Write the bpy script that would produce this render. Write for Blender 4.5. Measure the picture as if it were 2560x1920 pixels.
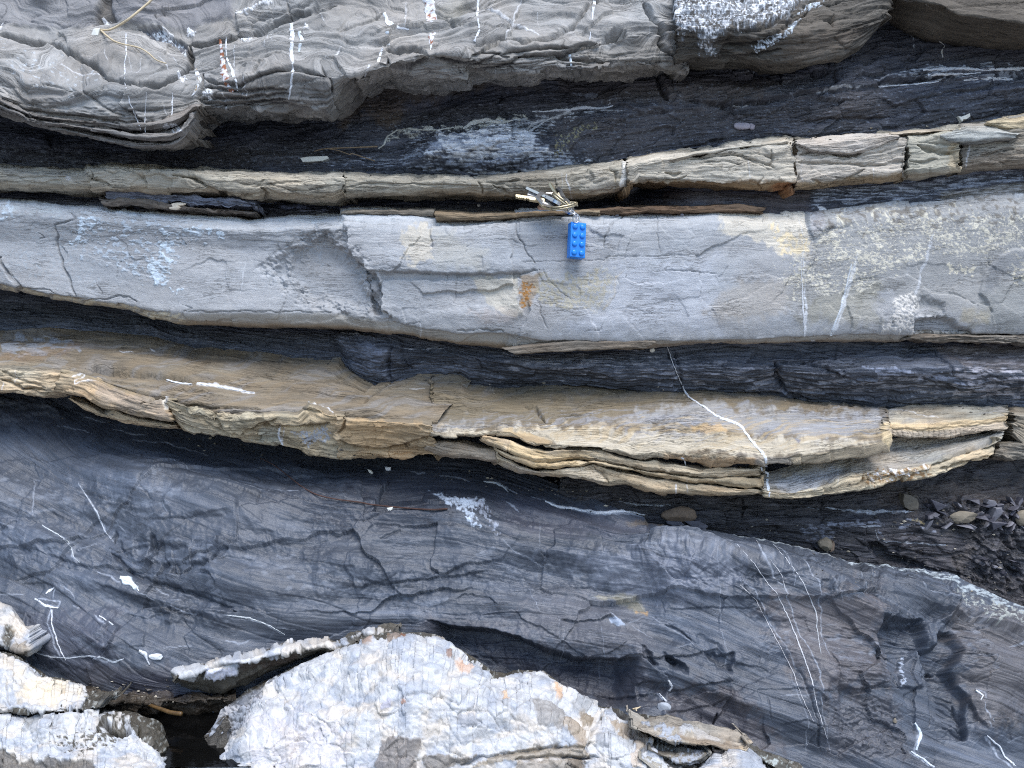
import bpy, bmesh, math, random
import numpy as np
from mathutils import Vector, Matrix

for _o in list(bpy.data.objects):
    bpy.data.objects.remove(_o)
SC = bpy.context.scene
COL = SC.collection

# ---------------------------------------------------------------- camera, sky, sun, exposure
CAM_Y = -0.70
TAN = 0.664                       # half the horizontal field of view
cam_d = bpy.data.cameras.new('camera')
cam = bpy.data.objects.new('camera', cam_d)
COL.objects.link(cam)
cam.location = (0, CAM_Y, 0)
cam.rotation_euler = (math.radians(90), 0, 0)
cam_d.sensor_width = 36.0
cam_d.lens = 18.0 / TAN
cam_d.clip_start = 0.01
cam_d.clip_end = 2000
SC.camera = cam

SUN_EL, SUN_AZ = math.radians(62), math.radians(155)   # azimuth: clockwise from +Y (into the cliff)
world = bpy.data.worlds.new('World')
SC.world = world
world.use_nodes = True
_wn = world.node_tree
_bg = _wn.nodes['Background']
_sky = _wn.nodes.new('ShaderNodeTexSky')
_sky.sky_type = 'NISHITA'
_sky.sun_disc = False
_sky.sun_elevation = SUN_EL
_sky.sun_rotation = SUN_AZ
_wn.links.new(_sky.outputs[0], _bg.inputs[0])
_bg.inputs[1].default_value = 0.10
sun_d = bpy.data.lights.new('sun', 'SUN')
sun = bpy.data.objects.new('sun', sun_d)
COL.objects.link(sun)
sun_d.energy = 1.5
sun_d.angle = math.radians(40)
sun_d.color = (1.0, 0.985, 0.96)
_sd = Vector((math.sin(SUN_AZ) * math.cos(SUN_EL), math.cos(SUN_AZ) * math.cos(SUN_EL), math.sin(SUN_EL)))
sun.rotation_euler = _sd.to_track_quat('Z', 'Y').to_euler()
sun.location = _sd * 5
SC.view_settings.view_transform = 'Standard'
SC.view_settings.look = 'None'
SC.view_settings.gamma = 1.0
SC.view_settings.use_curve_mapping = False
SC.view_settings.exposure = 1.32
SC.render.engine = 'CYCLES'
SC.cycles.pixel_filter_type = 'BLACKMAN_HARRIS'
SC.cycles.filter_width = 1.05
SC.cycles.use_denoising = False
SC.cycles.max_bounces = 5
SC.cycles.diffuse_bounces = 3

# ---------------------------------------------------------------- survey of the photograph: view pixel + depth -> place
def ray(px, py):
    return (px - 1280) / 1280 * TAN, (960 - py) / 1280 * TAN
def place(px, py, Y):
    D = np.asarray(Y) - CAM_Y
    rx, rz = ray(np.asarray(px, float), np.asarray(py, float))
    return np.stack([rx * D, np.asarray(Y, float) + 0 * rx, rz * D], -1)
def project(P):
    D = np.maximum(P[..., 1] - CAM_Y, 1e-3)
    return P[..., 0] / D / TAN * 1280 + 1280, 960 - P[..., 2] / D / TAN * 1280, D
CR = {'F': (0, 0, 1.15732), 'a': (0, 0, .40687), 'b': (850, 0, .40687), 'c': (1660, 0, .40687),
      'd': (0, 400, .40687), 'e': (850, 400, .40687), 'f': (1660, 400, .40687),
      'g': (0, 800, .40687), 'h': (850, 800, .40687), 'i': (1660, 800, .40687),
      'j': (0, 1200, .43395), 'k': (850, 1200, .43395), 'l': (1660, 1200, .43395),
      'm': (2000, 1220, .25316), 'n': (0, 1500, .25316), 'o': (1400, 1640, .27125), 'q': (1060, 1020, .31646),
      'p': (300, 1650, .18083), 'z': (1250, 430, .14468), 's': (0, 0, 1.0)}
def T(txt):
    """'a 10,20 30,40 b 5,5' -> points in photograph pixels; a letter switches the survey sheet"""
    out, k = [], 's'
    for w in txt.split():
        if w in CR:
            k = w
            continue
        x, y = w.split(',')
        x0, y0, f = CR[k]
        out.append((x0 + float(x) * f, y0 + float(y) * f))
    return np.array(out)
def lin(r, g, b):
    c = np.array([r, g, b], float) / 255
    return np.where(c <= .04045, c / 12.92, ((c + .055) / 1.055) ** 2.4)

# ---------------------------------------------------------------- noise
_rng = np.random.RandomState(7)
_perm = _rng.permutation(1024).astype(np.int32)
_perm = np.concatenate([_perm, _perm, _perm])
_ang = _rng.rand(1024) * 2 * np.pi
_gx, _gy = np.cos(_ang).astype(np.float32), np.sin(_ang).astype(np.float32)
_rnd = _rng.rand(4096).astype(np.float32)
def _h(ix, iy, s):
    return _perm[(_perm[(ix + s * 37) & 1023] + iy + s * 11) & 1023]
def pn(x, y, s=0):
    x = np.asarray(x, np.float32); y = np.asarray(y, np.float32)
    x, y = np.broadcast_arrays(x, y)
    fx0, fy0 = np.floor(x), np.floor(y)
    ix, iy = fx0.astype(np.int32), fy0.astype(np.int32)
    fx, fy = x - fx0, y - fy0
    u = fx * fx * fx * (fx * (fx * 6 - 15) + 10); v = fy * fy * fy * (fy * (fy * 6 - 15) + 10)
    def g(dx, dy):
        h = _h(ix + dx, iy + dy, s)
        return _gx[h] * (fx - dx) + _gy[h] * (fy - dy)
    a = g(0, 0); a = a + (g(1, 0) - a) * u
    b = g(0, 1); b = b + (g(1, 1) - b) * u
    return (a + (b - a) * v) * 1.5
def fbm(x, y, s=0, o=4, g=.5):
    t, a = 0, 1.0
    x = np.asarray(x, np.float32); y = np.asarray(y, np.float32)
    for k in range(o):
        c, n = math.cos(.55 + .8 * k), math.sin(.55 + .8 * k)
        t = t + a * pn((x * c - y * n) * 2 ** k + 7.3 * k, (x * n + y * c) * 2 ** k, s + k * 5)
        a *= g
    return t
def ridge(x, y, s=0, o=3):
    t, a = 0, 1.0
    for k in range(o):
        t = t + a * (1 - 2 * np.abs(pn(x * 2 ** k, y * 2 ** k, s + k * 3)))
        a *= .5
    return t / 1.75
def hrand(i, s=0):
    return _rnd[(np.asarray(i).astype(np.int64) * 7919 + s * 104729) & 4095]
def worley(x, y, s=0):
    """F1, F2-F1, cell hash, vector from the cell's point"""
    x = np.asarray(x, np.float32); y = np.asarray(y, np.float32)
    ix, iy = np.floor(x).astype(np.int32), np.floor(y).astype(np.int32)
    f1 = np.full(x.shape, 9., np.float32); f2 = f1.copy(); idn = np.zeros(x.shape, np.int32)
    vx = np.zeros(x.shape, np.float32); vy = vx.copy()
    for dx in (-1, 0, 1):
        for dy in (-1, 0, 1):
            h = _h(ix + dx, iy + dy, s)
            qx = x - (ix + dx + .1 + .8 * _rnd[h]); qy = y - (iy + dy + .1 + .8 * _rnd[h + 1024])
            d = np.sqrt(qx * qx + qy * qy)
            n = d < f1
            f2 = np.where(n, f1, np.minimum(f2, d))
            f1 = np.where(n, d, f1); idn = np.where(n, h, idn)
            vx = np.where(n, qx, vx); vy = np.where(n, qy, vy)
    return f1, f2 - f1, idn, vx, vy
def sst(a, b, x):
    t = np.clip((x - a) / (b - a), 0, 1)
    return t * t * (3 - 2 * t)

# ---------------------------------------------------------------- materials
def rock_material(name, grain=.5, rough=.8, spec=.35, lamin=.5, speck=.12, coat=0.0, fine=900.0, lines=.3, sss=0.0):
    """colour of the surveyed rock x fine grain x laminae that follow the bedding (attribute Bed: mm along, mm across)"""
    m = bpy.data.materials.new(name); m.use_nodes = True
    nt = m.node_tree; N = nt.nodes; L = nt.links
    b = N['Principled BSDF']
    at = N.new('ShaderNodeAttribute'); at.attribute_name = 'Col'
    bd = N.new('ShaderNodeAttribute'); bd.attribute_name = 'Bed'
    geo = N.new('ShaderNodeNewGeometry')
    def noise(vec, scale, detail, rgh=.55):
        n = N.new('ShaderNodeTexNoise'); n.inputs['Scale'].default_value = scale; n.inputs['Detail'].default_value = detail; n.inputs['Roughness'].default_value = rgh
        L.new(vec, n.inputs['Vector']); return n.outputs['Fac']
    def mapr(src, a, c, lo, hi):
        r = N.new('ShaderNodeMapRange'); r.inputs[1].default_value = a; r.inputs[2].default_value = c; r.inputs[3].default_value = lo; r.inputs[4].default_value = hi
        L.new(src, r.inputs[0]); return r.outputs[0]
    def math2(op, p, q):
        n = N.new('ShaderNodeMath'); n.operation = op
        for i, v in enumerate((p, q)):
            if isinstance(v, (int, float)): n.inputs[i].default_value = v
            else: L.new(v, n.inputs[i])
        return n.outputs[0]
    def bedmap(sx, sy):
        mp = N.new('ShaderNodeMapping'); mp.inputs['Scale'].default_value = (sx, sy, 1); L.new(bd.outputs['Vector'], mp.inputs['Vector']); return mp.outputs[0]
    g1 = noise(geo.outputs['Position'], fine, 4, .65)
    l1 = noise(bedmap(.035, .42), 1., 4, .6)              # laminae about 2 mm apart, drawn out along the bed
    l2 = noise(bedmap(.06, 1.3), 1., 3, .6)               # finer ones
    hair = mapr(math2('ABSOLUTE', math2('SUBTRACT', l1, .5), 0.), .0, .022, 1., 0.)   # thin parting lines
    gate = mapr(noise(bedmap(.02, .05), 1., 2), .45, .62, 0., 1.)
    hair = math2('MULTIPLY', hair, gate)
    tone = math2('MULTIPLY', mapr(g1, .3, .7, 1 - speck, 1 + speck), mapr(l1, .32, .68, 1 - .5 * lamin, 1 + .5 * lamin))
    tone = math2('MULTIPLY', tone, mapr(l2, .32, .68, 1 - .35 * lamin, 1 + .35 * lamin))
    tone = math2('MULTIPLY', tone, math2('SUBTRACT', 1., math2('MULTIPLY', hair, lines)))
    vm = N.new('ShaderNodeVectorMath'); vm.operation = 'SCALE'
    L.new(at.outputs['Color'], vm.inputs[0]); L.new(tone, vm.inputs['Scale'])
    L.new(vm.outputs[0], b.inputs['Base Color'])
    h = math2('ADD', math2('MULTIPLY', g1, .0011 * grain), math2('ADD', math2('MULTIPLY', l1, .0026 * lamin), math2('MULTIPLY', l2, .0011 * lamin)))
    h = math2('SUBTRACT', h, math2('MULTIPLY', hair, .0011 * lines))
    bp = N.new('ShaderNodeBump'); bp.inputs['Strength'].default_value = 1; bp.inputs['Distance'].default_value = 1.0
    L.new(h, bp.inputs['Height']); L.new(bp.outputs[0], b.inputs['Normal'])
    b.inputs['Roughness'].default_value = rough
    b.inputs['Specular IOR Level'].default_value = spec
    b.inputs['Coat Weight'].default_value = coat; b.inputs['Coat Roughness'].default_value = .4
    if sss:
        b.inputs['Subsurface Weight'].default_value = sss; b.inputs['Subsurface Scale'].default_value = .004; b.inputs['Subsurface Radius'].default_value = (1, .95, .9)
    return m
def plain_material(name, col, rough=.5, metal=0.0, spec=.5, vary=.12, scale=300., bump=.2, dist=.0004, sub=0.0):
    m = bpy.data.materials.new(name); m.use_nodes = True
    nt = m.node_tree; N = nt.nodes; L = nt.links
    b = N['Principled BSDF']
    geo = N.new('ShaderNodeTexCoord')
    n1 = N.new('ShaderNodeTexNoise'); n1.inputs['Scale'].default_value = scale; n1.inputs['Detail'].default_value = 4
    L.new(geo.outputs['Object'], n1.inputs['Vector'])
    r1 = N.new('ShaderNodeMapRange'); r1.inputs[1].default_value = .3; r1.inputs[2].default_value = .7
    r1.inputs[3].default_value = 1 - vary; r1.inputs[4].default_value = 1 + vary
    L.new(n1.outputs['Fac'], r1.inputs[0])
    vm = N.new('ShaderNodeVectorMath'); vm.operation = 'SCALE'
    vm.inputs[0].default_value = tuple(float(x) for x in col)[:3]
    L.new(r1.outputs[0], vm.inputs['Scale']); L.new(vm.outputs[0], b.inputs['Base Color'])
    bp = N.new('ShaderNodeBump'); bp.inputs['Strength'].default_value = bump; bp.inputs['Distance'].default_value = dist
    L.new(n1.outputs['Fac'], bp.inputs['Height']); L.new(bp.outputs[0], b.inputs['Normal'])
    b.inputs['Roughness'].default_value = rough; b.inputs['Metallic'].default_value = metal
    b.inputs['Specular IOR Level'].default_value = spec
    return m

# ---------------------------------------------------------------- objects
def tag(o, label=None, cat=None, group=None, kind=None):
    if label: o['label'] = label
    if cat: o['category'] = cat
    if group: o['group'] = group
    if kind: o['kind'] = kind
    return o
def thing(name, loc, label, cat, group=None, kind=None):
    o = bpy.data.objects.new(name, None); COL.objects.link(o)
    o.empty_display_size = .02
    o.location = tuple(float(v) for v in loc)
    return tag(o, label, cat, group, kind)
def link_mesh(name, verts, faces, mat, parent=None, smooth=True, col=None, flip=False, bed=None):
    """verts in world metres; stored relative to the parent's (or own) base"""
    verts = np.asarray(verts, float)
    base = np.array(parent_base(parent)) if parent is not None else np.array([verts[:, 0].mean(), verts[:, 1].mean(), verts[:, 2].min()])
    me = bpy.data.meshes.new(name)
    v = (verts - base).astype(np.float32)
    faces = np.asarray(faces, np.int32)
    if flip: faces = faces[:, ::-1]
    k = faces.shape[1]
    me.vertices.add(len(v)); me.vertices.foreach_set('co', v.ravel())
    me.loops.add(faces.size); me.loops.foreach_set('vertex_index', np.ascontiguousarray(faces).ravel())
    me.polygons.add(len(faces))
    me.polygons.foreach_set('loop_start', np.arange(0, faces.size, k, dtype=np.int32))
    me.update(calc_edges=True)
    me.polygons.foreach_set('use_smooth', np.full(len(faces), smooth, dtype=bool))
    if col is not None:
        a = me.attributes.new('Col', 'FLOAT_COLOR', 'POINT')
        c4 = np.ones((len(v), 4), np.float32); c4[:, :3] = col
        a.data.foreach_set('color', c4.ravel())
    if bed is None and col is not None:
        bed = np.stack([verts[:, 0] * 1000, (verts[:, 2] - .6 * verts[:, 1]) * 1000, verts[:, 1] * 0], -1)
    if bed is not None:
        a = me.attributes.new('Bed', 'FLOAT_VECTOR', 'POINT'); a.data.foreach_set('vector', np.ascontiguousarray(bed, np.float32).ravel())
    me.materials.append(mat)
    o = bpy.data.objects.new(name, me); COL.objects.link(o)
    if parent is not None:
        o.parent = parent
    else:
        o.location = base
    return o
def parent_base(p):
    b = np.zeros(3)
    while p is not None:
        b = b + np.array(p.location); p = p.parent
    return b
# ---------------------------------------------------------------- a weathered rock surface spanned between surveyed bedding lines
SP = 1.85                                           # spacing of the survey grid, photograph pixels
SURV = {}                                           # surveyed depth of everything built (for things that lie on the rock)
ZB_W, ZB_H, ZB_S = 1000, 750, 2.56
ZB = np.full((ZB_H, ZB_W), 9., np.float32)
def _blur(A, n):
    if n < 1: return A
    k = np.exp(-.5 * (np.arange(-3 * n, 3 * n + 1) / n) ** 2); k /= k.sum()
    Ap = np.concatenate([np.repeat(A[:1], 3 * n, 0), A, np.repeat(A[-1:], 3 * n, 0)])
    out = np.zeros_like(A)
    for i, w in enumerate(k): out += w * Ap[i:i + len(A)]
    return out
def Yof(spec, px):
    if isinstance(spec, (int, float)): return np.full(px.shape, float(spec))
    s = np.array(sorted(spec), float)
    # smooth interpolation between surveyed depths
    i = np.clip(np.searchsorted(s[:, 0], px) - 1, 0, len(s) - 2)
    t = np.clip((px - s[i, 0]) / (s[i + 1, 0] - s[i, 0]), 0, 1); t = t * t * (3 - 2 * t)
    return s[i, 1] * (1 - t) + s[i + 1, 1] * t
class Rock:
    def __init__(s, rails, xl, xr, seed=0, jit=2.5, smooth=2, caps=(0, 0), sp=SP, endjit=6., jo=4):
        s.seed = seed
        n = len(rails)
        xl = xl if isinstance(xl, (list, tuple)) else [xl] * n
        xr = xr if isinstance(xr, (list, tuple)) else [xr] * n
        nx = int(max(r - l for l, r in zip(xl, xr)) / sp) + 1
        u = np.linspace(0, 1, nx)
        R, rows = [], []
        for k, r in enumerate(rails):
            px = xl[k] + (xr[k] - xl[k]) * u
            if r[0] == 'T':
                pts = T(r[1]) if isinstance(r[1], str) else r[1]
                o = np.argsort(pts[:, 0], kind='stable'); pts = pts[o]
                py = np.interp(px, pts[:, 0], pts[:, 1])
                py = py + jit * fbm(px / 55., k * 3.3 + seed, seed + k, jo, .6)
                if len(r) > 3: py = py + r[3]
                Y = Yof(r[2], px) + .0012 * fbm(px / 110., k * 1.7 + seed + .5, seed + 31 + k, 1)
                R.append(place(px, py, Y))
            else:
                p = R[-1].copy(); p[:, 1] += r[1]; p[:, 2] += r[2]
                R.append(p)
        for k in range(n - 1):
            if rails[k + 1][0] == 'O' or (rails[k][0] == 'O'):
                m = max(3, int(abs(rails[k + 1][1]) / .003)) if rails[k + 1][0] == 'O' else 6
            else:
                a = np.stack(project(R[k])[:2], -1); b = np.stack(project(R[k + 1])[:2], -1)
                dpx = np.abs(b - a)[:, 1].mean(); dw = np.linalg.norm(R[k + 1] - R[k], axis=1).mean() / .00036
                m = int(max(3, .65 * dpx / sp + .35 * min(dw, 2.5 * dpx + 12) / sp))
            rows.append(m)
        P, V, S, v = [], [], [], 0.
        for k in range(n - 1):
            L = np.linalg.norm(R[k + 1] - R[k], axis=1).mean() * 1000
            t = np.arange(rows[k]) / rows[k]
            if k == n - 2: t = np.append(t, 1.)
            P.append(R[k][None] * (1 - t)[:, None, None] + R[k + 1][None] * t[:, None, None])
            V.append(v + L * t); S.append(k + t); v += L
        P = np.concatenate(P); s.V1 = np.concatenate(V); s.S1 = np.concatenate(S)
        P = _blur(P, smooth)
        # ragged ends that turn back into the rock
        for side, cap in ((0, caps[0]), (1, caps[1])):
            if cap:
                e = P[:, 0 if side == 0 else -1]
                cols = []
                for q in (.25, .6, 1.):
                    c = e.copy(); c[:, 1] += cap * q; c[:, 0] += (1 if side == 0 else -1) * cap * .12 * q
                    cols.append(c[:, None])
                P = np.concatenate(cols[::-1] + [P], 1) if side == 0 else np.concatenate([P] + cols, 1)
        s.P = P.astype(np.float64)
        s.ny, s.nx = P.shape[:2]
        s.V = np.repeat(s.V1[:, None], s.nx, 1); s.S = np.repeat(s.S1[:, None], s.nx, 1)
        s.U = P[..., 0] * 1000
        dr = np.gradient(s.P, axis=0); dc = np.gradient(s.P, axis=1)
        N = np.cross(dr, dc); s.N = N / np.maximum(np.linalg.norm(N, axis=-1, keepdims=True), 1e-12)
        s.PX, s.PY, _ = project(s.P)
        j = 3.0
        s.JX = s.PX + j * fbm(s.PX / 26., s.PY / 26., seed + 3, 3)
        s.JY = s.PY + j * fbm(s.PX / 26., s.PY / 26., seed + 17, 3)
        s.d = np.zeros(s.PX.shape)                       # relief, mm
        s.col = np.full(s.PX.shape + (3,), .2)
        if endjit and any(caps):
            w = endjit * fbm(s.V / 6., s.V * 0 + seed, seed + 9, 4, .6) * .36
            el = np.exp(-np.arange(s.nx) / 14.)[None] * (caps[0] > 0); er = np.exp(-np.arange(s.nx)[::-1] / 14.)[None] * (caps[1] > 0)
            s.P[..., 0] += (w * (el + er)) * .001
    # ---- helpers over the grid
    def _seg(s, pts, reach):
        x0, y0 = pts.min(0) - reach; x1, y1 = pts.max(0) + reach
        m = (s.JX > x0) & (s.JX < x1) & (s.JY > y0) & (s.JY < y1)
        idx = np.nonzero(m)
        if not len(idx[0]): return None
        X, Y = s.JX[idx], s.JY[idx]
        best = np.full(X.shape, 1e9); side = np.zeros(X.shape); tt = np.zeros(X.shape)
        L = np.linalg.norm(np.diff(pts, axis=0), axis=1); tot = max(L.sum(), 1e-6); acc = 0.
        for a, b, l in zip(pts[:-1], pts[1:], L):
            ab = b - a; q = ((X - a[0]) * ab[0] + (Y - a[1]) * ab[1]) / max(l * l, 1e-9)
            qc = np.clip(q, 0, 1)
            dx, dy = X - a[0] - qc * ab[0], Y - a[1] - qc * ab[1]
            d = np.hypot(dx, dy); n = d < best - 1e-6
            cr = ab[0] * dy - ab[1] * dx
            best = np.where(n, d, best); side = np.where(n, np.sign(cr), side); tt = np.where(n, (acc + qc * l) / tot, tt)
            acc += l
        return idx, best, side, tt, tot
    def crack(s, txt, w=3., depth=3., dark=.35, ends=True):
        pts = T(txt) if isinstance(txt, str) else txt
        r = s._seg(pts, w * 4 + 8)
        if r is None: return
        idx, d, side, t, tot = r
        ww = w * (1 + .5 * pn(t * tot / 25., t * 0 + s.seed, 5))
        if ends: ww = ww * np.clip(np.minimum(t, 1 - t) * tot / 22. + .25, .25, 1)
        k = np.exp(-(d / np.maximum(ww, .3)) ** 2)
        s.d[idx] -= depth * k
        s.col[idx] *= (1 - .45 * dark * k)[:, None]   # dirt in the joint, with the crack's shade painted in
    def step(s, txt, h=3., reach=80., w=1.3, ends=True):
        """the rock on the right hand of the line (below it when it runs left to right) is set back h mm (negative: proud)"""
        pts = T(txt) if isinstance(txt, str) else txt
        r = s._seg(pts, reach)
        if r is None: return
        idx, d, side, t, tot = r
        sd = d * side
        k = sst(-w, w, sd) * np.clip(1 - d / reach, 0, 1) ** 1.5
        if ends: k = k * sst(0, .12, np.minimum(t, 1 - t))
        s.d[idx] -= h * k
    def overhang(s, txt, h=4., up=60., w=1.4):
        """the rock above the line stands proud, tapering off upwards"""
        pts = T(txt) if isinstance(txt, str) else txt
        r = s._seg(pts, up)
        if r is None: return
        idx, d, side, t, tot = r
        k = sst(-w, w, -d * side) * np.clip(1 - d / up, 0, 1) ** 1.3 * sst(0, .12, np.minimum(t, 1 - t))
        s.d[idx] += h * k
    def vein(s, txt, w=3., col=(.75, .77, .8), rise=.3, alpha=1., broken=.0):
        pts = T(txt) if isinstance(txt, str) else txt
        r = s._seg(pts, w * 2.5 + 8)
        if r is None: return
        idx, d, side, t, tot = r
        ww = w * .5 * (1 + .45 * fbm(t * tot / 18., t * 0 + s.seed + w, 8, 2)) * np.clip(np.minimum(t, 1 - t) * tot / 30. + .4, .4, 1)
        k = (1 - sst(ww * .4, ww * 1.05 + .6, d)) * alpha * (.75 + .5 * pn(t * tot / 9., t * 0 + w, 14))
        if broken: k = k * sst(broken - .25, broken + .05, pn(t * tot / 20., t * 0 + w, 12) + .5)
        s.d[idx] += rise * k
        s.col[idx] = s.col[idx] * (1 - k[:, None]) + np.asarray(col) * k[:, None]
    def mask(s, txt, soft=6., namp=8., nsc=30., oct=4, stretch=1.):
        pts = T(txt) if isinstance(txt, str) else txt
        M = np.zeros(s.PX.shape)
        reach = soft + namp * 2.2
        x0, y0 = pts.min(0) - reach; x1, y1 = pts.max(0) + reach
        m = (s.JX > x0) & (s.JX < x1) & (s.JY > y0) & (s.JY < y1)
        idx = np.nonzero(m)
        if not len(idx[0]): return M
        X, Y = s.JX[idx], s.JY[idx]
        best = np.full(X.shape, 1e9); ins = np.zeros(X.shape, bool)
        Q = np.roll(pts, -1, 0)
        for a, b in zip(pts, Q):
            ab = b - a; q = np.clip(((X - a[0]) * ab[0] + (Y - a[1]) * ab[1]) / max(ab @ ab, 1e-9), 0, 1)
            best = np.minimum(best, np.hypot(X - a[0] - q * ab[0], Y - a[1] - q * ab[1]))
            c = ((a[1] > Y) != (b[1] > Y))
            with np.errstate(divide='ignore', invalid='ignore'):
                xi = a[0] + (Y - a[1]) / (b[1] - a[1] if b[1] != a[1] else 1e-9) * ab[0]
            ins ^= c & (X < xi)
        sd = np.where(ins, best, -best) + namp * fbm(X / nsc / stretch, Y / nsc, s.seed + 41, oct, .6)
        M[idx] = sst(-soft * .5, soft * .5, sd)
        return M
    def paint(s, M, col, a=1.):
        if isinstance(M, str): M = s.mask(M)
        k = (M * a)[..., None]
        s.col = s.col * (1 - k) + np.asarray(col) * k
    def shade(s, M, f):
        s.col = s.col * (1 + (f - 1) * M)[..., None]
    def speckle(s, M, col, sc=10., thr=.1, soft=.15, sx=1., rise=0., o=4, a=1., seed=0):
        n = fbm(s.PX / sc / sx, s.PY / sc, s.seed + 61 + seed, o, .6)
        k = sst(thr - soft, thr + soft, n + (M - 1) * 1.2) * np.clip(M * 3, 0, 1) * a
        s.col = s.col * (1 - k[..., None]) + np.asarray(col) * k[..., None]
        s.d += rise * k
        return k
    def tone(s, amp=.25, sc=60., sx=2., seed=0, o=4, hue=.0):
        n = fbm(s.PX / sc / sx, s.PY / sc, s.seed + 71 + seed, o, .55)
        f = np.exp(amp * n)
        s.col = s.col * f[..., None]
        if hue:
            n2 = fbm(s.PX / sc / sx * .7 + 9, s.PY / sc * .7, s.seed + 83 + seed, 3)
            s.col = s.col * np.stack([1 + hue * n2, 1 + 0 * n2, 1 - hue * n2], -1)
    def lamina(s, t=3., amp=.8, groove=.8, warp=6., wl=90., tone=.2, L=40., seed=0, M=None, V=None, ir=.6):
        """thin beds: every lamina stands out a little differently and is parted from the next by a groove"""
        V = s.V if V is None else V
        W = (V + warp * fbm(s.U / wl, V / wl * 1.5, s.seed + 101 + seed, 3)) / t
        W = W + ir * pn(s.U / 160., W * .45, s.seed + 104 + seed)
        i = np.floor(W); f = W - i
        pr = fbm(s.U / L + hrand(i, seed) * 90, i * 3.17, s.seed + 107 + seed, 3)
        edge = np.minimum(f, 1 - f) * t
        gs = .5 + .5 * pn(s.U / 60., np.floor(W + .5) * 5.1, s.seed + 5 + seed)
        g = np.exp(-(edge / .45) ** 2) * np.clip(gs * 1.4, 0, 1)
        k = 1. if M is None else M
        s.d += (amp * pr + amp * .5 * (hrand(i, seed + 1) - .5) - groove * g) * k
        f_ = 1 + (tone * (hrand(i, seed + 2) - .5) * 2 + tone * .6 * pr - .25 * g * min(1, groove)) * k
        s.col = s.col * np.clip(f_, .3, 2)[..., None]
    def facets(s, su=30., sv=12., h=2., tilt=2., groove=.6, seed=0, M=None, shear=0., tone=0.):
        """broken faces: cells of the joint pattern, each set back and tilted by its own amount"""
        wu = s.U + 5 * fbm(s.U / 25., s.V / 25., s.seed + 111 + seed, 3); wv = s.V + shear * s.U + 3 * fbm(s.U / 25., s.V / 25., s.seed + 115 + seed, 3)
        f1, e, i, vx, vy = worley(wu / su, wv / sv, s.seed + 3 + seed)
        a, b, c = hrand(i, 11 + seed), hrand(i, 12 + seed) - .5, hrand(i, 13 + seed) - .5
        k = 1. if M is None else M
        g = np.exp(-(e / .06) ** 2)
        s.d += ((a - .5) * h + (b * vx + c * vy) * tilt * 2 - groove * g) * k
        if tone: s.col = s.col * (1 + ((a - .5) * tone - .2 * g * min(groove, 1)) * k)[..., None]
    def rough(s, a=1., sc=12., sx=1., o=5, g=.5, seed=0, M=None):
        r = a * fbm(s.U / sc / sx, s.V / sc, s.seed + 121 + seed, o, g)
        s.d += r if M is None else r * M
    def bulge(s, txt, h, soft=40., namp=10.):
        s.d += h * s.mask(txt, soft=soft * 2, namp=namp, nsc=60.)
    # ---- build
    def build(s, name, mat, parent=None, tint=None):
        P = s.P + s.N * (s.d * .001)[..., None]
        s.F = P
        idx = np.arange(s.ny * s.nx, dtype=np.int32).reshape(s.ny, s.nx)
        q = np.stack([idx[:-1, :-1], idx[1:, :-1], idx[1:, 1:], idx[:-1, 1:]], -1).reshape(-1, 4)
        px, py, D = project(P)
        a = (px / ZB_S).astype(int); b = (py / ZB_S).astype(int)
        ok = (a >= 0) & (a < ZB_W) & (b >= 0) & (b < ZB_H)
        np.minimum.at(ZB, (b[ok], a[ok]), D[ok].astype(np.float32))
        o = link_mesh(name, P.reshape(-1, 3), q, mat, parent, True, np.clip(s.col, .004, .92).reshape(-1, 3), bed=np.stack([s.U + 0 * s.V, s.BV if hasattr(s, 'BV') else s.V + 2.5 * fbm(s.U / 60., s.V / 30., s.seed + 4, 2), s.U * 0 + s.seed * 3.7], -1).reshape(-1, 3))
        return o
def depth_at(px, py):
    """surveyed depth of the rock seen at a photograph pixel"""
    px, py = np.atleast_1d(px).astype(float), np.atleast_1d(py).astype(float)
    out = np.zeros(px.shape)
    for n, (x, y) in enumerate(zip(px, py)):
        a, b = int(np.clip(x / ZB_S, 2, ZB_W - 3)), int(np.clip(y / ZB_S, 2, ZB_H - 3))
        w = ZB[b - 1:b + 2, a - 1:a + 2]; w = w[w < 8]
        out[n] = np.median(w) if len(w) else .7
    return out
# ---------------------------------------------------------------- rock colours (linear, as dry stone)
GREY = lin(168, 170, 173); FOLD = lin(150, 148, 145); SHALE = lin(62, 67, 76); SLATE = lin(92, 98, 108); DEEP = lin(70, 74, 85)
BUFF = lin(172, 165, 150); OCHRE = lin(184, 160, 122); CREAM = lin(214, 203, 184); BROWN = lin(112, 98, 82); RUST = lin(150, 92, 44)
WHITE = lin(226, 228, 232); VEIN = lin(222, 224, 228); CRUST = lin(196, 206, 216); GAP_SHADE = lin(60, 50, 42)
M_ROCK = rock_material('layered_rock', grain=.6, rough=.82, spec=.3, lamin=.34, speck=.10, lines=.55)
M_FOLD = rock_material('folded_grey_rock', grain=.5, rough=.72, spec=.35, lamin=.2, speck=.10, lines=.3)
M_GREY = rock_material('grey_sandstone', grain=.6, rough=.85, spec=.25, lamin=.14, speck=.12, fine=1100, lines=.3)
M_SHALE = rock_material('dark_shale', grain=.6, rough=.46, spec=.5, lamin=.55, speck=.16, lines=.5)
M_SLATE = rock_material('blue_grey_slate', grain=.3, rough=.42, spec=.5, lamin=.16, speck=.10, fine=1300, lines=.15)
M_OCHRE = rock_material('ochre_sandstone', grain=.5, rough=.8, spec=.3, lamin=.36, speck=.08, lines=.45)
M_QUARTZ = rock_material('white_quartz', grain=.35, rough=.5, spec=.5, lamin=.03, speck=.07, fine=500, lines=.0, sss=.25)
XL, XR = -420, 2940

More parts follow.
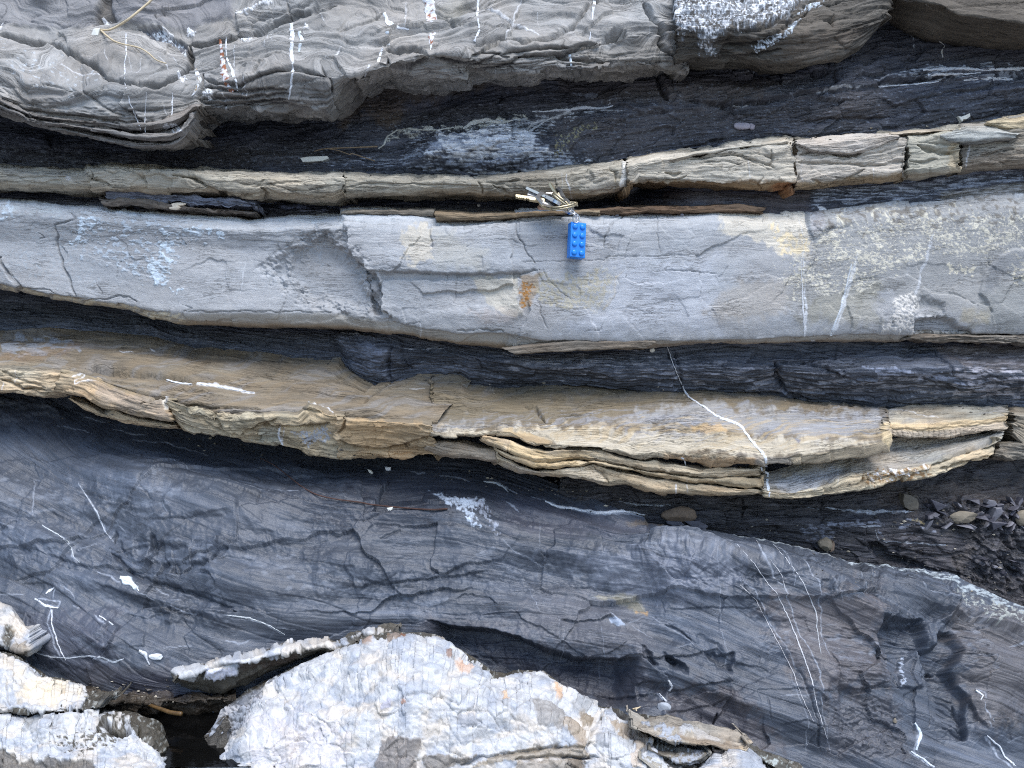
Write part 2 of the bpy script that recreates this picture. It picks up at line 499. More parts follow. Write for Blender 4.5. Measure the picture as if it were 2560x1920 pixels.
# ---------------------------------------------------------------- surveyed bedding lines
L1_BOT = T('F -230,230 a 0,690 100,720 200,775 330,805 450,825 560,850 700,875 800,895 900,902 1050,902 1130,892 1165,862 1185,800 1215,722 1250,700 1400,708 1560,702 1750,690 1850,682 1950,692 2010,702 2060,662 2100,610 2212,560 b 100,500 200,480 290,466 400,500 600,510 780,500 795,462 950,468 1200,456 1330,437 1450,442 1650,442 2000,432 2150,432')
L3_TOP = T('F -230,362 0,358 100,362 180,366 190,358 240,354 330,358 400,364 560,372 700,375 760,372 850,378 e 400,92 700,95 850,100 1100,70 1350,45 1600,22 1700,10 F 1345,345 1420,330 1520,318 1600,305 1700,297 1760,302 1830,291 1930,286 2000,284 2040,273 2120,262 2212,250 2440,225')
L3_BOT = T('F -230,402 0,407 d 200,180 400,192 560,198 700,190 900,200 1000,205 1200,205 1400,220 1580,232 1640,210 1760,235 1900,248 2050,245 2110,215 2212,220 e 50,220 300,218 600,215 800,208 880,222 1080,215 1300,215 1480,215 1600,208 1800,180 1830,140 F 1420,400 1500,404 1560,411 1650,415 1710,410 1760,402 1850,395 1960,385 2080,371 2212,360 2440,345')
L5_TOP = T('F -230,428 d 0,240 200,250 420,275 610,272 740,295 960,312 1180,325 1400,345 1540,352 1900,338 e 0,340 200,345 400,352 580,372 700,380 900,367 1100,356 1300,346 1500,350 1700,346 1900,345 f 0,340 320,325 500,336 700,352 850,350 1000,325 1200,300 1400,277 1700,252 2000,236 2212,220 F 2440,410')
L5_BOT = T('F -230,600 d 0,782 110,792 130,822 250,836 400,856 500,882 620,892 750,912 850,946 950,972 1080,1002 1200,1012 1500,1026 1900,1032 2050,1036 e 0,1037 200,1060 350,1066 480,1090 700,1126 850,1150 1000,1162 1080,1185 1200,1180 1500,1166 1900,1156 f 0,1140 250,1132 560,1122 900,1122 1450,1108 1530,1095 1640,1085 2212,1085 F 2440,728')
L5_BEV = T('F -230,588 d 0,760 110,775 250,815 400,838 620,868 750,885 950,935 1130,930 1500,930 2050,936 e 200,975 330,992 500,1022 730,1060 900,1052 1050,1062 1250,1100 1500,1098 1700,1112 f 0,1112 300,1106 700,1086 900,1082 1300,1062 1530,1062 2212,1076 F 2440,720')
L7_BACK = T('F -230,712 g 0,75 300,62 700,78 830,88 960,105 1100,152 1200,172 1350,187 1600,192 1800,217 2095,222 2130,280 h 40,290 100,330 170,365 260,388 350,348 500,325 740,330 800,372 950,402 1100,412 1200,396 1350,392 1500,406 1700,432 2100,432 i 0,425 300,432 700,462 900,492 1300,540 1700,522 2212,546 F 2440,895')

# ================================================================ the cliff behind everything
_c = Rock([('T', 'F -400,-700 2700,-700', .10), ('T', 'F -400,400 2700,400', .13), ('T', 'F -400,1000 2700,1000', .12), ('T', 'F -400,1900 2700,1900', .02), ('T', 'F -400,2600 2700,2600', -.1)], -500, 3100, seed=90, sp=14, jit=6)
_c.col[:] = DEEP; _c.rough(6, 60, 3); _c.lamina(9, 3, 2, 10); _c.tone(.3)
o_ = _c.build('cliff', M_SHALE); tag(o_, kind='structure')

# ================================================================ upper folded bed
LOBE = T('F -230,175 a 0,590 60,622 150,667 250,692 350,702 450,707 600,722 800,745 950,740 1050,715 1130,680 1190,640')
L1M = np.concatenate([LOBE + np.array([0, 26]), L1_BOT[L1_BOT[:, 0] > 500]])
fold = thing('folded_rock_bed', (-.10, .03, .27), 'massive grey folded rock bed overhanging at the top, cut by white and rusty veins', 'rock bed')
A = Rock([('T', 'F -230,-330 1560,-330', .05), ('T', 'F -230,-60 1560,-60', .02),
          ('T', 'F -230,58 0,66 130,74 205,70 360,70 410,100 480,80 700,30 900,30 1100,20 1490,10', [(-260, .0), (1700, .0)]),
          ('T', 'F -230,140 0,160 200,200 410,190 600,150 760,170 900,120 1100,110 1300,80 1490,70', [(-260, -.035), (300, -.045), (480, -.02), (700, -.035), (880, -.03), (1200, -.04), (1500, -.03), (1700, -.005)]),
          ('T', L1M, [(-260, -.028), (300, -.036), (470, -.022), (560, -.018), (800, -.012), (960, -.008), (1200, -.03), (1500, -.03), (1700, .0)], -10),
          ('T', L1M, [(-260, -.018), (300, -.026), (470, -.01), (560, -.006), (800, .0), (960, .006), (1200, -.02), (1500, -.02), (1700, .01)]),
          ('O', .07, .019), ('O', .06, .012)], XL, [1700, 1700, 1740, 1718, 1724, 1724, 1724, 1724], seed=1, caps=(0, .05), smooth=3)
A.col[:] = FOLD
sw = A.V + 26 * fbm(A.U / 85., A.V / 60., 5, 3) + 10 * np.sin(A.U / 48. + 1.2)
mlow = sst(3.15, 3.85, A.S)
A.rough(4.5, 75, 1.6, 2, seed=2)
A.tone(.20, 70, 2, hue=.04)
A.lamina(7, .9, .5, 0, tone=.16, L=60, V=sw, ir=1.2, seed=4); A.facets(80, 40, 3, 4, .4, seed=31)
A.lamina(2.6, .2, .3, 0, tone=.12, L=40, V=sw, seed=1)
A.facets(46, 26, 1.6, 1.6, .5, seed=2, M=sst(.0, .5, fbm(A.U / 60, A.V / 40, 9, 2) + .1))
A.lamina(4.5, 3.0, 2.4, 3, tone=.2, L=30, seed=7, M=mlow); A.lamina(2.2, 1.0, 1.2, 2, tone=.18, L=20, seed=17, M=mlow); A.facets(26, 10, 3, 2, .6, seed=19, M=mlow); A.BV = sw
A.d += 5.5 * fbm(A.U / 130., sw / 34., 77, 2, .4) + 2.5 * fbm(A.U / 60., sw / 14., 78, 2, .5)
A.lamina(12, .9, 1.2, 0, tone=.05, L=90, V=sw, ir=1.4, seed=44, M=sst(-.1, .3, fbm(A.U / 70, A.V / 45, 19, 2)))
A.rough(.3, 7, 2.2, 4, seed=6)
A.paint(A.mask('a -50,-300 640,-300 620,30 590,110 575,170 500,178 380,182 200,178 100,165 -50,160', 14, 6), lin(124, 125, 130), .6)
A.bulge('a -50,-300 640,-300 618,30 588,110 570,165 500,172 380,176 200,172 100,160 -50,155', 3, 8, 3)
A.paint(A.mask('a 690,-300 1480,-300 1440,100 1200,150 1100,178 900,168 830,172 760,148 700,110 675,50', 14, 6), lin(118, 119, 126), .6)
A.bulge('a 700,-300 1470,-300 1430,95 1200,145 1100,172 900,165 830,170 765,143 705,105 690,50', 2.5, 8, 3)
k = A.mask('a 640,-20 690,-20 680,60 700,120 640,150 585,180 590,110 620,30', 10, 4); A.d -= 5 * k; A.paint(k, GAP_SHADE, .5)  # gap between the blocks: recess shade painted in
k = A.mask('a 860,188 1000,186 1100,230 1150,250 1160,300 1120,320 1060,270 980,245 920,222', 8, 5); A.d -= 5 * k; A.paint(k, DEEP, .8)  # pocket dented, its shade painted in the deep shale colour
A.crack('a 0,232 100,250 200,262 290,268 380,245', 4, 5, .8)
A.overhang('a 0,228 100,246 200,258 290,264 390,240', 2.5, 60)
A.bulge('a 310,285 400,240 560,200 800,225 950,260 1060,300 1150,290 1160,390 1125,445 1080,490 1010,528 940,540 850,532 770,510 650,465 600,420 520,372 430,335', 4, 20, 3)
A.crack('a 300,278 380,300 430,340 520,382 600,432 650,477 700,502 770,522 850,542 940,547 1010,532 1080,492 1130,442 1162,392 1168,330 1160,270', 3.5, 5, .8)
A.crack('a 430,522 480,547 560,602 620,652 700,702 770,715', 3.5, 3, .4); A.step('a 430,522 480,547 560,602 620,652 700,702 770,715', -2, 70)
A.crack('a 550,580 600,560 650,510 690,490', 3, 2, .3)
for t_ in ('a 0,590 60,622 150,667 250,692 350,702 450,707 600,722 800,752 950,757 1050,735', 'a 0,610 100,682 250,747 400,782 550,802 640,802 760,800',
           'a 630,735 700,772 850,792 1000,790 1120,830', 'a 540,800 620,830 800,850 1000,850 1120,850', 'a 750,850 900,840 1080,835'):
    A.crack(t_, 4, 4, .45); A.overhang(t_, 2.0, 40)
A.crack('a 1160,262 1168,330 1166,385 1150,425 1100,470', 4, 5, .8)
A.crack('a 1240,440 1235,480 1232,540 1212,590 1235,620 1290,640', 4, 5, .8)
for t_ in ('a 1250,470 1330,512 1480,532 1560,482 1700,432 1800,422 1900,442 2000,475', 'a 1250,520 1345,547 1500,562 1650,547 1760,545',
           'a 1235,600 1400,602 1500,602 1700,572 1780,568', 'a 1235,625 1400,637 1600,627 1760,602', 'a 1300,655 1500,660 1760,640 1900,660'):
    A.crack(t_, 4.5, 5, .5); A.overhang(t_, 2.0, 45)
A.step('a 1530,470 1570,400 1640,330 1720,302 1780,292', 2, 60); A.crack('a 1530,470 1570,400 1640,330 1720,302', 2, 1.5, .25)
A.crack('a 1980,400 2010,480 2040,540 2070,640 2080,700', 3, 3, .4); A.step('a 2080,700 2040,540 1980,420', 3, 70)
k = A.mask('a 1455,95 1640,25 1700,-80 2010,-80 1925,62 1780,112 1620,172 1540,192 1462,200', 7, 4); A.d += 4 * k
A.crack('a 1450,205 1540,195 1620,175 1780,115 1925,65 2060,10', 4, 4, .5); A.crack('a 1770,30 1790,110', 3, 3, .4); A.crack('a 1550,140 1760,90 1900,40', 3, 2, .3)
A.crack('a 1150,262 1200,266 1260,266 1330,242 1360,234 1450,205', 4, 5, .8)
A.overhang('a 1150,258 1200,262 1260,262 1330,238 1360,230 1450,200', 3, 50)
# right half of the fold
for t_, w_, d_ in (('b 1620,15 1520,72 1450,142 1380,192 1300,227 1200,262 1130,277 1040,240', 4, 4), ('b 1740,170 1640,202 1600,237 1500,272 1420,302 1380,332 1100,352', 5, 6),
                   ('b 640,130 700,182 760,187 830,162', 5, 4), ('b 1850,30 1900,92 1960,152 1992,212 1972,262 2002,302 2092,352 2145,385', 5, 6),
                   ('b 820,302 900,272 960,250 1050,250', 4, 4), ('b 790,440 870,432 940,422 1050,382 1110,350', 5, 5), ('b 870,320 960,330 1040,350', 4, 4),
                   ('b 800,405 860,380 930,350 980,330', 4, 4), ('b 1330,340 1400,362 1540,362 1700,372 1900,382 2150,402', 5, 5), ('b 560,342 650,372 760,387 830,372', 6, 6),
                   ('b 280,292 400,292 480,302 545,342', 5, 5), ('b 290,402 420,422 500,382 545,345', 6, 6), ('b 100,500 200,440 290,400', 3, 3), ('b 1450,400 1650,410 2000,405', 3, 3),
                   ('b 870,60 950,110 1050,160 1150,190', 3, 2), ('b 0,170 200,100 260,60', 3, 2), ('b 1000,330 1130,310 1300,290 1400,300', 4, 4)):
    A.crack(t_, w_, d_, .45)
    q = T(t_); A.overhang(q if q[0, 0] < q[-1, 0] else q[::-1], d_ * .6, 55)
k = A.mask('b 1640,190 1690,172 1760,182 1770,205 1700,215 1650,205', 4, 3); A.d -= 6 * k
A.paint(A.mask('b 1450,330 1700,250 1950,240 2010,310 2130,400 2100,430 1450,435', 20, 14), lin(118, 114, 108), .6)
A.paint(A.mask('b 780,360 900,270 1300,240 1700,190 1500,300 1100,370 800,470', 26, 14), lin(124, 119, 112), .5)
A.paint(A.mask('b 560,20 700,0 800,20 780,120 700,170 640,130', 30, 12), lin(140, 136, 124), .5)
A.paint(A.mask('a 1240,470 2000,470 2080,690 1250,700', 30, 12), lin(108, 106, 104), .6)
A.paint(A.mask('a 0,600 900,760 1150,880 600,880 0,720', 30, 16), lin(122, 116, 108), .6)
# veins drawn by calcite, thin ones lie flush with the rock
for t_, w_ in (('a 665,330 670,380 685,412', 2), ('a 805,380 812,450', 1.6), ('a 865,370 860,430 848,470', 1.6), ('a 1005,650 1016,702', 2.2), ('a 330,382 400,407 480,437 550,452 650,467', 2),
               ('a 1640,200 1622,280', 3), ('a 1660,200 1680,262', 3), ('a 1430,250 1425,330 1430,420', 2), ('a 1515,470 1510,540 1520,592', 4), ('a 1380,570 1380,622', 5), ('a 1385,660 1380,705', 4), ('a 1425,640 1420,702', 3),
               ('b 405,0 400,180', 2), ('b 1115,0 1080,112 1020,240', 3), ('b 870,70 950,102 1050,152 1150,182 1225,222', 5), ('b 95,505 92,535', 3), ('b 1210,100 1220,180', 1.4), ('a 1960,50 1985,110', 2.4), ('a 1490,550 1500,600', 3),
               ('a 980,360 1010,400 1040,445', 2), ('a 1060,350 1110,400', 2), ('a 455,580 440,640', 1.5), ('b 1900,170 1915,240', 1.6), ('a 2100,260 2050,330 1990,345', 2.4), ('b 955,440 955,500', 1.6)):
    A.vein(t_, w_, VEIN, .1, .75)
for c_ in ('a 615,100 650,105 680,145 665,170 630,160', 'a 1125,170 1160,155 1195,175 1180,205 1140,210', 'a 1465,215 1500,195 1530,205 1525,245 1495,240', 'a 1455,70 1560,40 1660,5 1680,15 1670,42 1560,82 1490,106 1455,100',
           'a 1000,180 1060,195 1050,225 1010,210', 'a 1230,560 1260,530 1310,560 1320,590 1280,602 1240,590', 'a 1090,460 1130,440 1150,480 1110,510', 'a 1880,130 1870,150 1890,160', 'a 0,200 30,150 20,215', 'a 1000,765 1060,760 1120,790 1145,830 1090,812 1010,790', 'a 1115,310 1140,300 1145,350 1120,340'):
    k = A.mask(c_, 4, 6, 12); A.speckle(k, WHITE, 8, -.25, .25, rise=1.0)
A.speckle(A.mask('a 870,195 1000,190 1110,240 1130,300 1000,250', 10, 5), CRUST, 6, .1, .2)
A.speckle(A.mask('a 0,300 200,320 600,430 500,600 200,560 0,480', 40, 30), CRUST, 7, .55, .25, 2, a=.5)
A.build('rock_face', M_FOLD, fold)

# the lower lobe, a stack of curved leaves under the parting, broken off at its right end
LB_ = np.concatenate([L1_BOT[L1_BOT[:, 0] < 478]])
LBB = np.concatenate([LB_, T('a 1182,858 1230,858')])
for n_, (t0, t1, ya, yb, sd_) in enumerate(((0., .42, -.034, -.040, 140), (.42, .74, -.037, -.039, 141), (.74, 1.0, -.030, -.034, 142))):
    xs_ = np.linspace(-290, 500, 160); lt = np.interp(xs_, LOBE[:, 0], LOBE[:, 1]); lb = np.interp(xs_, LBB[:, 0], LBB[:, 1]); lb = lt + (lb - lt) * np.sqrt(np.clip(1 - (np.clip(xs_ - 415, 0, None) / 78.) ** 2, .02, 1))
    w_ = lambda t: np.stack([xs_, lt + (lb - lt) * (t + .05 * np.sin(xs_ / 90. + n_ * 2))], -1)
    G = Rock([('T', w_(t0), ya + .02, -1), ('T', w_(t0), ya, 3), ('T', w_((t0 + t1) / 2), yb), ('T', w_(t1), ya - .001, -4), ('T', w_(t1), ya + .006), ('O', .05, .013)], XL, [500 - 8 * n_, 499 - 8 * n_, 490 - 8 * n_, 482 - 8 * n_, 480 - 8 * n_, 474 - 8 * n_], seed=sd_, caps=(0, .025), smooth=2)
    G.col[:] = lin(134, 130, 126); G.tone(.2, 60, 3, hue=.04); G.lamina(3.2, 1.5, 1.3, 3, tone=.18, L=50); G.lamina(1.4, .4, .4, 2, tone=.12, L=30, seed=3); G.rough(1.6, 30, 2.5, 3); G.facets(40, 9, 1.6, 1.4, .5, seed=2); G.rough(.3, 5, 2, 4)
    G.speckle(G.mask('a 1000,765 1060,760 1120,790 1145,830 1090,812 1010,790', 6, 5), WHITE, 8, -.2, .3)
    G.build('leaf', M_ROCK, fold)

# nodular brown bed and the dark bed at the top right
B = Rock([('T', 'F 1400,-330 2000,-330', .03), ('T', 'F 1400,-60 2000,-60', [(1640, .0), (2250, .02)]), ('T', 'c 60,190 350,180 700,210 1000,190 1320,110', [(1640, -.02), (1900, -.04), (2250, .0)]),
          ('T', 'c 60,400 170,382 500,367 700,407 900,392 1100,352 1220,292 1310,182 1360,60', [(1640, .0), (1900, -.02), (2250, .01)]), ('O', .06, .017)],
         1690, [2260, 2240, 2220, 2210, 2210], seed=2, caps=(.05, .04), smooth=4)
B.col[:] = lin(94, 90, 84)
B.rough(3, 40, 1.6, 3); B.tone(.25, 60, 2, hue=.05)
B.lamina(5, 1.2, .9, 12, tone=.16, L=50); B.lamina(2.2, .5, .5, 6, tone=.12, L=30, seed=3); B.facets(50, 22, 3, 3, .5, seed=5); B.rough(.4, 7, 2, 4)
crust = B.mask('c -60,-400 900,-400 870,0 800,60 740,130 620,170 560,190 400,190 330,250 310,335 215,325 190,225 80,220 20,120', 40, 20, 40)
B.d += 2.0 * crust
B.paint(crust, lin(104, 102, 100), .7); B.rough(1.3, 26, 1, 3, seed=8, M=crust)
B.speckle(crust, lin(160, 168, 178), 16, .05, .5, .8, a=.6); B.speckle(crust, lin(212, 218, 226), 8, .3, .16, .7); B.speckle(crust, WHITE, 20, .45, .15, .7, seed=3)
lm = B.mask('c 330,330 400,200 560,190 740,140 860,0 960,0 800,130 720,210 560,270 360,350', 10, 5)
B.lamina(4.2, 2.4, 2.2, 2, tone=.3, L=30, seed=9, M=lm)
B.overhang('c 180,360 330,330 400,200 560,190 740,140 870,10', 3, 60)
for t_, w_ in (('c 840,0 800,60 700,150 560,190 400,195', 6), ('c 360,290 600,260 760,170 880,80', 5), ('c 150,375 300,360 520,340 720,300', 4), ('c 1040,95 1030,130 1040,160', 5), ('c 880,60 1000,40 1100,0', 3)):
    B.crack(t_, w_, 4, .5)
for c_ in ('c 545,280 620,240 740,190 830,130 840,145 760,210 640,280 575,312', 'c 790,95 900,20 990,0 960,40 850,80'):
    B.speckle(B.mask(c_, 6, 6, 14), CRUST, 7, -.1, .2, rise=.8)
B.paint(B.mask('c 700,260 1000,180 1200,200 1050,330 800,390', 40, 20), lin(104, 92, 80), .4)
B.build('nodular_rock_mass', M_ROCK, fold)
C = Rock([('T', 'F 1800,-330 2440,-330', .04), ('T', 'F 1800,-50 2440,-50', .0), ('T', 'c 1200,-60 1420,-20 1700,40 1800,90 2000,125 2212,145 2600,170', [(2100, .03), (2400, -.03), (2600, -.03)]),
          ('T', 'c 1200,-40 1420,0 1700,60 1800,110 2000,146 2212,166 2600,190', [(2100, .04), (2400, -.015), (2600, -.015)]), ('O', .06, .0)], 2190, XR, seed=3, caps=(.03, 0), smooth=4)
C.col[:] = lin(92, 86, 78); C.rough(2.5, 40, 2, 3); C.tone(.25, 60, 3); C.lamina(4, .6, .5, 6, tone=.15); C.rough(.4, 6, 2, 4)
C.crack('c 1700,60 1900,30 2212,10', 3, 2, .3); C.vein('c 1430,0 1600,25 1640,60', 2, VEIN, .2, .5)
C.build('brown_rock_mass', M_ROCK, fold)

# ================================================================ dark shale recess between the folded bed and the cream bed
sh1 = thing('shale_band', (.1, .08, .16), 'dark shale recess below the folded bed, streaked with white quartz', 'shale band')
A = Rock([('T', 'F -230,140 0,150 300,150 420,120 700,120 900,60 1200,50 1450,40 1600,20 1900,-20 2212,-30 2440,-30', [(-260, .075), (600, .075), (1000, .065), (1400, .05), (1800, .055), (2250, .05), (2700, .045)]),
          ('T', 'F -230,270 0,280 300,300 500,280 700,270 840,270 1000,230 1200,215 1500,190 1800,170 2212,120 2440,110', [(-260, .065), (300, .07), (700, .065), (900, .055), (1200, .042), (1600, .04), (2000, .035), (2400, .03), (2700, .03)]),
          ('T', 'F -230,330 0,335 400,345 840,335 1000,300 1200,300 1500,270 1800,240 2212,190 2440,180', [(-260, .058), (400, .06), (900, .052), (1300, .040), (1700, .04), (2100, .03), (2700, .02)]),
          ('T', L3_TOP, [(-260, .05), (1000, .05), (1500, .042), (2700, .035)], 9), ('O', .03, -.004)], XL, XR, seed=4, smooth=4)
A.col[:] = DEEP
A.rough(5, 50, 2.5, 3); A.tone(.35, 60, 3, hue=.05)
A.facets(50, 14, 5, 3, 1.0, seed=1, shear=.12, tone=.25)
A.lamina(4.0, 1.2, 1.0, 4, tone=.3, L=40); A.lamina(1.4, .4, .35, 3, tone=.2, L=20, seed=3)
A.rough(.7, 8, 2.5, 5)
A.paint(A.mask('b 0,540 100,500 300,470 800,480 1200,470 1200,555 900,540 700,590 400,640 330,780 250,760 150,680 0,790', 30, 14), lin(92, 82, 72), .75)
A.paint(A.mask('b 1330,460 2150,430 c 170,380 500,380 700,520 500,640 200,650 b 1600,620 1330,560', 24, 14), lin(84, 80, 80), .7)
A.paint(A.mask('b 1250,740 1700,720 c 200,650 700,640 900,600 1300,560 1400,700 600,830 0,900 b 1400,930', 40, 20), lin(84, 82, 86), .6)
A.paint(A.mask('c 1350,60 2212,170 2212,400 1500,420 1100,400 1240,240', 40, 20), lin(58, 58, 64), .7)
A.paint(A.mask('a 560,960 1300,900 2000,930 2212,1000 1800,1020 900,1010', 30, 14), lin(70, 68, 70), .7)
for t_, w_, d_ in (('b 1580,590 1640,540 1750,500 1900,470', 4, 5), ('b 1950,460 1975,530 2010,620', 7, 7), ('c 150,630 330,650 560,640 700,615 850,580 1020,565 1200,540', 4, 5), ('c 100,470 300,450 520,440 640,480 720,530', 4, 4),
                   ('c 870,430 920,470 1000,460', 4, 5), ('c 600,420 700,405 900,410', 6, 6), ('c 850,750 1000,730 1400,720', 3, 3), ('c 1300,520 1700,480 2000,460 2212,470', 5, 6), ('b 0,1060 400,1040 900,1060', 3, 2)):
    A.crack(t_, w_, d_, .5); A.overhang(t_, d_ * .7, 55)
A.overhang('b 1550,640 1700,640 1850,700 2212,680 c 300,680', 4, 80); A.overhang('c 170,640 450,660 750,610 1040,570 1300,530 1600,500 2212,480', 5, 70)
A.bulge('c 880,430 1150,380 1240,430 1200,490 1000,470', 4, 10); A.bulge('c 140,480 560,420 720,520 520,640 200,620', 3, 14)
# quartz films and streaks on the shale
qs = A.mask('b 640,840 800,800 1000,780 1170,820 1215,860 1190,920 1300,935 1000,985 700,1000 540,970', 24, 12)
A.d += 12 * A.mask('b 560,780 1000,740 1250,780 1330,900 1250,1000 700,1020 500,960', 90, 14)
A.speckle(qs, lin(150, 162, 184), 16, -.1, .5, 3., rise=.1, a=.7); A.speckle(qs, lin(232, 236, 242), 5, -.04, .26, 11., rise=.3, seed=2); A.speckle(A.mask('b 800,860 1050,800 1170,830 1200,880 1050,930 850,930', 24, 14), lin(216, 224, 236), 12, -.12, .4, 1.5, a=.85, seed=4)
A.speckle(A.mask('b 900,760 1250,700 1750,650 1760,690 1350,740 1250,900 1650,1000 1400,1040 1000,1000', 30, 16), lin(190, 200, 214), 4.5, .16, .25, 14., seed=8); A.speckle(A.mask('b 400,860 700,820 1200,740 1300,760 1000,830 600,930 420,960', 24, 14), lin(170, 178, 192), 4.5, .18, .25, 12., seed=5); A.speckle(A.mask('b -100,950 500,960 1300,960 1700,960 1600,1010 900,1060 -100,1040', 20, 10), lin(150, 158, 172), 4.5, .25, .25, 14., seed=6)
A.speckle(A.mask('b 300,950 700,880 800,830 640,960 500,1010', 20, 14), lin(150, 160, 178), 14, .12, .2, 3)
A.speckle(A.mask('b 300,820 360,790 720,780 900,740 1150,700 1150,740 1000,780 760,830 430,850 290,880', 12, 8), lin(200, 204, 200), 9, .1, .2, 2.2, rise=.8)
A.speckle(A.mask('b 1200,650 1420,560 1560,560 1580,600 1300,620', 20, 10), lin(130, 138, 152), 12, .1, .25, 3)
A.speckle(A.mask('c 1300,490 1600,410 2212,400 2212,500 1700,500', 16, 8), lin(150, 158, 170), 9, .18, .2, 4, rise=.6)
A.speckle(A.mask('b 1340,830 1600,740 1560,790 1400,900 1330,980 1300,900', 16, 12), lin(150, 148, 120), 7, .22, .14, rise=.4)
A.speckle(A.mask('F 0,200 2212,150 2212,380 0,380', 60, 30), lin(130, 138, 152), 5, .66, .14, 2.5, a=.7)
A.speckle(A.mask('a 0,880 1400,940 2212,900 2212,1000 0,1000', 30, 12), lin(110, 118, 134), 8, .42, .2, 5, a=.6)
for t_, w_ in (('b 620,930 800,910 1000,900 1280,930', 4), ('b 600,975 800,970 1000,960 1180,945', 5), ('b 700,1000 900,975 1100,950', 4), ('b 780,1062 1000,1060 1200,1040 1400,1022 1540,1005', 5), ('c 1510,140 1525,230 1530,300', 3), ('c 420,655 520,655', 3),
               ('b 850,870 1050,860', 4), ('c 1290,495 1400,470 1560,450', 4), ('c 1330,530 1500,520 1700,500', 5), ('c 940,575 1030,560 1200,540', 4), ('b 760,990 1000,1000', 2), ('c 460,460 550,452', 3), ('b 1130,820 1200,760 1330,720 1420,690', 7)):
    A.vein(t_, w_, lin(206, 212, 220), .5, .85, .2)
A.build('shale_face', M_SHALE, sh1)
# ================================================================ cream bed: a row of blocks parted by cracks
cream = thing('cream_rock_bed', (0, .03, .15), 'thin cream sandstone bed broken into blocks, above the keys', 'rock bed')
def cream_block(name, x0, x1, seed, Yf=0., bot=None, col=BUFF, caps=(.03, .03), lamin=1.0, extra=None, e0=0, e1=0):
    xs = lambda d: [x0 + d * .0, x0, x0 + e0 * .5, x0 + e0, x0 + e0], None
    A = Rock([('T', L3_TOP, .055 + Yf, -1), ('T', L3_TOP, .012 + Yf, 3), ('T', (L3_TOP if False else L3_TOP), -.004 + Yf, 14), ('T', L3_BOT, -.002 + Yf, -16), ('T', L3_BOT, .006 + Yf), ('O', .06, .008)],
             [x0, x0, x0 + e0 * .3, x0 + e0, x0 + e0, x0 + e0], [x1, x1, x1 + e1 * .3, x1 + e1, x1 + e1, x1 + e1], seed=seed, caps=caps, smooth=2)
    A.col[:] = col
    A.rough(2.0, 26, 2.2, 3); A.tone(.16, 50, 2, hue=.06)
    A.facets(34, 14, 1.6, 1.4, .3, seed=2)
    A.lamina(3.0, .7 * lamin, .5 * lamin, 5, tone=.12, L=26); A.lamina(1.3, .25, .25, 3, tone=.10, L=20, seed=4)
    A.rough(.35, 5, 2, 4)
    low = sst(2.9, 3.6, A.S)
    A.paint(low, lin(178, 160, 132), .4)
    A.paint(sst(.9, 1.0, A.S) * (1 - sst(1.5, 2.2, A.S)), lin(206, 200, 186), .35)
    if extra: extra(A)
    return A.build(name, M_ROCK, cream)
def x1_(A):
    A.crack('d 0,75 100,105 200,110 280,95 340,90 400,105', 3, 2.5, .45); A.speckle(A.mask('d 385,95 430,95 430,130 400,130', 4, 4), WHITE, 8, -.3, .2)
    A.paint(A.mask('d 0,40 540,50 540,110 0,110', 20, 12), lin(168, 164, 154), .7)
def x2_(A):
    A.paint(A.mask('d 520,50 1300,70 1300,130 1000,180 700,170 560,120', 30, 14), lin(170, 164, 150), .6)
    for t_, w_, d_ in (('d 1070,95 1150,95 1220,125 1260,160 1330,200 1420,215', 5, 5), ('d 740,45 800,60 860,90 900,150', 2.5, 2), ('d 1110,100 1180,105 1240,140', 4, 4), ('d 640,60 700,75 830,60', 3, 2.5), ('d 530,110 600,130 680,160', 4, 4),
                       ('d 1360,185 1420,215 1560,225', 3, 3), ('d 1600,170 1640,200 1620,235', 4, 4), ('d 1650,150 1800,190 1900,185 2080,150', 2, 1.5), ('d 900,80 940,60 980,50', 2, 1.5), ('d 2110,150 2115,190 2125,215', 4, 4),
                       ('d 1450,140 1600,160 1900,120 2090,130', 2, 1.2), ('d 560,70 560,100 530,130', 4, 4)):
        A.crack(t_, w_, d_, .45)
    A.step('d 1140,100 1160,140 1200,190', -2, 60); A.step('d 880,70 900,140 910,190', 2.2, 60); A.step('d 1060,120 1050,170', 2, 40)
    A.paint(A.mask('d 640,30 970,30 960,60 900,50 800,60 660,60', 8, 8), CREAM, .6)
    A.step('d 1640,165 1760,150 1900,150 2090,145', -1.5, 40)
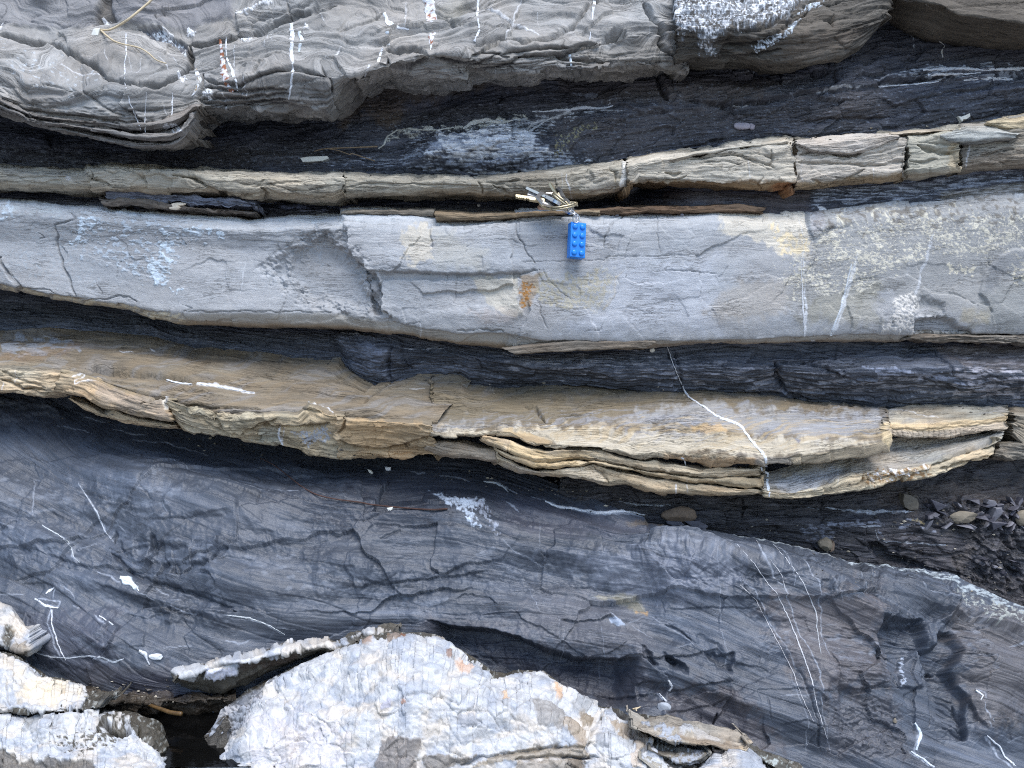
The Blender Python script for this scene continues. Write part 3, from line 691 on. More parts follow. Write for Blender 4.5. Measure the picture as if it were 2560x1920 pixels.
def x3_(A):
    A.lamina(8, .8, .3, 4, tone=.1, seed=9)
    for t_, w_, d_ in (('e 30,170 200,140 500,150 700,155 860,160', 2, 1.4), ('e 330,130 450,120 600,100', 4, 4), ('e 850,140 870,170 880,210', 4, 4), ('e 860,145 1000,140 1100,120 1200,90', 3, 2.5), ('e 0,130 20,180 30,210', 4, 4),
                       ('e 940,155 1000,180 1040,200', 3, 3), ('e 1320,110 1330,190', 2.5, 2), ('e 1650,50 1690,70 1700,130', 4, 4), ('e 1500,110 1560,140 1650,120', 2, 1.5), ('e 1490,90 1540,120 1600,110', 2, 1.2), ('e 1700,160 1650,190 1500,200', 2, 2)):
        A.crack(t_, w_, d_, .45)
    A.vein('e 1390,80 1400,140 1425,225', 4, VEIN, .3); A.vein('e 1365,70 1370,210', 2, VEIN, .1, .5); A.vein('e 575,120 590,205', 2, VEIN, .1, .5); A.vein('e 800,140 795,190', 2, VEIN, .1, .5)
    A.paint(A.mask('e 1480,100 1580,60 1690,110 1700,170 1600,200 1500,180', 14, 8), lin(190, 182, 168), .7)
    A.paint(A.mask('e 0,90 500,90 900,150 900,220 0,220', 30, 12), lin(158, 152, 138), .6)
    A.paint(A.mask('e 900,80 1330,60 1330,210 900,220', 24, 12), lin(128, 122, 110), .6)
    k = A.mask('e 1735,30 1768,30 1765,150 1725,160', 4, 3); A.paint(k, lin(236, 232, 224), .95); A.d += 1.5 * k
def x4_(A):
    A.paint(sst(.8, 1.1, A.S) * (1 - sst(2.9, 3.3, A.S)), lin(204, 196, 182), .55)
    for t_, w_, d_ in (('c 0,1060 60,1070 110,1060', 4, 4), ('c 120,940 250,940 330,910 400,915', 6, 7), ('c 160,980 300,960 450,950 620,1010 680,1030', 3, 2.5), ('c 260,930 400,960 560,940 700,980', 2, 1.5), ('c 660,920 670,980 650,1020', 3, 2.5),
                       ('c 0,1110 90,1105 140,1080', 3, 2.5), ('c 480,950 560,1000 640,1040', 2, 1.5), ('c 170,1000 350,990 480,1010', 2, 1.5), ('c 400,900 480,895 640,880 740,860', 4, 3.5), ('c 610,1090 580,1130 600,1190', 2.5, 2)):
        A.crack(t_, w_, d_, .45)
    A.vein('c 520,940 515,1000 530,1090', 2, VEIN, .2, .6)
    A.paint(A.mask('c -400,1110 200,1125 600,1110 800,1110 800,1250 -400,1250', 12, 8), lin(146, 118, 84), .8)
    A.d -= 3.5 * A.mask('c -400,1125 200,1135 600,1120 800,1125 800,1250 -400,1250', 6, 6)
    A.paint(A.mask('c 700,1140 800,1120 800,1190 640,1180', 10, 6), lin(160, 104, 66), .6)
    A.bulge('c 420,890 740,850 790,900 700,930', 2, 8)
def x5_(A):
    A.paint(sst(.8, 1.1, A.S) * (1 - sst(2.9, 3.3, A.S)), lin(200, 192, 182), .6)
    for t_, w_, d_ in (('c 960,885 1010,900 1060,930 1140,945 1220,935', 8, 9), ('c 830,950 900,930 960,890', 4, 4), ('c 820,1000 1000,1005 1160,1010 1300,1015 1400,1000 1490,985', 4, 3.5), ('c 1090,1120 1160,1090 1240,1040', 4, 4), ('c 810,1120 835,1090 835,1070', 4, 3.5),
                       ('c 900,1100 1000,1135 1080,1120', 2.5, 2), ('c 1490,900 1490,980 1495,1085', 4, 4), ('c 1070,930 1200,960 1350,930 1480,890', 3, 2), ('c 830,900 950,890 1000,870', 2, 1.5)):
        A.crack(t_, w_, d_, .45)
    A.overhang('c 960,880 1010,895 1060,925 1140,940 1220,930', 4, 50)
    A.vein('c 850,960 848,1150', 1.6, VEIN, .1, .5); A.vein('c 1280,1030 1295,1110', 3, VEIN, .2, .7)
    for q in (0, 12, 24, 36):
        A.crack('c 1060,%d 1240,%d 1420,%d 1500,%d' % (960 + q, 975 + q, 935 + q, 900 + q), 1.8, 1.4, .3)
    A.paint(A.mask('c 810,1120 1100,1110 1480,1060 1480,1120 800,1190', 12, 8), lin(176, 150, 114), .6)
def x6_(A):
    A.paint(1 - sst(3.0, 3.6, A.S), lin(172, 170, 156), .6)
    A.crack('c 1560,890 1640,920 1740,935 1800,930', 6, 6); A.crack('c 1510,990 1600,1000 1680,975', 3, 3, .4); A.crack('c 1560,870 1700,880 1800,890', 2, 1.5, .3)
    A.step('c 1810,890 1815,960 1830,1030', 4, 60)
    A.paint(A.mask('c 1760,880 1830,880 1840,1040 1760,1060', 10, 6), lin(190, 174, 146), .7)
def x7_(A):
    A.col[:] = A.col * np.array([.72, .72, .74])
    A.vein('c 1880,890 1870,950 1855,1030', 5, VEIN, .3, .85); A.crack('c 1940,950 2000,960 2060,925 2150,915', 3, 2.5, .4); A.paint(A.mask('c 1815,880 1875,880 1850,1030 1830,1030', 8, 5), lin(96, 88, 80), .6)
    A.paint(A.mask('c 1860,960 2400,900 2400,1040 1860,1040', 24, 12), lin(148, 134, 118), .6)
cream_block('block', XL, 222, 11, .004, extra=x1_, e1=10, caps=(0, .02))
cream_block('block', 214, 856, 12, -.006, extra=x2_, e0=14, e1=6)
cream_block('block', 858, 1560, 13, .0, extra=x3_, e0=6, e1=8)
cream_block('block', 1568, 1985, 14, -.012, extra=x4_, caps=(.02, .03))
cream_block('block', 1990, 2268, 15, -.01, extra=x5_)
cream_block('block', 2270, 2402, 16, -.013, extra=x6_)
cream_block('block', 2404, XR, 17, -.006, extra=x7_, caps=(.02, 0))
def slab(name, parent, mat, top, front, bot, x0, x1, Yb, Yf, seed, col, back=.03, caps=(.02, .02), e=(0, 0), tone=.15, extra=None, lam=(2.5, .6, .5), smooth=1, face=None, rgh=1.0, jit=2.0):
    """one plate of rock: the line where its top meets the rock behind, its front edge, its lower edge"""
    n0, n1 = ([x0] * 2 + [x0 + e[0]] * 2, [x1] * 2 + [x1 + e[1]] * 2) if True else None
    A = Rock([('T', top, Yb), ('T', front, Yf), ('T', bot, Yf + .001 if isinstance(Yf, float) else Yf), ('O', back, .002)], n0, n1, seed=seed, caps=caps, smooth=smooth, jit=jit)
    A.col[:] = col
    if face is not None: A.paint(sst(1.0, 1.12, A.S), face)
    A.rough(rgh, 20, 2.5, 4); A.tone(tone, 40, 3, hue=.06)
    A.lamina(lam[0], lam[1], lam[2], 3, tone=.14, L=24, M=sst(.9, 1.05, A.S)); A.lamina(1.2, .2, .2, 3, tone=.12, L=18, seed=4)
    A.rough(.3, 5, 2, 4)
    if extra: extra(A)
    return A.build(name, mat, parent)
# loose flakes still lying on the bed's top
slab('flake', cream, M_ROCK, 'c -40,990 150,940 400,890 740,842', 'c -40,1000 200,935 400,905 750,858', 'c -40,1012 200,950 400,920 750,880', 1672, 1966, .02, -.018, 18, lin(196, 188, 172), e=(20, 4))
slab('flake', cream, M_ROCK, 'c 1390,812 1600,790 1760,790', 'c 1390,822 1600,805 1780,795', 'c 1400,832 1600,815 1780,802', 2226, 2384, .02, -.015, 19, lin(176, 164, 146), e=(6, -4))
slab('flake', cream, M_ROCK, 'c 1700,815 1840,762 1990,750 2180,815', 'c 1705,825 1860,790 2000,800 2180,825', 'c 1760,865 1900,872 2050,860 2180,852', 2352, 2548, .01, -.02, 20, lin(172, 172, 166), e=(22, -4))
slab('flake', cream, M_ROCK, 'c 1990,740 2100,715 2212,695 2600,640', 'c 1995,752 2120,745 2212,735 2600,690', 'c 2030,770 2120,790 2212,800 2600,760', 2470, XR, .02, -.012, 21, lin(196, 180, 150), caps=(.02, 0), e=(14, 0))
slab('flake', cream, M_ROCK, 'c 800,870 1000,830 1200,815 1390,812 1450,830', 'c 1000,880 1100,860 1390,830 1450,838', 'c 1040,930 1150,945 1250,930 1390,875 1450,850', 1990, 2248, .015, -.018, 22, lin(190, 184, 176), e=(60, 0))

# ================================================================ crevice between the cream bed and the grey bed
cre = thing('shale_band', (0, .05, .13), 'dark crevice of thin shale leaves behind the bunch of keys', 'shale band')
A = Rock([('T', L3_BOT, [(-260, .06), (900, .06), (1400, .075), (1560, .07), (1750, .02), (2300, .012), (2700, .012)], -26), ('T', 'F -230,418 0,420 220,425 600,448 900,445 1200,440 1400,425 1700,440 1950,425 2212,390 2440,380', [(-260, .04), (900, .045), (1250, .05), (1550, .06), (1750, .012), (2300, .01), (2700, .008)]),
          ('T', L5_TOP, [(-260, .03), (900, .035), (1400, .04), (1700, .008), (2700, .012)], 6), ('O', .01, -.006)], XL, XR, seed=23, smooth=2)
A.col[:] = DEEP
A.rough(2.5, 30, 4, 3); A.tone(.35, 40, 5); A.lamina(2.6, 1.8, 1.6, 3, tone=.4, L=40); A.lamina(1.2, .5, .5, 2, tone=.3, L=30, seed=2); A.rough(.5, 6, 3, 4)
A.speckle(A.mask('d 680,160 1100,190 1600,260 2212,270 2212,320 1400,310 900,265 660,235', 12, 6), lin(146, 156, 182), 8, .02, .3, 7)
A.speckle(A.mask('f 900,150 1600,80 2212,40 2212,210 1600,240 900,280', 14, 8), lin(150, 158, 172), 6, .1, .25, 9)
A.paint(A.mask('f 1700,200 2212,140 2600,110 2600,215 1700,245', 8, 6), lin(150, 146, 134), .5)
A.paint(A.mask('f 0,160 600,200 900,170 900,330 620,330 600,270 0,270', 20, 8), lin(84, 76, 76), .6)
k = A.mask('f 945,280 975,280 1000,320 960,320', 4, 3); A.paint(k, WHITE)
A.build('shale_face', M_SHALE, cre)
slab('leaf', cre, M_ROCK, 'd 600,228 800,235 1000,262 1400,300 1600,322', 'd 610,236 800,242 1000,270 1400,308 1600,330', 'd 620,266 800,278 1000,300 1400,328 1600,335', 248, 640, .03, .004, 24, lin(128, 118, 108), e=(4, -8), lam=(1.6, 1.6, 1.4), rgh=2, jit=4)
slab('leaf', cre, M_SHALE, 'd 680,150 1000,185 1400,225 1560,240', 'd 690,165 1000,205 1400,245 1560,255', 'd 640,232 900,262 1200,280 1560,292', 278, 640, .035, .004, 25, lin(118, 124, 140), e=(-14, 0), lam=(1.5, 2.2, 2.), rgh=3, tone=.4, jit=5)
slab('leaf', cre, M_ROCK, 'e 20,305 300,298 580,296', 'e 20,312 300,306 580,302', 'e 20,332 300,334 580,345', 856, 1088, .03, .006, 26, lin(134, 126, 114), lam=(1.6, 1., .9))
slab('leaf', cre, M_ROCK, 'e 580,300 800,315 1100,312 1300,305 1600,300', 'e 582,322 800,338 1100,328 1250,318 1600,312', 'e 600,372 760,372 900,365 1110,350 1400,338 1600,335', 1086, 1500, .035, -.006, 27, lin(142, 126, 104), e=(4, 0), lam=(1.8, 1., .8))
slab('leaf', cre, M_ROCK, 'e 1480,300 1700,285 1900,282 f 200,275 450,262 620,285', 'e 1480,312 1700,298 1900,290 f 200,282 450,272 625,292', 'e 1480,330 1700,335 1900,322 f 200,325 450,318 625,325', 1448, 1914, .03, -.004, 28, lin(118, 98, 80), e=(6, 0), lam=(1.8, 1., .8))

# ================================================================ main grey bed
grey = thing('grey_rock_bed', (0, .03, .02), 'thick pale grey sandstone bed with a smooth face, the blue toy brick hanging against it', 'rock bed')
A = Rock([('T', L5_TOP, .05, -2), ('T', L5_TOP, .018, 1), ('T', L5_TOP, [(-260, -.002), (900, .0), (1300, -.004), (2700, .002)], 34),
          ('T', 'F -230,520 400,530 800,560 1300,580 2212,560 2440,560', [(-260, .004), (500, .006), (800, .008), (1000, -.003), (1600, -.006), (2300, -.002), (2700, .004)]),
          ('T', L5_BEV, [(-260, .0), (500, .0), (900, .002), (1200, -.006), (2000, -.004), (2700, .002)]), ('T', L5_BOT, [(-260, .014), (480, .012), (900, .01), (1200, .006), (2000, .006), (2700, .01)]), ('O', .07, .004), ('O', .05, .002)],
         XL, XR, seed=30, smooth=3)
A.col[:] = GREY
right = A.mask('e 0,330 20,380 55,520 85,600 135,655 170,690 180,760 210,850 240,920 300,935 320,990 300,1250 f 3400,1200 3400,-300 e 0,-300', 3, 6, 22)
left = 1 - right
A.rough(1.4, 45, 2, 3); A.rough(.22, 7, 1.6, 4); A.tone(.10, 90, 2, hue=.03); A.tone(.05, 14, 2, seed=3)
A.facets(90, 60, 2.2, 2.6, .2, seed=1, M=right); A.facets(50, 26, .7, 1.0, .1, seed=41)
A.lamina(1.5, .22, .3, 3, tone=.05, L=30, M=(1 - sst(2.2, 3.0, A.S)) * .9 + .15)
A.lamina(2.2, .7, .8, 2, tone=.1, L=22, seed=5, M=(1 - sst(1.5, 2.3, A.S)))
A.paint((1 - sst(1.2, 2.4, A.S)), lin(214, 219, 224), .6)  # top edge painted paler, as a highlight along the ledge
A.d += 6.5 * right * (1 - sst(3.7, 4.2, A.S))
A.d -= 9.0 * A.mask('d 1650,650 1950,480 2000,470 2120,560 2212,640 e 140,660 200,900 d 2212,900 1900,860', 60, 20)
# ledge across the proud plate
A.d -= 4.2 * A.mask('e 255,703 420,700 560,706 760,722 905,717 1095,712 1098,800 1000,900 700,900 400,960 320,985 296,930 262,850', 60, 6) + 3.0 * A.mask('e 255,698 420,694 560,700 760,716 905,711 1100,706 1105,735 700,745 260,735', 5, 2)
A.crack('e 165,688 300,690 420,693 560,700 760,715 905,708 1100,702 1220,680', 2, 2.5, .5)
A.overhang('e 165,688 300,690 420,693 560,700 760,715 905,708 1100,702 1220,680', 2.0, 70)
k = A.mask('e 150,670 185,700 230,700 262,860 255,940 215,955 195,900 185,800', 6, 5); A.d -= 6 * k; A.paint(k, lin(110, 110, 112), .4)
A.facets(16, 24, 2.0, 2, .4, seed=7, M=A.mask('e 130,640 260,700 330,960 380,1050 260,1050 180,960', 12, 8) * .8)
A.facets(20, 16, 1.4, 1.4, .3, seed=8, M=A.mask('e 0,360 60,400 110,600 180,690 120,690 40,560 -40,420', 12, 8) * .8)
A.step('e 1098,705 1100,800 1098,905 1135,962', -2.6, 80, 1.2)
A.step('e 560,415 565,500 585,560', 1.2, 60); A.step('e 885,600 885,650 880,690', 1.2, 40); A.crack('e 885,605 886,690', 1.5, .8, .2)
for t_, w_, d_ in (('e 1084,415 1088,470 1120,520 1160,590 1195,640', 2.6, 2.2), ('e 1060,480 1130,482', 1.5, 1), ('e 1240,675 1280,740 1340,800 1420,860', 1.8, 1.2), ('e 1760,352 1720,395 1650,440 1620,490 1615,560', 3, 2.2), ('e 1940,360 1945,480 1958,582', 1.8, 1.2),
                   ('e 1100,632 1300,632 1500,628 1620,622 1640,605 1800,600 2000,600 2212,590', 1.8, 1.2), ('e 1220,880 1240,960 1275,1040', 2, 1.5), ('e 1610,1015 1600,1045 1500,1055', 2, 1.4), ('e 720,720 715,850 700,880', 2, 1.2), ('e 660,715 650,830', 1.2, .7),
                   ('e 850,1040 1000,1050', 4, 3), ('e 720,1045 850,1048', 3, 2), ('e 1690,715 1720,770 1660,880 1620,930', 1.6, .8), ('e 1970,680 2212,690', 1.8, 1.2), ('f 0,685 200,690 330,705', 1.8, 1.2), ('f 0,590 120,592', 1.6, 1), ('e 540,420 570,520 575,560', 2, 1.2),
                   ('e 0,410 100,400 180,420', 2, 1.5), ('e 1470,420 1500,500 1515,560', 1.6, 1), ('e 170,690 400,660 700,640', 1.4, .8), ('e 320,995 420,1010 500,1000', 2, 1.4),
                   ('d 430,310 465,358 385,385 336,400 350,452 345,500 366,572 380,652 412,702 440,782 466,842', 3.6, 3.2), ('d 465,372 470,460', 2, 1.4), ('d 240,450 266,475 230,490', 2.5, 1.8), ('d 590,750 632,832', 2.2, 1.6), ('d 0,595 40,680 90,740 130,790', 6, 6),
                   ('d 520,870 660,850 740,830 850,870', 3, 2.5), ('d 1130,930 1500,930 2050,936', 2.2, 1.4), ('d 130,795 260,790 330,810', 3, 2.5), ('d 710,730 740,640 780,600', 1.5, 1), ('d 1120,890 1180,910 1130,935', 2, 1.5)):
    A.crack(t_, w_ * .62, d_ * .8, .6)
A.step('d 20,590 60,690 100,745 140,800', -4, 60)
A.step('d 430,310 385,385 336,400 350,452 366,572 412,702 466,842', .9, 60)
# right-hand half: hollows, scar edge
A.d -= 7 * A.mask('f 1515,985 1690,965 1780,1010 1870,1066 1600,1068 1525,1060', 10, 4)
A.d -= 4 * A.mask('f 1545,850 1690,885 1680,970 1520,965', 24, 8); A.overhang('f 1520,975 1600,972 1690,965', 2, 40)
A.step('f 2260,535 2100,562 2045,600 1955,690 1920,820 1962,862 2000,950 2005,1020', 2.6, 90, 3)
A.bulge('f 1380,870 1500,820 1510,1060 1320,1060', 1.5, 20)
A.step('f 860,350 880,440 900,500 950,470 1180,330', 1.2, 40); A.step('f 1060,880 1080,820 1150,740 1300,720', 1.2, 50); A.step('f 1310,1060 1310,960 1390,860', -1.2, 50)
# weathering colours
A.paint(A.mask('e 365,480 450,425 545,412 568,500 580,560 585,600 480,650 425,655 400,560', 8, 12, 16), lin(206, 198, 182), .7)
A.paint(A.mask('e 570,430 900,560 890,690 590,660', 30, 14), lin(180, 178, 170), .6)
A.paint(A.mask('e 800,722 1095,712 1098,900 1125,960 1000,950 900,882 850,800', 8, 7), lin(196, 190, 176), .75)
A.paint(A.mask('e 800,920 1100,940 1060,1000 850,1000', 20, 12), lin(172, 158, 150), .4)
rk = A.mask('e 1100,712 1225,708 1215,780 1180,890 1130,932 1102,915', 8, 7)
A.paint(rk, lin(158, 138, 112), .7); A.speckle(A.mask('e 1100,740 1180,760 1175,880 1130,930 1102,912', 16, 9), lin(160, 116, 66), 7, -.15, .35)
A.speckle(A.mask('e 1230,720 1730,690 1690,800 1620,940 1250,900 1210,800', 24, 16), lin(180, 172, 148), 10, -.15, .4, a=.7)
A.vein('e 1735,690 1690,720 1682,830 1650,880 1612,925', 6, lin(196, 176, 132), 0, .7)
A.paint(A.mask('e 1700,620 2212,640 f 300,600 330,1060 e 1300,1080 1600,900', 50, 24), lin(186, 190, 198), .65)
A.paint(A.mask('f 340,325 700,345 850,350 885,480 890,600 840,612 700,600 620,532 500,480 345,470', 12, 10, 18), lin(214, 206, 190), .75)
A.speckle(A.mask('f 640,420 890,480 890,600 700,600', 16, 8), lin(226, 210, 178), 14, .0, .3)
A.paint(A.mask('f 460,740 740,740 750,900 700,960 300,1000 240,960', 30, 20), lin(172, 166, 158), .6)
A.paint(A.mask('f 890,380 1250,300 2212,215 2800,200 2800,1000 2000,1040 1560,900 1300,820 1050,960 860,1000 740,900 860,600', 30, 20), lin(152, 152, 150), .7)
A.paint(A.mask('f 860,860 1300,760 1300,1000 860,1010', 40, 20), lin(158, 154, 138), .5)
lich = A.mask('f 900,420 1200,340 1600,300 2212,330 2500,330 2500,640 2212,560 1950,640 1850,600 1600,580 1300,790 1050,830 880,850 700,840 690,640 850,600', 50, 30, 40)
lich = lich * (.62 + .38 * sst(-.35, .35, fbm(A.PX / 60, A.PY / 40, 77, 3))); A.speckle(lich, lin(206, 201, 186), 5.0, .10, .16, 1.5, rise=.15, o=4, a=.9); A.speckle(lich, lin(220, 215, 198), 9, .28, .14, 1.6, rise=.2, o=5, seed=3, a=.85)
A.speckle(A.mask('f 1700,640 1900,640 1900,720 1720,700', 12, 10), lin(212, 206, 188), 8, .1, .12, 1.5)
A.speckle(A.mask('f 2080,660 2500,560 2500,800 2100,760', 20, 12), lin(212, 206, 188), 8, .15, .12, 1.5)
A.speckle(A.mask('f 850,300 2212,230 2212,420 900,470', 50, 24), lin(112, 106, 98), 12, .25, .2, 2, a=.7)
A.paint(A.mask('f 875,365 960,360 985,400 950,470 900,450', 8, 6), lin(170, 168, 174), .4); A.paint(A.mask('f 845,350 880,360 900,500 960,470 920,520 880,500', 6, 4), lin(126, 132, 138), .7)
A.speckle(A.mask('f 1390,860 1500,820 1540,880 1500,970 1510,1055 1310,1060 1380,960', 12, 8), lin(216, 212, 206), 7, -.15, .3, rise=.5)
A.paint(A.mask('f 2000,600 2200,560 2212,650 2050,720 2000,820 1930,830', 14, 8), lin(118, 122, 128), .5)
A.paint(A.mask('f 1900,820 2212,760 2600,760 2600,1060 1960,1060', 30, 16), lin(142, 144, 142), .5)
A.paint(A.mask('f 1800,920 1980,930 1960,1000 1800,990', 20, 10), lin(166, 154, 124), .4)
# white salt and lime crusts on the left face
wc = A.mask('d 460,300 900,300 1380,440 1080,600 1060,760 960,790 700,700 470,560', 40, 24)
A.tone(.06, 8, 1, seed=6); A.speckle(wc, lin(186, 196, 206), 12, .28, .14, 1.4, rise=.6, o=5); A.speckle(A.mask('d 0,260 700,300 600,800 0,740', 60, 30), lin(170, 180, 188), 9, .35, .25, a=.5)
for c_ in ('d 500,350 590,342 580,420 512,440 470,535 442,520', 'd 990,430 1060,462 1150,420 1230,400 1370,440 1375,485 1260,452 1150,440 1060,470 1010,480', 'd 910,620 1000,560 1060,600 1045,700 1025,770 960,780 905,700', 'd 720,300 750,300 760,370 735,350', 'd 790,640 850,650 850,680 800,680', 'd 1055,795 1100,795 1090,820 1060,815', 'd 990,915 1040,930 1030,950 985,945', 'd 980,520 1040,480 1060,560 1000,600', 'd 0,270 100,260 90,330 0,400'):
    A.speckle(A.mask(c_, 8, 10, 16), lin(206, 220, 232), 12, -.12, .25, 1.6, rise=.6)
A.speckle(A.mask('d 0,260 1500,340 e 200,380 400,400 d 1500,380 600,330 0,330', 12, 8), lin(200, 208, 212), 10, .1, .3, 4, a=.7)
A.speckle(A.mask('d 1600,380 2000,420 2000,620 1850,600 1700,500', 40, 24), lin(166, 174, 182), 8, .15, .2, a=.6)
lipm = sst(3.9, 4.3, A.S) * (1 - sst(5.05, 5.2, A.S))
A.paint(lipm, lin(168, 160, 144), .55)
A.speckle(lipm * (1 - sst(430, 520, A.PX)), lin(206, 198, 178), 10, -.1, .3, 2)
A.paint(sst(4.5, 4.9, A.S) * sst(420, 480, A.PX), lin(156, 138, 116), .6)
A.facets(30, 10, 2, 1.5, .8, seed=12, M=lipm * (1 - sst(430, 520, A.PX)))
A.facets(46, 22, 1.2, 1, .4, seed=13, M=lipm * sst(820, 900, A.PX))
# calcite veins
for t_, w_, a_ in (('f 815,400 830,470 838,600 848,800', 3, .5), ('f 848,800 858,960 862,1085', 7, .95), ('f 1165,580 1150,640', 4, .5), ('f 1152,640 1120,780 1085,920 1060,990', 9, .8), ('f 1060,990 1040,1040 1026,1080', 13, .95), ('f 1625,470 1600,560 1580,640 1540,750 1510,835', 8, .6),
                   ('f 1480,620 1465,720', 6, .25), ('f 1410,740 1400,800', 6, .25), ('d 1510,640 1490,740 1475,830', 2.4, .7), ('d 1500,850 1535,920', 1.6, .5), ('e 500,1015 495,1075', 7, .8), ('d 1750,930 1765,1000', 2, .4), ('f 770,1085 765,1125', 3, .8), ('f 920,1100 915,1125', 4, .8)):
    A.vein(t_, w_, lin(216, 220, 226), .3, a_)
k = A.mask('f 905,1105 935,1105 930,1130 910,1130', 3, 2); A.paint(k, WHITE)
A.build('rock_face', M_GREY, grey)
slab('scale', grey, M_GREY, 'e 1000,1150 1200,1120 1500,1098 1900,1105', 'e 1000,1158 1200,1135 1500,1112 1900,1115', 'e 1080,1190 1300,1180 1600,1168 1900,1160', 1256, 1640, .0, -.008, 31, lin(122, 114, 104), e=(30, -30), caps=(.01, .01), lam=(3, .4, .3), rgh=.4)
slab('leaf', grey, M_ROCK, 'f 1500,1062 1700,1066 2212,1075 2600,1075', 'f 1500,1070 1700,1072 2212,1080 2600,1080', 'f 1480,1102 1640,1120 1700,1118 2212,1130 2600,1130', 2270, XR, .01, -.004, 32, lin(130, 121, 110), e=(-12, 0), caps=(.02, 0), lam=(1.6, 1.6, 1.4))

# ================================================================ dark recess under the grey bed
sh3 = thing('shale_band', (.1, .06, -.01), 'dark blue shale band under the thick grey bed, streaked pale along its leaves', 'shale band')
A = Rock([('T', L5_BOT, [(-260, .085), (500, .09), (820, .07), (1000, .045), (1500, .03), (2100, .03), (2700, .03)], -34),
          ('T', 'F -230,655 0,660 300,690 600,730 760,750 900,760 1200,790 1500,800 1800,800 2212,800 2440,800', [(-260, .09), (600, .075), (820, .055), (1000, .03), (1400, .02), (2000, .012), (2350, .0), (2700, .0)]),
          ('T', L7_BACK, [(-260, .07), (600, .065), (840, .05), (1000, .04), (1400, .045), (2000, .045), (2400, .035), (2700, .03)], 10), ('O', .0, -.012)], XL, XR, seed=33, smooth=4)
A.col[:] = lin(74, 80, 92)
A.rough(4, 40, 2.5, 3); A.tone(.35, 50, 5); A.lamina(2.8, 1.4, 1.2, 4, tone=.32, L=45); A.lamina(1.1, .4, .3, 2, tone=.22, L=30, seed=2); A.rough(.6, 7, 3, 5)
A.facets(70, 14, 3, 2, .6, seed=2, tone=.15)
A.bulge('g 830,10 1000,50 1250,70 1700,60 2100,120 2090,210 1800,200 1350,180 1200,160 960,100 840,70', 8, 24, 10); A.bulge('h 20,120 300,100 420,260 300,380 120,310 30,240', 10, 20, 8)
A.speckle(A.mask('g 830,20 1250,60 1350,180 1150,150 830,80', 20, 10), lin(104, 110, 124), 7, .1, .4, 3, a=.6)
A.speckle(A.mask('h 20,100 330,160 300,380 130,320 30,240', 20, 10), lin(112, 120, 138), 6, .05, .4, 4, a=.7); A.speckle(A.mask('h 450,260 740,265 1000,370 1100,410 900,390 700,320 450,320', 14, 8), lin(116, 122, 136), 6, .05, .4, 5, a=.7)
A.speckle(A.mask('h 900,190 2212,220 i 700,280 1800,380 2212,420 i 2212,500 700,470 h 2212,430 1100,300', 40, 20), lin(150, 154, 166), 6, .25, .25, 11, a=.75)
A.speckle(A.mask('i 1200,280 1800,330 1900,400 1300,340', 12, 8), lin(150, 158, 178), 8, .05, .3, 8); A.speckle(A.mask('i 1800,200 2500,180 2500,520 1750,480', 40, 16), lin(164, 164, 174), 9, .12, .25, 7)
A.paint(A.mask('i 1650,160 2300,100 2300,300 1850,300 1760,240', 30, 16), lin(96, 86, 80), .55)
A.vein('h 380,175 500,165 640,172', 3, lin(170, 178, 190), .1, .7); A.vein('h 40,105 120,110 200,115', 5, lin(190, 198, 208), .2, .7); A.vein('i 1400,545 1560,480 2212,500', 3, lin(170, 178, 190), .1, .4)
for t_, w_, d_ in (('h 2060,200 2090,300 2100,400 i 110,400', 3.5, 3), ('i 20,180 60,280 100,380 110,420', 3, 3), ('i 690,250 710,300 700,370 740,430 800,470 880,485', 6, 6), ('h 840,240 880,300 1000,340', 3, 2.5), ('h 400,240 440,310', 3, 2.5), ('i 850,265 1000,300 1200,380', 3, 2.5), ('h 330,160 300,300 310,360', 4, 4), ('i 1650,180 1740,260 1780,330', 3, 2.5)):
    A.crack(t_, w_, d_, .5)
A.step('i 690,250 715,320 700,380 760,450', 4, 120); A.overhang('i 640,250 850,262 1000,295 1180,370', 3, 60)
A.build('shale_face', M_SHALE, sh3)
# ================================================================ ochre bed
och = thing('ochre_rock_bed', (0, -.02, -.05), 'ochre sandstone ledge of overlapping plates jutting below the thick grey bed', 'rock bed')
OTOP = lin(122, 112, 97); OBLUE = lin(152, 152, 154); OFACE = lin(206, 187, 158)
def top_tones(A, M=1., seed=0):
    """streaks of brown, grey-blue and buff that sweep along the bedding surface"""
    w = A.PY + .16 * A.PX + 30 * fbm(A.PX / 240., A.PY / 90., A.seed + 1, 3)
    n = fbm(A.PX / 170., w / 16., A.seed + 201 + seed, 4, .55)
    k = sst(.05, .5, n)[..., None] * M; A.col = A.col * (1 - .4 * k) + OBLUE * .78 * .4 * k
    k = sst(.1, .55, -n)[..., None] * M; A.col = A.col * (1 - .28 * k) + lin(136, 118, 92) * .28 * k
# back surface on the left
A = Rock([('T', L7_BACK, [(-260, .075), (600, .07), (840, .055), (1100, .045)], -4), ('T', 'g 0,180 400,190 800,200 1200,260 1600,320 2000,380 h 100,430 400,450 600,480', .02),
          ('T', 'F -230,785 g 0,258 250,262 530,300 700,340 900,362 1050,395 1300,440 1600,470 1850,480 2090,500 h 150,520 560,565', [(-260, -.025), (400, -.03), (700, -.03), (1100, -.03)]),
          ('T', 'F -230,800 g 0,330 250,345 530,345 720,420 900,480 1030,495 1150,520 1300,562 1600,570 1850,575 2090,595 h 200,602 560,640', [(-260, -.04), (400, -.045), (760, -.05), (1100, -.045)]), ('O', .02, -.012)], XL, [1180, 1150, 1110, 1090, 1090], seed=40, smooth=4)
A.col[:] = OTOP; A.rough(2.2, 40, 2.5, 3); A.tone(.16, 40, 4, hue=.05); top_tones(A); A.rough(.4, 6, 3, 4); A.lamina(5, .5, .3, 8, tone=.12, L=60)
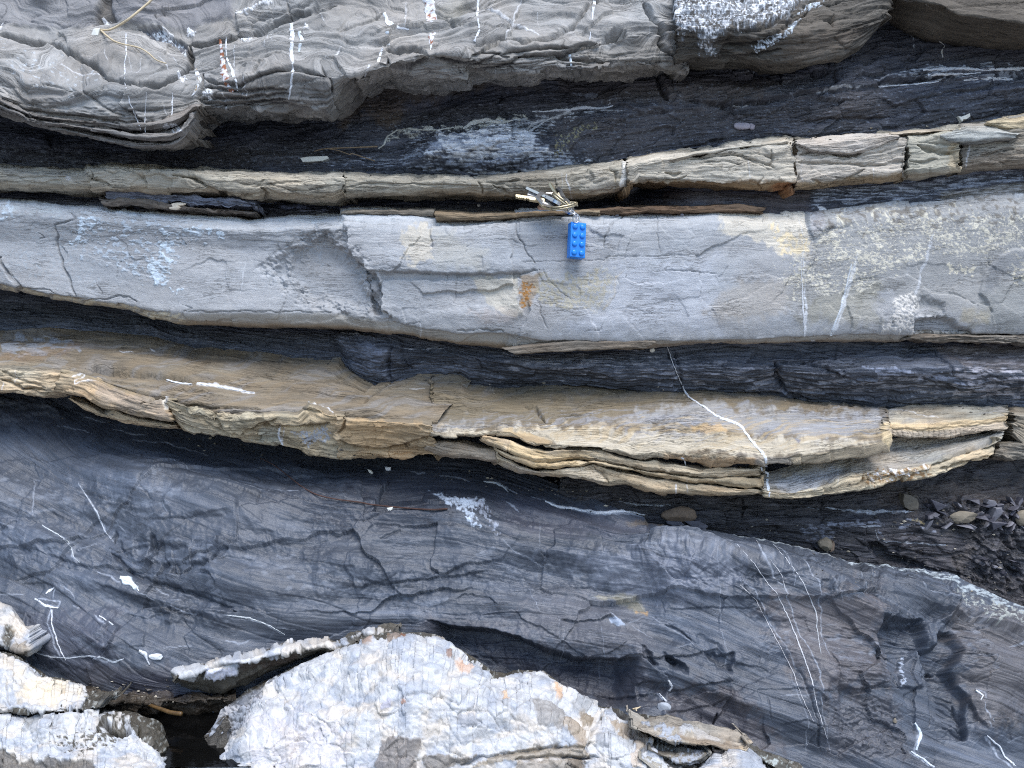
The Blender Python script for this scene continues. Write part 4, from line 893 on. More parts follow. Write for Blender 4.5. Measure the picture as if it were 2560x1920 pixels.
A.speckle(A.mask('g 0,90 400,95 500,200 200,220 0,210', 20, 16), lin(158, 166, 178), 12, .0, .4, 4, a=.6)
A.paint(A.mask('g 0,215 300,180 500,130 420,210 100,260', 16, 10), lin(134, 110, 86), .4)
for t_, w_, d_ in (('g 530,280 600,300 700,320 850,332 930,335', 5, 5), ('g 930,335 1000,348 1100,362 1200,372', 4, 4), ('g 0,240 200,238 400,242', 2, 1.5), ('g 600,350 800,390 1000,420 1300,440', 3, 2.5), ('g 1150,520 1300,545 1600,540', 3, 3), ('h 130,520 240,430 340,370 500,330', 2.5, 2.5)):
    A.crack(t_, w_, d_, .45)
A.overhang('g 530,276 700,316 930,331 1210,370', 4, 40); A.overhang('h 100,470 200,400 330,350 560,325 740,330', -5, 50); A.step('g 860,460 600,400 430,330', 2, 50)
A.vein('g 1020,366 1080,380 1180,392', 7, WHITE, .4, .95); A.vein('g 1210,388 1330,402 1440,428 1560,446', 8, WHITE, .4, .95); A.vein('g 730,185 760,190 820,186', 4, VEIN, .2, .8); A.vein('g 920,175 955,188', 5, VEIN, .2, .8); A.vein('g 265,98 320,102', 4, VEIN, .1, .8)
A.vein('h 430,425 520,422', 2, VEIN, .1, .6); A.vein('h 570,420 650,440 745,466', 2.4, VEIN, .1, .7)
A.build('bedding_surface', M_OCHRE, och)
def front(name, top, lip, bot, x0, x1, Yb, Yf, seed, col=OFACE, back=.04, caps=(.02, .02), e=(0, 0), extra=None, lam=(3.2, .9, .7), fac=1.6, lipc=None, bY=None, smooth=2):
    A = Rock([('T', top, Yb), ('T', lip, Yf), ('T', bot, Yf if bY is None else bY, -8), ('T', bot, (Yf if bY is None else bY) + .008 if not isinstance(bY if bY is not None else Yf, list) else (bY or Yf)), ('O', back, .003)],
             [x0, x0, x0 + e[0], x0 + e[0], x0 + e[0]], [x1, x1, x1 + e[1], x1 + e[1], x1 + e[1]], seed=seed, caps=caps, smooth=smooth)
    A.col[:] = col; A.paint(1 - sst(.8, 1.1, A.S), OTOP if lipc is None else lipc, .8)
    A.rough(1.8, 22, 2.2, 4); A.tone(.2, 40, 2.4, hue=.09)
    A.facets(26, 13, fac, fac * .8, .4, seed=2, M=sst(.9, 1.1, A.S))
    A.lamina(lam[0], lam[1], lam[2], 5, tone=.16, L=26, M=sst(.8, 1.1, A.S)); A.lamina(1.3, .25, .25, 3, tone=.1, L=20, seed=4); A.rough(.35, 5, 2, 4)
    if extra: extra(A)
    A.col = A.col * (1 + sst(.9, 1.1, A.S)[..., None] * np.array([.10, .04, -.02]))
    return A.build(name, M_OCHRE, och)
def oa_(A):
    A.crack('g 0,370 60,382 130,420 280,430', 4, 5, .5); A.crack('g 0,305 100,360 280,415', 3, 2.5, .4); A.crack('g 130,420 250,455 350,462', 3, 3, .4); A.vein('g 90,300 85,385', 4, VEIN, .2, .6); A.vein('g 10,390 15,430', 5, VEIN, .2, .7)
front('block', 'F -230,782 g 0,280 200,285 400,310', 'F -230,790 g 0,298 200,308 390,325', 'F -230,845 g 0,452 130,460 280,485 390,462', XL, 162, -.03, -.045, 41, lin(186, 172, 148), caps=(0, .02), extra=oa_)
def ob_(A):
    A.vein('g 440,345 500,325 530,335 510,350 460,370 470,395 520,370 600,372', 4, VEIN, .3, .9); A.crack('g 860,520 1000,480 1005,490', 3, 2.5, .4); A.step('g 860,520 1000,482', -1.5, 40)
    A.paint(A.mask('g 560,380 860,460 1000,500 1030,600 830,580 620,500', 20, 10), lin(150, 142, 134), .6)
    k = A.mask('g 1000,480 1030,475 1035,545 1005,560', 4, 3); A.paint(k, lin(222, 216, 204), .9)
front('block', 'g 395,310 600,350 830,440 1000,490 1040,480', 'g 385,325 600,365 720,425 830,468 900,495 1000,505 1040,495', 'g 290,430 420,462 520,480 620,540 840,592 1045,622', 152, 420, -.035, -.055, 42, lin(176, 158, 132), extra=ob_, e=(-20, 6), lipc=lin(150, 136, 112))
front('leaf', 'g 430,470 520,495 640,560 700,530 760,565 850,590 1050,625', 'g 430,480 520,515 640,575 700,545 770,580 850,605 1060,640', 'g 440,500 520,565 650,612 800,650 930,660 1075,672', 176, 440, -.03, -.045, 43, lin(186, 170, 144), caps=(.015, .015), lam=(1.8, .8, .6))
def oc_(A):
    A.vein('g 1020,470 1025,520 1040,560', 6, WHITE, .5, .9); A.vein('g 1890,495 1960,510 2050,560', 3, VEIN, .2, .8); A.vein('g 1720,668 1712,710 1740,770', 8, WHITE, .4, .9); A.vein('g 1745,668 1740,720', 4, WHITE, .3, .8)
    for t_, w_, d_ in (('g 1310,570 1330,620 1400,680 1480,700', 3.5, 3), ('g 1140,510 1220,560 1300,570 1500,575', 5, 5), ('g 1200,700 1300,708 1480,742', 5, 5), ('g 1590,690 1600,740', 3, 3), ('g 1580,640 1700,655 1900,650 2020,640', 5, 6), ('g 1850,540 1900,560 2060,570', 3, 3),
                       ('g 1480,700 1600,640 1700,610', 4, 3.5), ('g 2070,590 2100,640 2070,720', 4, 4), ('g 1100,560 1300,640 1450,720', 2.5, 2)):
        A.crack(t_, w_, d_, .45)
    A.overhang('g 1200,698 1300,706 1480,740', 3, 40); A.overhang('g 1580,636 1700,652 1900,648 2020,638', 4, 40)
    A.bulge('g 1310,570 1560,590 1590,650 1500,700 1420,690 1340,620', 3, 10); A.lamina(1.9, 1.0, .8, 9, tone=.2, L=16, seed=9, M=A.mask('g 1480,640 1800,600 2000,740 1850,800 1600,740', 20, 10))
    A.paint(A.mask('g 1040,560 1200,600 1320,700 1180,700 1080,640', 14, 8), lin(172, 168, 152), .6); A.paint(A.mask('g 1600,670 1720,680 1710,760 1600,740', 10, 6), lin(158, 160, 150), .7)
    A.speckle(A.mask('g 1800,690 2000,660 2050,740 1900,780', 16, 10), lin(170, 178, 190), 8, -.1, .3)
front('block', 'g 1025,470 1150,505 1280,545 1600,560 1800,555 1900,490 2000,520 2212,560', 'g 1030,490 1150,525 1300,570 1590,585 1830,585 1900,510 2000,570 2212,590', 'g 1030,570 1060,622 1120,682 1190,706 1300,722 1500,746 1600,762 1700,772 1850,812 1950,840 2100,856 h 120,856', 414, 862, -.03, -.058, 44, lin(176, 164, 140), extra=oc_, bY=[(400, -.045), (900, -.035)], e=(4, 14))
def od_(A):
    A.crack('h 20,600 30,660 0,700', 5, 5, .5); A.crack('h 0,745 100,785 240,805 400,760 560,712', 5, 5, .5); A.overhang('h 0,742 100,782 240,802 400,757 560,709', 3, 50)
    A.crack('h 320,830 560,840 760,850', 3, 3, .4); A.step('h 200,620 230,700 210,780', 1.5, 60); A.crack('h 300,800 305,850', 2, 2, .3); A.crack('h 240,800 330,790 430,770', 3, 3, .4)
    A.paint(A.mask('h 20,610 500,630 480,680 350,740 180,790 40,750', 14, 10), lin(176, 150, 114), .6); A.paint(A.mask('h 280,720 480,640 520,680 400,740', 14, 8), lin(140, 124, 100), .6); A.lamina(3, 1.6, 1.2, 3, tone=.2, seed=9, M=A.mask('h 0,760 240,810 560,720 800,800 600,850 0,860', 8, 6))
front('block', 'h -40,575 200,592 500,612 560,620', 'h 0,598 200,615 500,635 560,645', 'h -30,858 300,856 500,851 620,850', 842, 1078, -.03, -.062, 45, lin(180, 162, 134), extra=od_, bY=[(800, -.04), (1100, -.036)], e=(0, 20))
front('block', 'h 520,740 750,735 900,760', 'h 530,750 740,750 880,790 950,800', 'h 540,800 620,835 760,862 850,870 960,886', 1064, 1240, -.03, -.048, 46, lin(164, 152, 136), lam=(2.4, .6, .5), caps=(.02, .02))
# plates below the main slab, each with its own edge; dark gaps part them
G1 = T('h 920,722 1050,748 1130,782 1250,802 1430,792 1600,802 1720,842 1850,862 1930,852 2000,872 2212,916 i 290,910 420,908 560,905')
G2 = T('h 850,735 960,790 1060,835 1130,852 1200,882 1300,887 1400,872 1550,882 1700,906 1850,926 2212,972 i 300,968 600,962 640,960')
G3 = T('h 880,760 1000,840 1100,890 1200,925 1320,925 1500,905 1560,885 1700,922 2000,982 2212,1010 i 200,1018 500,1040 640,1048')
GB = T('h 860,800 960,886 1100,936 1250,961 1400,966 1550,1006 1640,1016 1750,1016 1900,1051 2100,1066 i 20,1067 400,1076 640,1086 700,1088')
G15 = T('h 1850,865 2000,905 2212,935 i 200,945 420,938 600,912 640,905')
def gp(a, d): b = a.copy(); b[:, 1] += d; return b
def oe_(A):
    A.paint(A.mask('h 960,740 1330,830 1550,800 1500,880 1200,880 1000,800', 20, 12), lin(204, 182, 142), .7); A.crack('h 1033,745 1033,820', 1.5, 1.2, .3); A.paint(A.mask('h 1420,790 1480,790 1480,860 1430,870', 14, 8), lin(132, 116, 96), .5); A.vein('h 2115,850 2122,890', 3, VEIN, .2, .8)
    A.crack('h 1180,800 1300,840 1400,840', 1.5, 1, .25)
front('plate', gp(G1, -3), gp(G1, -.5), gp(G2, -2), 1205, 1900, -.048, -.0585, 47, lin(188, 174, 150), extra=oe_, lam=(2.6, .7, .5), fac=.9, caps=(.02, .02), smooth=1)
def of_(A):
    A.paint(A.mask('h 1150,890 1560,880 1560,910 1320,925 1180,920', 10, 8), lin(208, 184, 142), .6); A.vein('h 2130,980 2135,1000', 3, VEIN, .2, .7)
front('plate', gp(G2, -3), gp(G2, -.5), gp(G3, -2), 1235, 1912, -.045, -.0555, 48, lin(190, 174, 146), extra=of_, lam=(2.4, .7, .5), fac=.8, caps=(.02, .02), smooth=1)
def og_(A):
    A.paint(A.mask('h 1330,900 1560,910 1640,960 1600,1015 1400,965', 12, 8), lin(212, 202, 182), .7); A.crack('h 1560,905 1620,950 1650,1010', 3, 3, .4); A.vein('h 2068,1010 2060,1060', 5, VEIN, .2, .9); A.vein('h 2135,1005 2140,1060', 3, VEIN, .2, .7); A.vein('i 78,1010 70,1060', 4, VEIN, .2, .7)
    A.paint(A.mask('h 960,870 1130,900 1300,955 1180,950 1000,900', 10, 8), lin(178, 172, 164), .6)
front('plate', gp(G3, -3), gp(G3, -.5), GB, 1240, 1930, -.042, -.0525, 49, lin(184, 170, 146), extra=og_, lam=(2.8, .7, .5), fac=1., caps=(.02, .02), smooth=1)
front('leaf', gp(G15, 0), gp(G15, 3), gp(G15, 14), 1610, 1915, -.045, -.056, 50, lin(186, 172, 148), lam=(1.5, .5, .4), fac=.6, caps=(.015, .01), smooth=1, back=.02)
# lower slab whose top shows under the main slab's right end
def oh_(A):
    top_tones(A, (1 - sst(.9, 1.2, A.S))[..., None]); A.facets(20, 14, 3, 3, .6, seed=8, M=A.mask('i 1150,930 1640,900 1700,930 1600,980 1300,1030 1180,1000', 10, 8))
    for t_, w_, d_ in (('i 1230,960 1225,1000 1180,1010', 4, 4), ('i 640,1055 800,1050 1000,1000 1050,990', 2.5, 2), ('i 1650,900 1800,840 2000,780 2090,740', 5, 5), ('i 1640,910 1700,860 1900,800 2070,720', 4, 4), ('i 1700,920 1850,870 2010,830', 3.5, 3.5), ('i 1480,740 1600,800', 2, 1.5), ('i 1270,930 1260,980 1300,1000', 3, 3)):
        A.crack(t_, w_, d_, .5)
    A.overhang('i 1650,896 1800,836 2000,776 2090,736', 3, 30); A.overhang('i 1700,916 1850,866 2010,826', 3, 30)
    A.speckle(A.mask('i 1160,930 1650,890 1650,960 1250,1010', 16, 8), lin(150, 124, 92), 10, .05, .3); A.speckle(A.mask('i 1250,930 1640,890 1640,930 1280,1000', 12, 8), WHITE, 12, .25, .25); A.paint(A.mask('i 660,1000 900,930 1100,900 1040,990 760,1060', 14, 8), lin(176, 180, 188), .6)
    A.vein('i 1080,960 1060,1010', 4, VEIN, .2, .5)
front('slab', 'i 560,935 700,905 850,870 1100,840 1390,730 1500,715 1800,715 2110,655', 'i 600,1040 680,1062 760,1075 850,1052 1000,1030 1060,985 1150,945 1400,935 1640,890 1800,830 2000,772 2110,715', 'i 600,1078 700,1095 850,1105 1000,1087 1150,1062 1300,1032 1450,992 1650,972 1800,922 1900,882 2000,852 2020,830 2110,745',
      1908, 2508, [(1900, -.035), (2200, -.01), (2520, .0)], [(1900, -.058), (2520, -.03)], 51, lin(196, 184, 160), extra=oh_, bY=[(1900, -.056), (2520, -.028)], lipc=lin(150, 146, 140), e=(6, -34), caps=(.01, .03))
# right slab and the block beyond the joint
def oi_(A):
    top_tones(A, (1 - sst(.9, 1.1, A.S))[..., None]); A.paint(sst(1.0, 1.1, A.S) * (1 - sst(1.4, 1.6, A.S)), lin(204, 184, 150), .8); A.paint(sst(1.5, 1.7, A.S), lin(172, 164, 154), .7); A.crack('i 1400,672 1600,675 1900,650 2110,625', 2, 1.4, .3)
    for q in range(14): A.crack('i %d,675 %d,700 %d,728' % (1400 + q * 32, 1404 + q * 32, 1400 + q * 32), 1.6, 1.2, .25)
    A.vein('i 1350,548 1450,545 1560,575 1700,600', 2.4, VEIN, .1, .5)
front('slab', 'i 1345,530 1500,500 1700,500 2212,520', 'i 1380,628 1500,638 1700,632 1900,607 2112,580', 'i 1385,712 1425,727 1600,737 1750,727 1900,702 2112,680', 2206, 2520, [(2200, .05), (2520, .035)], [(2200, -.035), (2520, -.02)], 52, lin(186, 172, 146), extra=oi_, lipc=lin(146, 142, 132), caps=(.005, .03), fac=.8, lam=(3, .4, .3), e=(12, 0))
front('block', 'i 2155,520 2212,525 2700,520', 'i 2155,580 2300,575 2700,560', 'i 2130,700 2070,760 2212,800 2700,790', 2536, XR, .03, -.012, 53, lin(138, 134, 124), caps=(.03, 0), e=(-4, 0))
front('block', 'i 2060,740 2212,745 2700,720', 'i 2060,760 2212,755 2700,740', 'i 2010,850 2100,870 2212,865 2700,850', 2500, XR, .0, -.012, 54, lin(128, 124, 116), caps=(.02, 0), e=(-14, 0), lam=(2, 1.2, 1.))
# the main slab, the widest plate, on top
def oj_(A):
    top = 1 - sst(1.9, 2.05, A.S)
    top_tones(A, top[..., None])
    A.paint(A.mask('h 0,400 1500,400 2212,440 i 700,470 1000,560 300,580 h 2000,560 1300,640 500,620 h 0,560', 60, 30) * top, lin(112, 102, 82), .6)
    A.paint(A.mask('h 560,630 800,610 1250,650 1700,600 2212,480 i 700,560 1345,575 1370,700 900,760 700,700 h 2100,660 1300,640 900,665 560,690', 24, 20) * top, lin(170, 172, 176), .5)
    A.paint(A.mask('h 560,690 900,660 1250,655 1800,690 2212,690 i 700,720 1340,740 700,840 280,815 h 1800,840 1300,760 1000,690 600,715', 14, 14), lin(202, 192, 172), .7)
    w = A.PY + .2 * A.PX + 24 * fbm(A.PX / 200., A.PY / 80., 77, 3)
    A.tone(.05, 10, 4, seed=5); n = fbm(A.PX / 140., w / 9., 402, 4, .6); k = sst(.1, .4, n) * top * A.mask('h 560,640 2212,600 i 1380,600 1380,740 300,820 h 1300,740', 30, 20); A.paint(k, lin(178, 158, 124), .5); k = sst(.15, .45, -n) * top * A.mask('h 560,600 2212,500 i 1380,580 1380,720 300,760 h 1300,680', 30, 20); A.paint(k, lin(146, 148, 156), .45)
    A.paint(A.mask('i 140,640 330,650 420,690 180,680', 8, 8), lin(190, 160, 116), .7); A.paint(A.mask('i 780,710 840,740 830,760', 6, 6), lin(96, 104, 128), .7)
    A.d -= 4 * (1 - A.mask('h 540,660 920,672 1050,650 1300,640 2212,600 i 1500,500 1500,1000 0,1000 h 540,900', 30, 14)) * .5
    for t_, w_, d_ in (('h 1120,500 1200,520 1240,575 1265,622', 4, 4), ('h 1200,790 1290,770 1310,740', 2.5, 2), ('h 800,692 900,688 920,672 1050,655 1200,700 1310,742', 2.5, 2.4), ('i 100,840 150,790 220,750', 1.8, 1), ('i 0,700 300,720 700,760 1100,775', 1.5, .8), ('i 860,650 1100,660 1340,665', 1.5, .8), ('h 560,715 760,735 900,722', 3, 2), ('i 640,850 780,852 1000,830', 1.8, 1), ('h 1360,550 1400,600 1240,620', 1.2, .6), ('i 760,850 790,890', 2, 1.5)):
        A.crack(t_, w_, d_, .4)
    A.overhang('h 930,690 1050,672 1200,705 1310,745', 2, 40); A.paint(A.mask('h 930,690 1050,672 1200,705 1310,745 1280,770 1150,765', 8, 5), lin(186, 162, 124), .7); A.paint(A.mask('h 1090,700 1310,745 1280,770 1120,755', 12, 6), lin(150, 130, 104), .6)
    fc = sst(2.0, 2.1, A.S); A.paint(fc, lin(200, 184, 158), .6); A.facets(12, 20, 1.4, 1., .5, seed=9, M=fc); A.paint(fc * A.mask('i 0,830 560,850 560,910 0,900', 14, 8), lin(176, 140, 100), .6); A.paint(A.mask('i 560,840 780,850 780,890 560,890', 8, 5), lin(160, 152, 144), .6)
    A.paint(A.mask('i 1330,640 1375,610 1400,810 1330,740', 8, 5), lin(220, 198, 158), .8)
A = Rock([('T', L7_BACK, [(900, .05), (1300, .045), (1700, .045), (2300, .04)], -4), ('T', 'h 560,540 1300,590 2212,560 i 1380,575', [(900, -.012), (1700, -.02), (2300, -.008)]), ('T', 'h 550,690 650,714 780,708 920,684 1050,690 1130,735 1230,765 1430,765 1650,785 1800,820 2000,810 i 150,822 280,815 520,842 640,850 760,852 800,832 1000,802 1200,762 1330,735 1400,690', [(1070, -.06), (1300, -.06), (1700, -.065), (2000, -.068), (2240, -.06)]),
          ('T', 'h 560,708 700,722 920,712 1000,722 1100,746 1200,787 1330,802 1430,788 1600,798 1750,840 1850,862 1930,842 2000,850 i 0,846 100,862 200,872 290,907 400,907 520,887 620,907 700,887 780,892 950,897 1100,872 1300,837 1395,820', [(1070, -.056), (1700, -.06), (2000, -.063), (2240, -.056)]), ('O', .05, .003)],
         [1070, 1074, 1074, 1078, 1080], [2212, 2222, 2226, 2229, 2228], seed=55, caps=(.03, .03), smooth=2)
A.col[:] = OTOP; A.rough(2.0, 50, 2.5, 3); A.tone(.12, 40, 5, hue=.05); A.lamina(4, .5, .3, 10, tone=.1, L=50); A.rough(.35, 6, 3, 4)
oj_(A); A.build('slab', M_OCHRE, och)
MAINVEIN = 'i 20,170 60,280 100,370 120,420 150,470 200,505 260,540 310,580 370,610 440,630 490,660 520,700 560,760 600,810 625,850 630,905'

# ================================================================ dark rubble recess at the right, behind the slate
rub = thing('shale_band', (.25, .0, -.15), 'dark crumbled shale hollow with loose fragments, under the right end of the ochre ledge', 'shale band')
EDGE = T('F 1200,1085 1300,1105 1400,1128 k 1760,205 2000,290 l 150,260 300,300 400,316 600,346 700,366 850,406 1000,456 1100,472 1300,502 1550,526 1700,562 1850,642 2000,712 2074,742 2400,880')
A = Rock([('T', gp(GB, -40), .015) if False else ('T', 'h 1400,920 1900,1000 i 0,1020 640,1050 1000,1040 1500,940 2000,820 2212,800 2700,760', [(1400, .01), (2000, .012), (2800, .03)]), ('T', 'm 0,60 1000,20 2212,-40 2900,-60 s 1400,1215', [(1400, .0), (2000, .012), (2300, .012), (2800, .03)]), ('T', 'm -600,330 0,330 1100,330 1700,380 2212,380 2900,420 s 1400,1290', [(1400, -.015), (2000, -.005), (2400, -.01), (2800, .0)]), ('T', EDGE, [(1400, -.02), (2000, .0), (2350, .0), (2800, -.02)], 22), ('O', -.03, -.02)], 1400, XR, seed=60, smooth=4, jo=2)
A.col[:] = lin(62, 62, 68); A.rough(5, 40, 2, 4); A.tone(.35, 40, 3, hue=.06); A.lamina(5, 1.4, 1.2, 5, tone=.3, L=40); A.facets(40, 20, 4, 3, 1., seed=2, tone=.2, shear=-.1); A.rough(1.0, 8, 2, 5)
rb = A.mask('m 1050,120 1400,130 2000,120 2900,40 2900,1100 2100,1050 1620,900 1720,640 1680,420 1300,300', 40, 24)
A.facets(7, 5, 4, 5, 1.2, seed=5, M=rb, tone=.45); A.facets(3.2, 2.6, 1.6, 2.2, .8, seed=6, M=rb, tone=.35)
A.paint(A.mask('m 600,0 2212,-80 2212,120 1900,160 1400,120 1100,240 800,160', 30, 20), lin(86, 78, 74), .7); A.paint(A.mask('m 1040,60 1160,110 1170,210 1080,220 1020,160', 8, 8), lin(96, 88, 78), .7)
A.paint(A.mask('m 780,420 1600,500 1650,640 1400,820 900,600', 24, 14), lin(92, 88, 92), .6); A.paint(A.mask('m 1580,870 1740,600 1680,560 1500,720', 12, 8), lin(104, 96, 92), .5); A.paint(A.mask('m 1620,900 2300,880 2900,1400 2000,1110', 20, 10), lin(84, 80, 82), .7)
A.speckle(A.mask('m 260,320 1300,340 1300,420 300,400', 24, 12), lin(138, 144, 160), 9, .05, .25, 4); A.speckle(A.mask('m 0,400 300,300 420,480 60,600', 24, 12), lin(110, 114, 126), 9, .1, .25, 3)
A.speckle(A.mask('m 1100,320 1350,300 1350,370 1100,360', 12, 8), lin(150, 138, 108), 8, .1, .2, 2)
A.d -= 8 * A.mask('m 700,560 800,560 900,660 1100,740 1400,820 1380,840 900,760 760,680', 16, 8)
for t_, w_ in (('m 0,180 200,190', 3), ('m 250,185 420,200 700,210', 3), ('m 430,215 700,225 900,235 1110,250', 6), ('m 700,210 880,225 1000,240', 4), ('m 780,525 1000,535 1250,550 1430,555', 2.4), ('m 760,430 780,520', 2), ('m 600,385 800,400', 4), ('h 1700,1120 1900,1130 2030,1140', 4), ('h 1800,1128 1860,1124', 5)):
    A.vein(t_, w_, lin(200, 208, 220), .4, .85)
for t_, w_, d_ in (('m 1100,620 1250,680 1450,670 1600,640', 3, 3), ('m 800,580 1000,600 1100,620', 3, 3), ('i 470,1090 490,1150 480,1210', 4, 4), ('m 1330,400 1500,390 1680,400', 3, 3), ('m 780,560 830,595', 3, 3)):
    A.crack(t_, w_, d_, .5)
A.build('shale_face', M_SHALE, rub)

# ================================================================ blue-grey slate slope
sla = thing('slate_slope', (0, -.08, -.2), 'broad blue-grey slate slope filling the lower part, jointed and hollowed by the sea', 'rock slope')
TOPL = T('F -230,835 g 0,440 130,445 280,470 440,540 650,600 1060,665 1190,690 1500,730 1700,760 1950,825 2200,845 h 500,840 850,850 1100,920 1400,950 1550,985 1700,1030')
JOIN = np.concatenate([TOPL[TOPL[:, 0] < 1400], EDGE[EDGE[:, 0] > 1520]])
A = Rock([('T', JOIN, [(-260, .025), (1250, .025), (1400, .01), (1560, -.025), (2000, -.03), (2350, -.035), (2800, -.05)], -2), ('T', JOIN, [(-260, .012), (1250, .012), (1400, -.005), (1560, -.04), (2000, -.045), (2350, -.055), (2800, -.07)], 30),
          ('T', 'F -230,1050 400,1060 800,1080 1100,1140 1300,1180 1500,1200 1700,1240 1900,1280 2212,1380 2440,1430', [(-260, -.045), (800, -.035), (1400, -.045), (1900, -.07), (2560, -.08)]),
          ('T', 'F -230,1250 300,1250 700,1270 1100,1300 1500,1350 1900,1400 2212,1450 2440,1470', [(-260, -.085), (600, -.08), (1000, -.07), (1500, -.085), (2000, -.095), (2560, -.1)]),
          ('T', 'F -230,1450 300,1470 700,1440 900,1420 1200,1450 1600,1530 2212,1560 2440,1570', [(-260, -.115), (500, -.105), (900, -.085), (1500, -.105), (2000, -.12), (2560, -.125)]),
          ('T', 'F -230,1640 300,1560 480,1530 700,1560 1000,1600 1500,1660 2212,1700 2440,1700', [(-260, -.14), (550, -.115), (900, -.11), (1500, -.135), (2560, -.15)]), ('T', 'F -230,1900 2440,1900', [(-260, -.19), (550, -.13), (1000, -.16), (2560, -.19)])],
         XL, XR, seed=62, smooth=6, jit=1.5, jo=2)
SL = SLATE * np.array([.62, .645, .69])
A.col[:] = SL
A.rough(3.0, 120, 1.8, 2); A.rough(.8, 26, 2.2, 3, seed=3); crest = sst(1.0, 1.8, A.S); A.facets(150, 60, 4, 7, .0, seed=21, shear=.15, M=crest); A.facets(60, 34, 2.5, 4, .2, seed=22, shear=.25, M=crest * (.3 + .7 * sst(-.2, .3, fbm(A.U / 110, A.V / 70, 28, 2))))
sl_ = np.interp(A.U, [-600, -330, -230, -120, 0, 120, 240, 600], [.34, .34, .22, -.04, -.02, .20, .34, .38])
fx_ = np.linspace(-700, 700, 281); fs_ = np.interp(fx_, [-600, -330, -230, -120, 0, 120, 240, 600], [.34, .34, .22, -.04, -.02, .20, .34, .38]); fc_ = np.cumsum(fs_) * 5.
flow = A.V - np.interp(A.U, fx_, fc_) + 7 * fbm(A.U / 170., A.V / 90., 6, 2); A.BV = flow
along = A.U * .9 + .3 * A.V
A.d += (15 * fbm(along / 190., flow / 55., 601, 2, .35) + 2.2 * fbm(along / 90., flow / 17., 602, 2, .5) + 2.0 * ridge(along / 150., flow / 30., 603, 2)) * crest
n_ = fbm(along / 120., flow / 9., 604, 4, .6); A.col = A.col * np.exp(.26 * n_)[..., None]
n_ = fbm(along / 200., flow / 40., 605, 3, .55); A.col = A.col * np.exp(.30 * n_)[..., None]
A.lamina(14, 1.2, .7, 0, tone=.10, L=160, V=flow, ir=1.2, M=crest); A.lamina(3.0, .22, .25, 0, tone=.10, L=50, V=flow, seed=2)
A.tone(.12, 60, 2.0, hue=.03)
A.rough(.2, 6, 2, 4)
# slate under the ochre ledge, the ledge's shade painted into its colour
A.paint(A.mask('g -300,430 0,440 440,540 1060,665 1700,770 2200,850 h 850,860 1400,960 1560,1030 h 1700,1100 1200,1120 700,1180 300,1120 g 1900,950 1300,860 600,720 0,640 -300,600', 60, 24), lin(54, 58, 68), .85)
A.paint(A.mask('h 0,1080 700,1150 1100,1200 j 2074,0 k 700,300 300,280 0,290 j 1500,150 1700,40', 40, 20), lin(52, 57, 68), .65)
A.paint(A.mask('k 900,80 1500,170 1760,230 1800,340 1300,340 950,300', 50, 24), lin(84, 86, 98), .6)
A.rough(2.2, 12, 2, 5, seed=9, M=A.mask('g -100,460 300,480 420,560 250,640 0,700 -100,700', 30, 16))
A.lamina(3, 1.0, .9, 3, tone=.3, L=40, seed=11, M=A.mask('h 600,870 900,900 1400,980 1900,1090 1900,1150 1300,1060 800,960 500,900', 30, 14))
A.paint(A.mask('k 500,800 850,850 1000,890 1200,970 1400,1020 1700,1050 1860,1200 1600,1260 1300,1200 1000,1090 700,920 450,860', 50, 20), lin(66, 66, 74), .7)  # hollow below the step: shade of its down-facing side painted in
A.paint(A.mask('k 700,1000 1500,1180 1900,1260 1800,1330 1400,1260 900,1080', 30, 20), lin(64, 62, 66), .5)
A.paint(A.mask('k 1200,640 1700,660 1800,900 1740,1030 1200,940 900,830', 60, 30), lin(100, 100, 106), .5)
A.paint(A.mask('k 1350,480 1900,440 2074,560 2074,720 1800,700 1500,600', 40, 24), lin(120, 126, 140), .55); A.paint(A.mask('l 0,420 400,480 460,600 300,640 0,640', 30, 20), lin(118, 124, 138), .5)
A.paint(A.mask('l 560,700 1200,680 1270,1180 900,1260 700,1100', 60, 40), lin(104, 96, 94), .5); A.paint(A.mask('l 1650,700 2074,760 2300,1300 1900,1440 1700,1200', 60, 40), lin(106, 100, 98), .5)
A.paint(A.mask('l 0,1200 380,1200 700,1560 200,1500 0,1340', 50, 30), lin(78, 72, 74), .6); A.paint(A.mask('l 880,1260 1300,1240 1450,1620 950,1600', 40, 24), lin(80, 80, 86), .6)
A.paint(A.mask('j 160,760 700,760 720,1080 400,1180 200,1060', 40, 24), lin(82, 84, 96), .5); A.paint(A.mask('j 500,1080 1000,1060 1000,1220 500,1200', 40, 20), lin(74, 72, 76), .6); A.paint(A.mask('j 700,1140 1000,1100 1100,1240 1000,1300 720,1240', 24, 14), lin(52, 54, 66), .7)
# pale film catching on the slate
for c_, th in (('j 0,0 500,0 560,160 200,210 0,180', .25), ('j 540,20 900,60 980,280 700,320 560,180', .3), ('j 900,0 1100,100 980,240 860,120', .0), ('j 1400,430 1700,430 1680,560 1420,580', .25), ('j 1640,520 2050,500 2074,600 1660,640', .25), ('k 350,680 650,640 560,740 400,760', .05), ('j 380,880 660,860 660,960 390,960', .2), ('j 1180,560 1300,580 1290,680 1200,660', .1),
               ('k 1300,500 1760,520 1740,620 1350,570', .15), ('l 200,430 900,400 900,520 300,520', .35), ('l 800,880 1250,860 1270,1100 960,1100', .3), ('l 500,880 720,860 700,1000 540,1000', .2), ('l 1650,700 1900,800 1880,1100 1680,1100', .3), ('k 720,390 1200,440 1250,540 800,470', .25), ('j 0,240 560,260 560,500 0,450', .42), ('l 1180,980 1260,980 1260,1180 1060,1180', .3), ('j 680,300 1300,380 1280,520 760,480', .3), ('l 560,600 1100,560 1140,700 700,760', .35)):
    A.speckle(A.mask(c_, 30, 18), lin(128, 136, 150), 16, th + .05, .5, 2.5, a=.4)
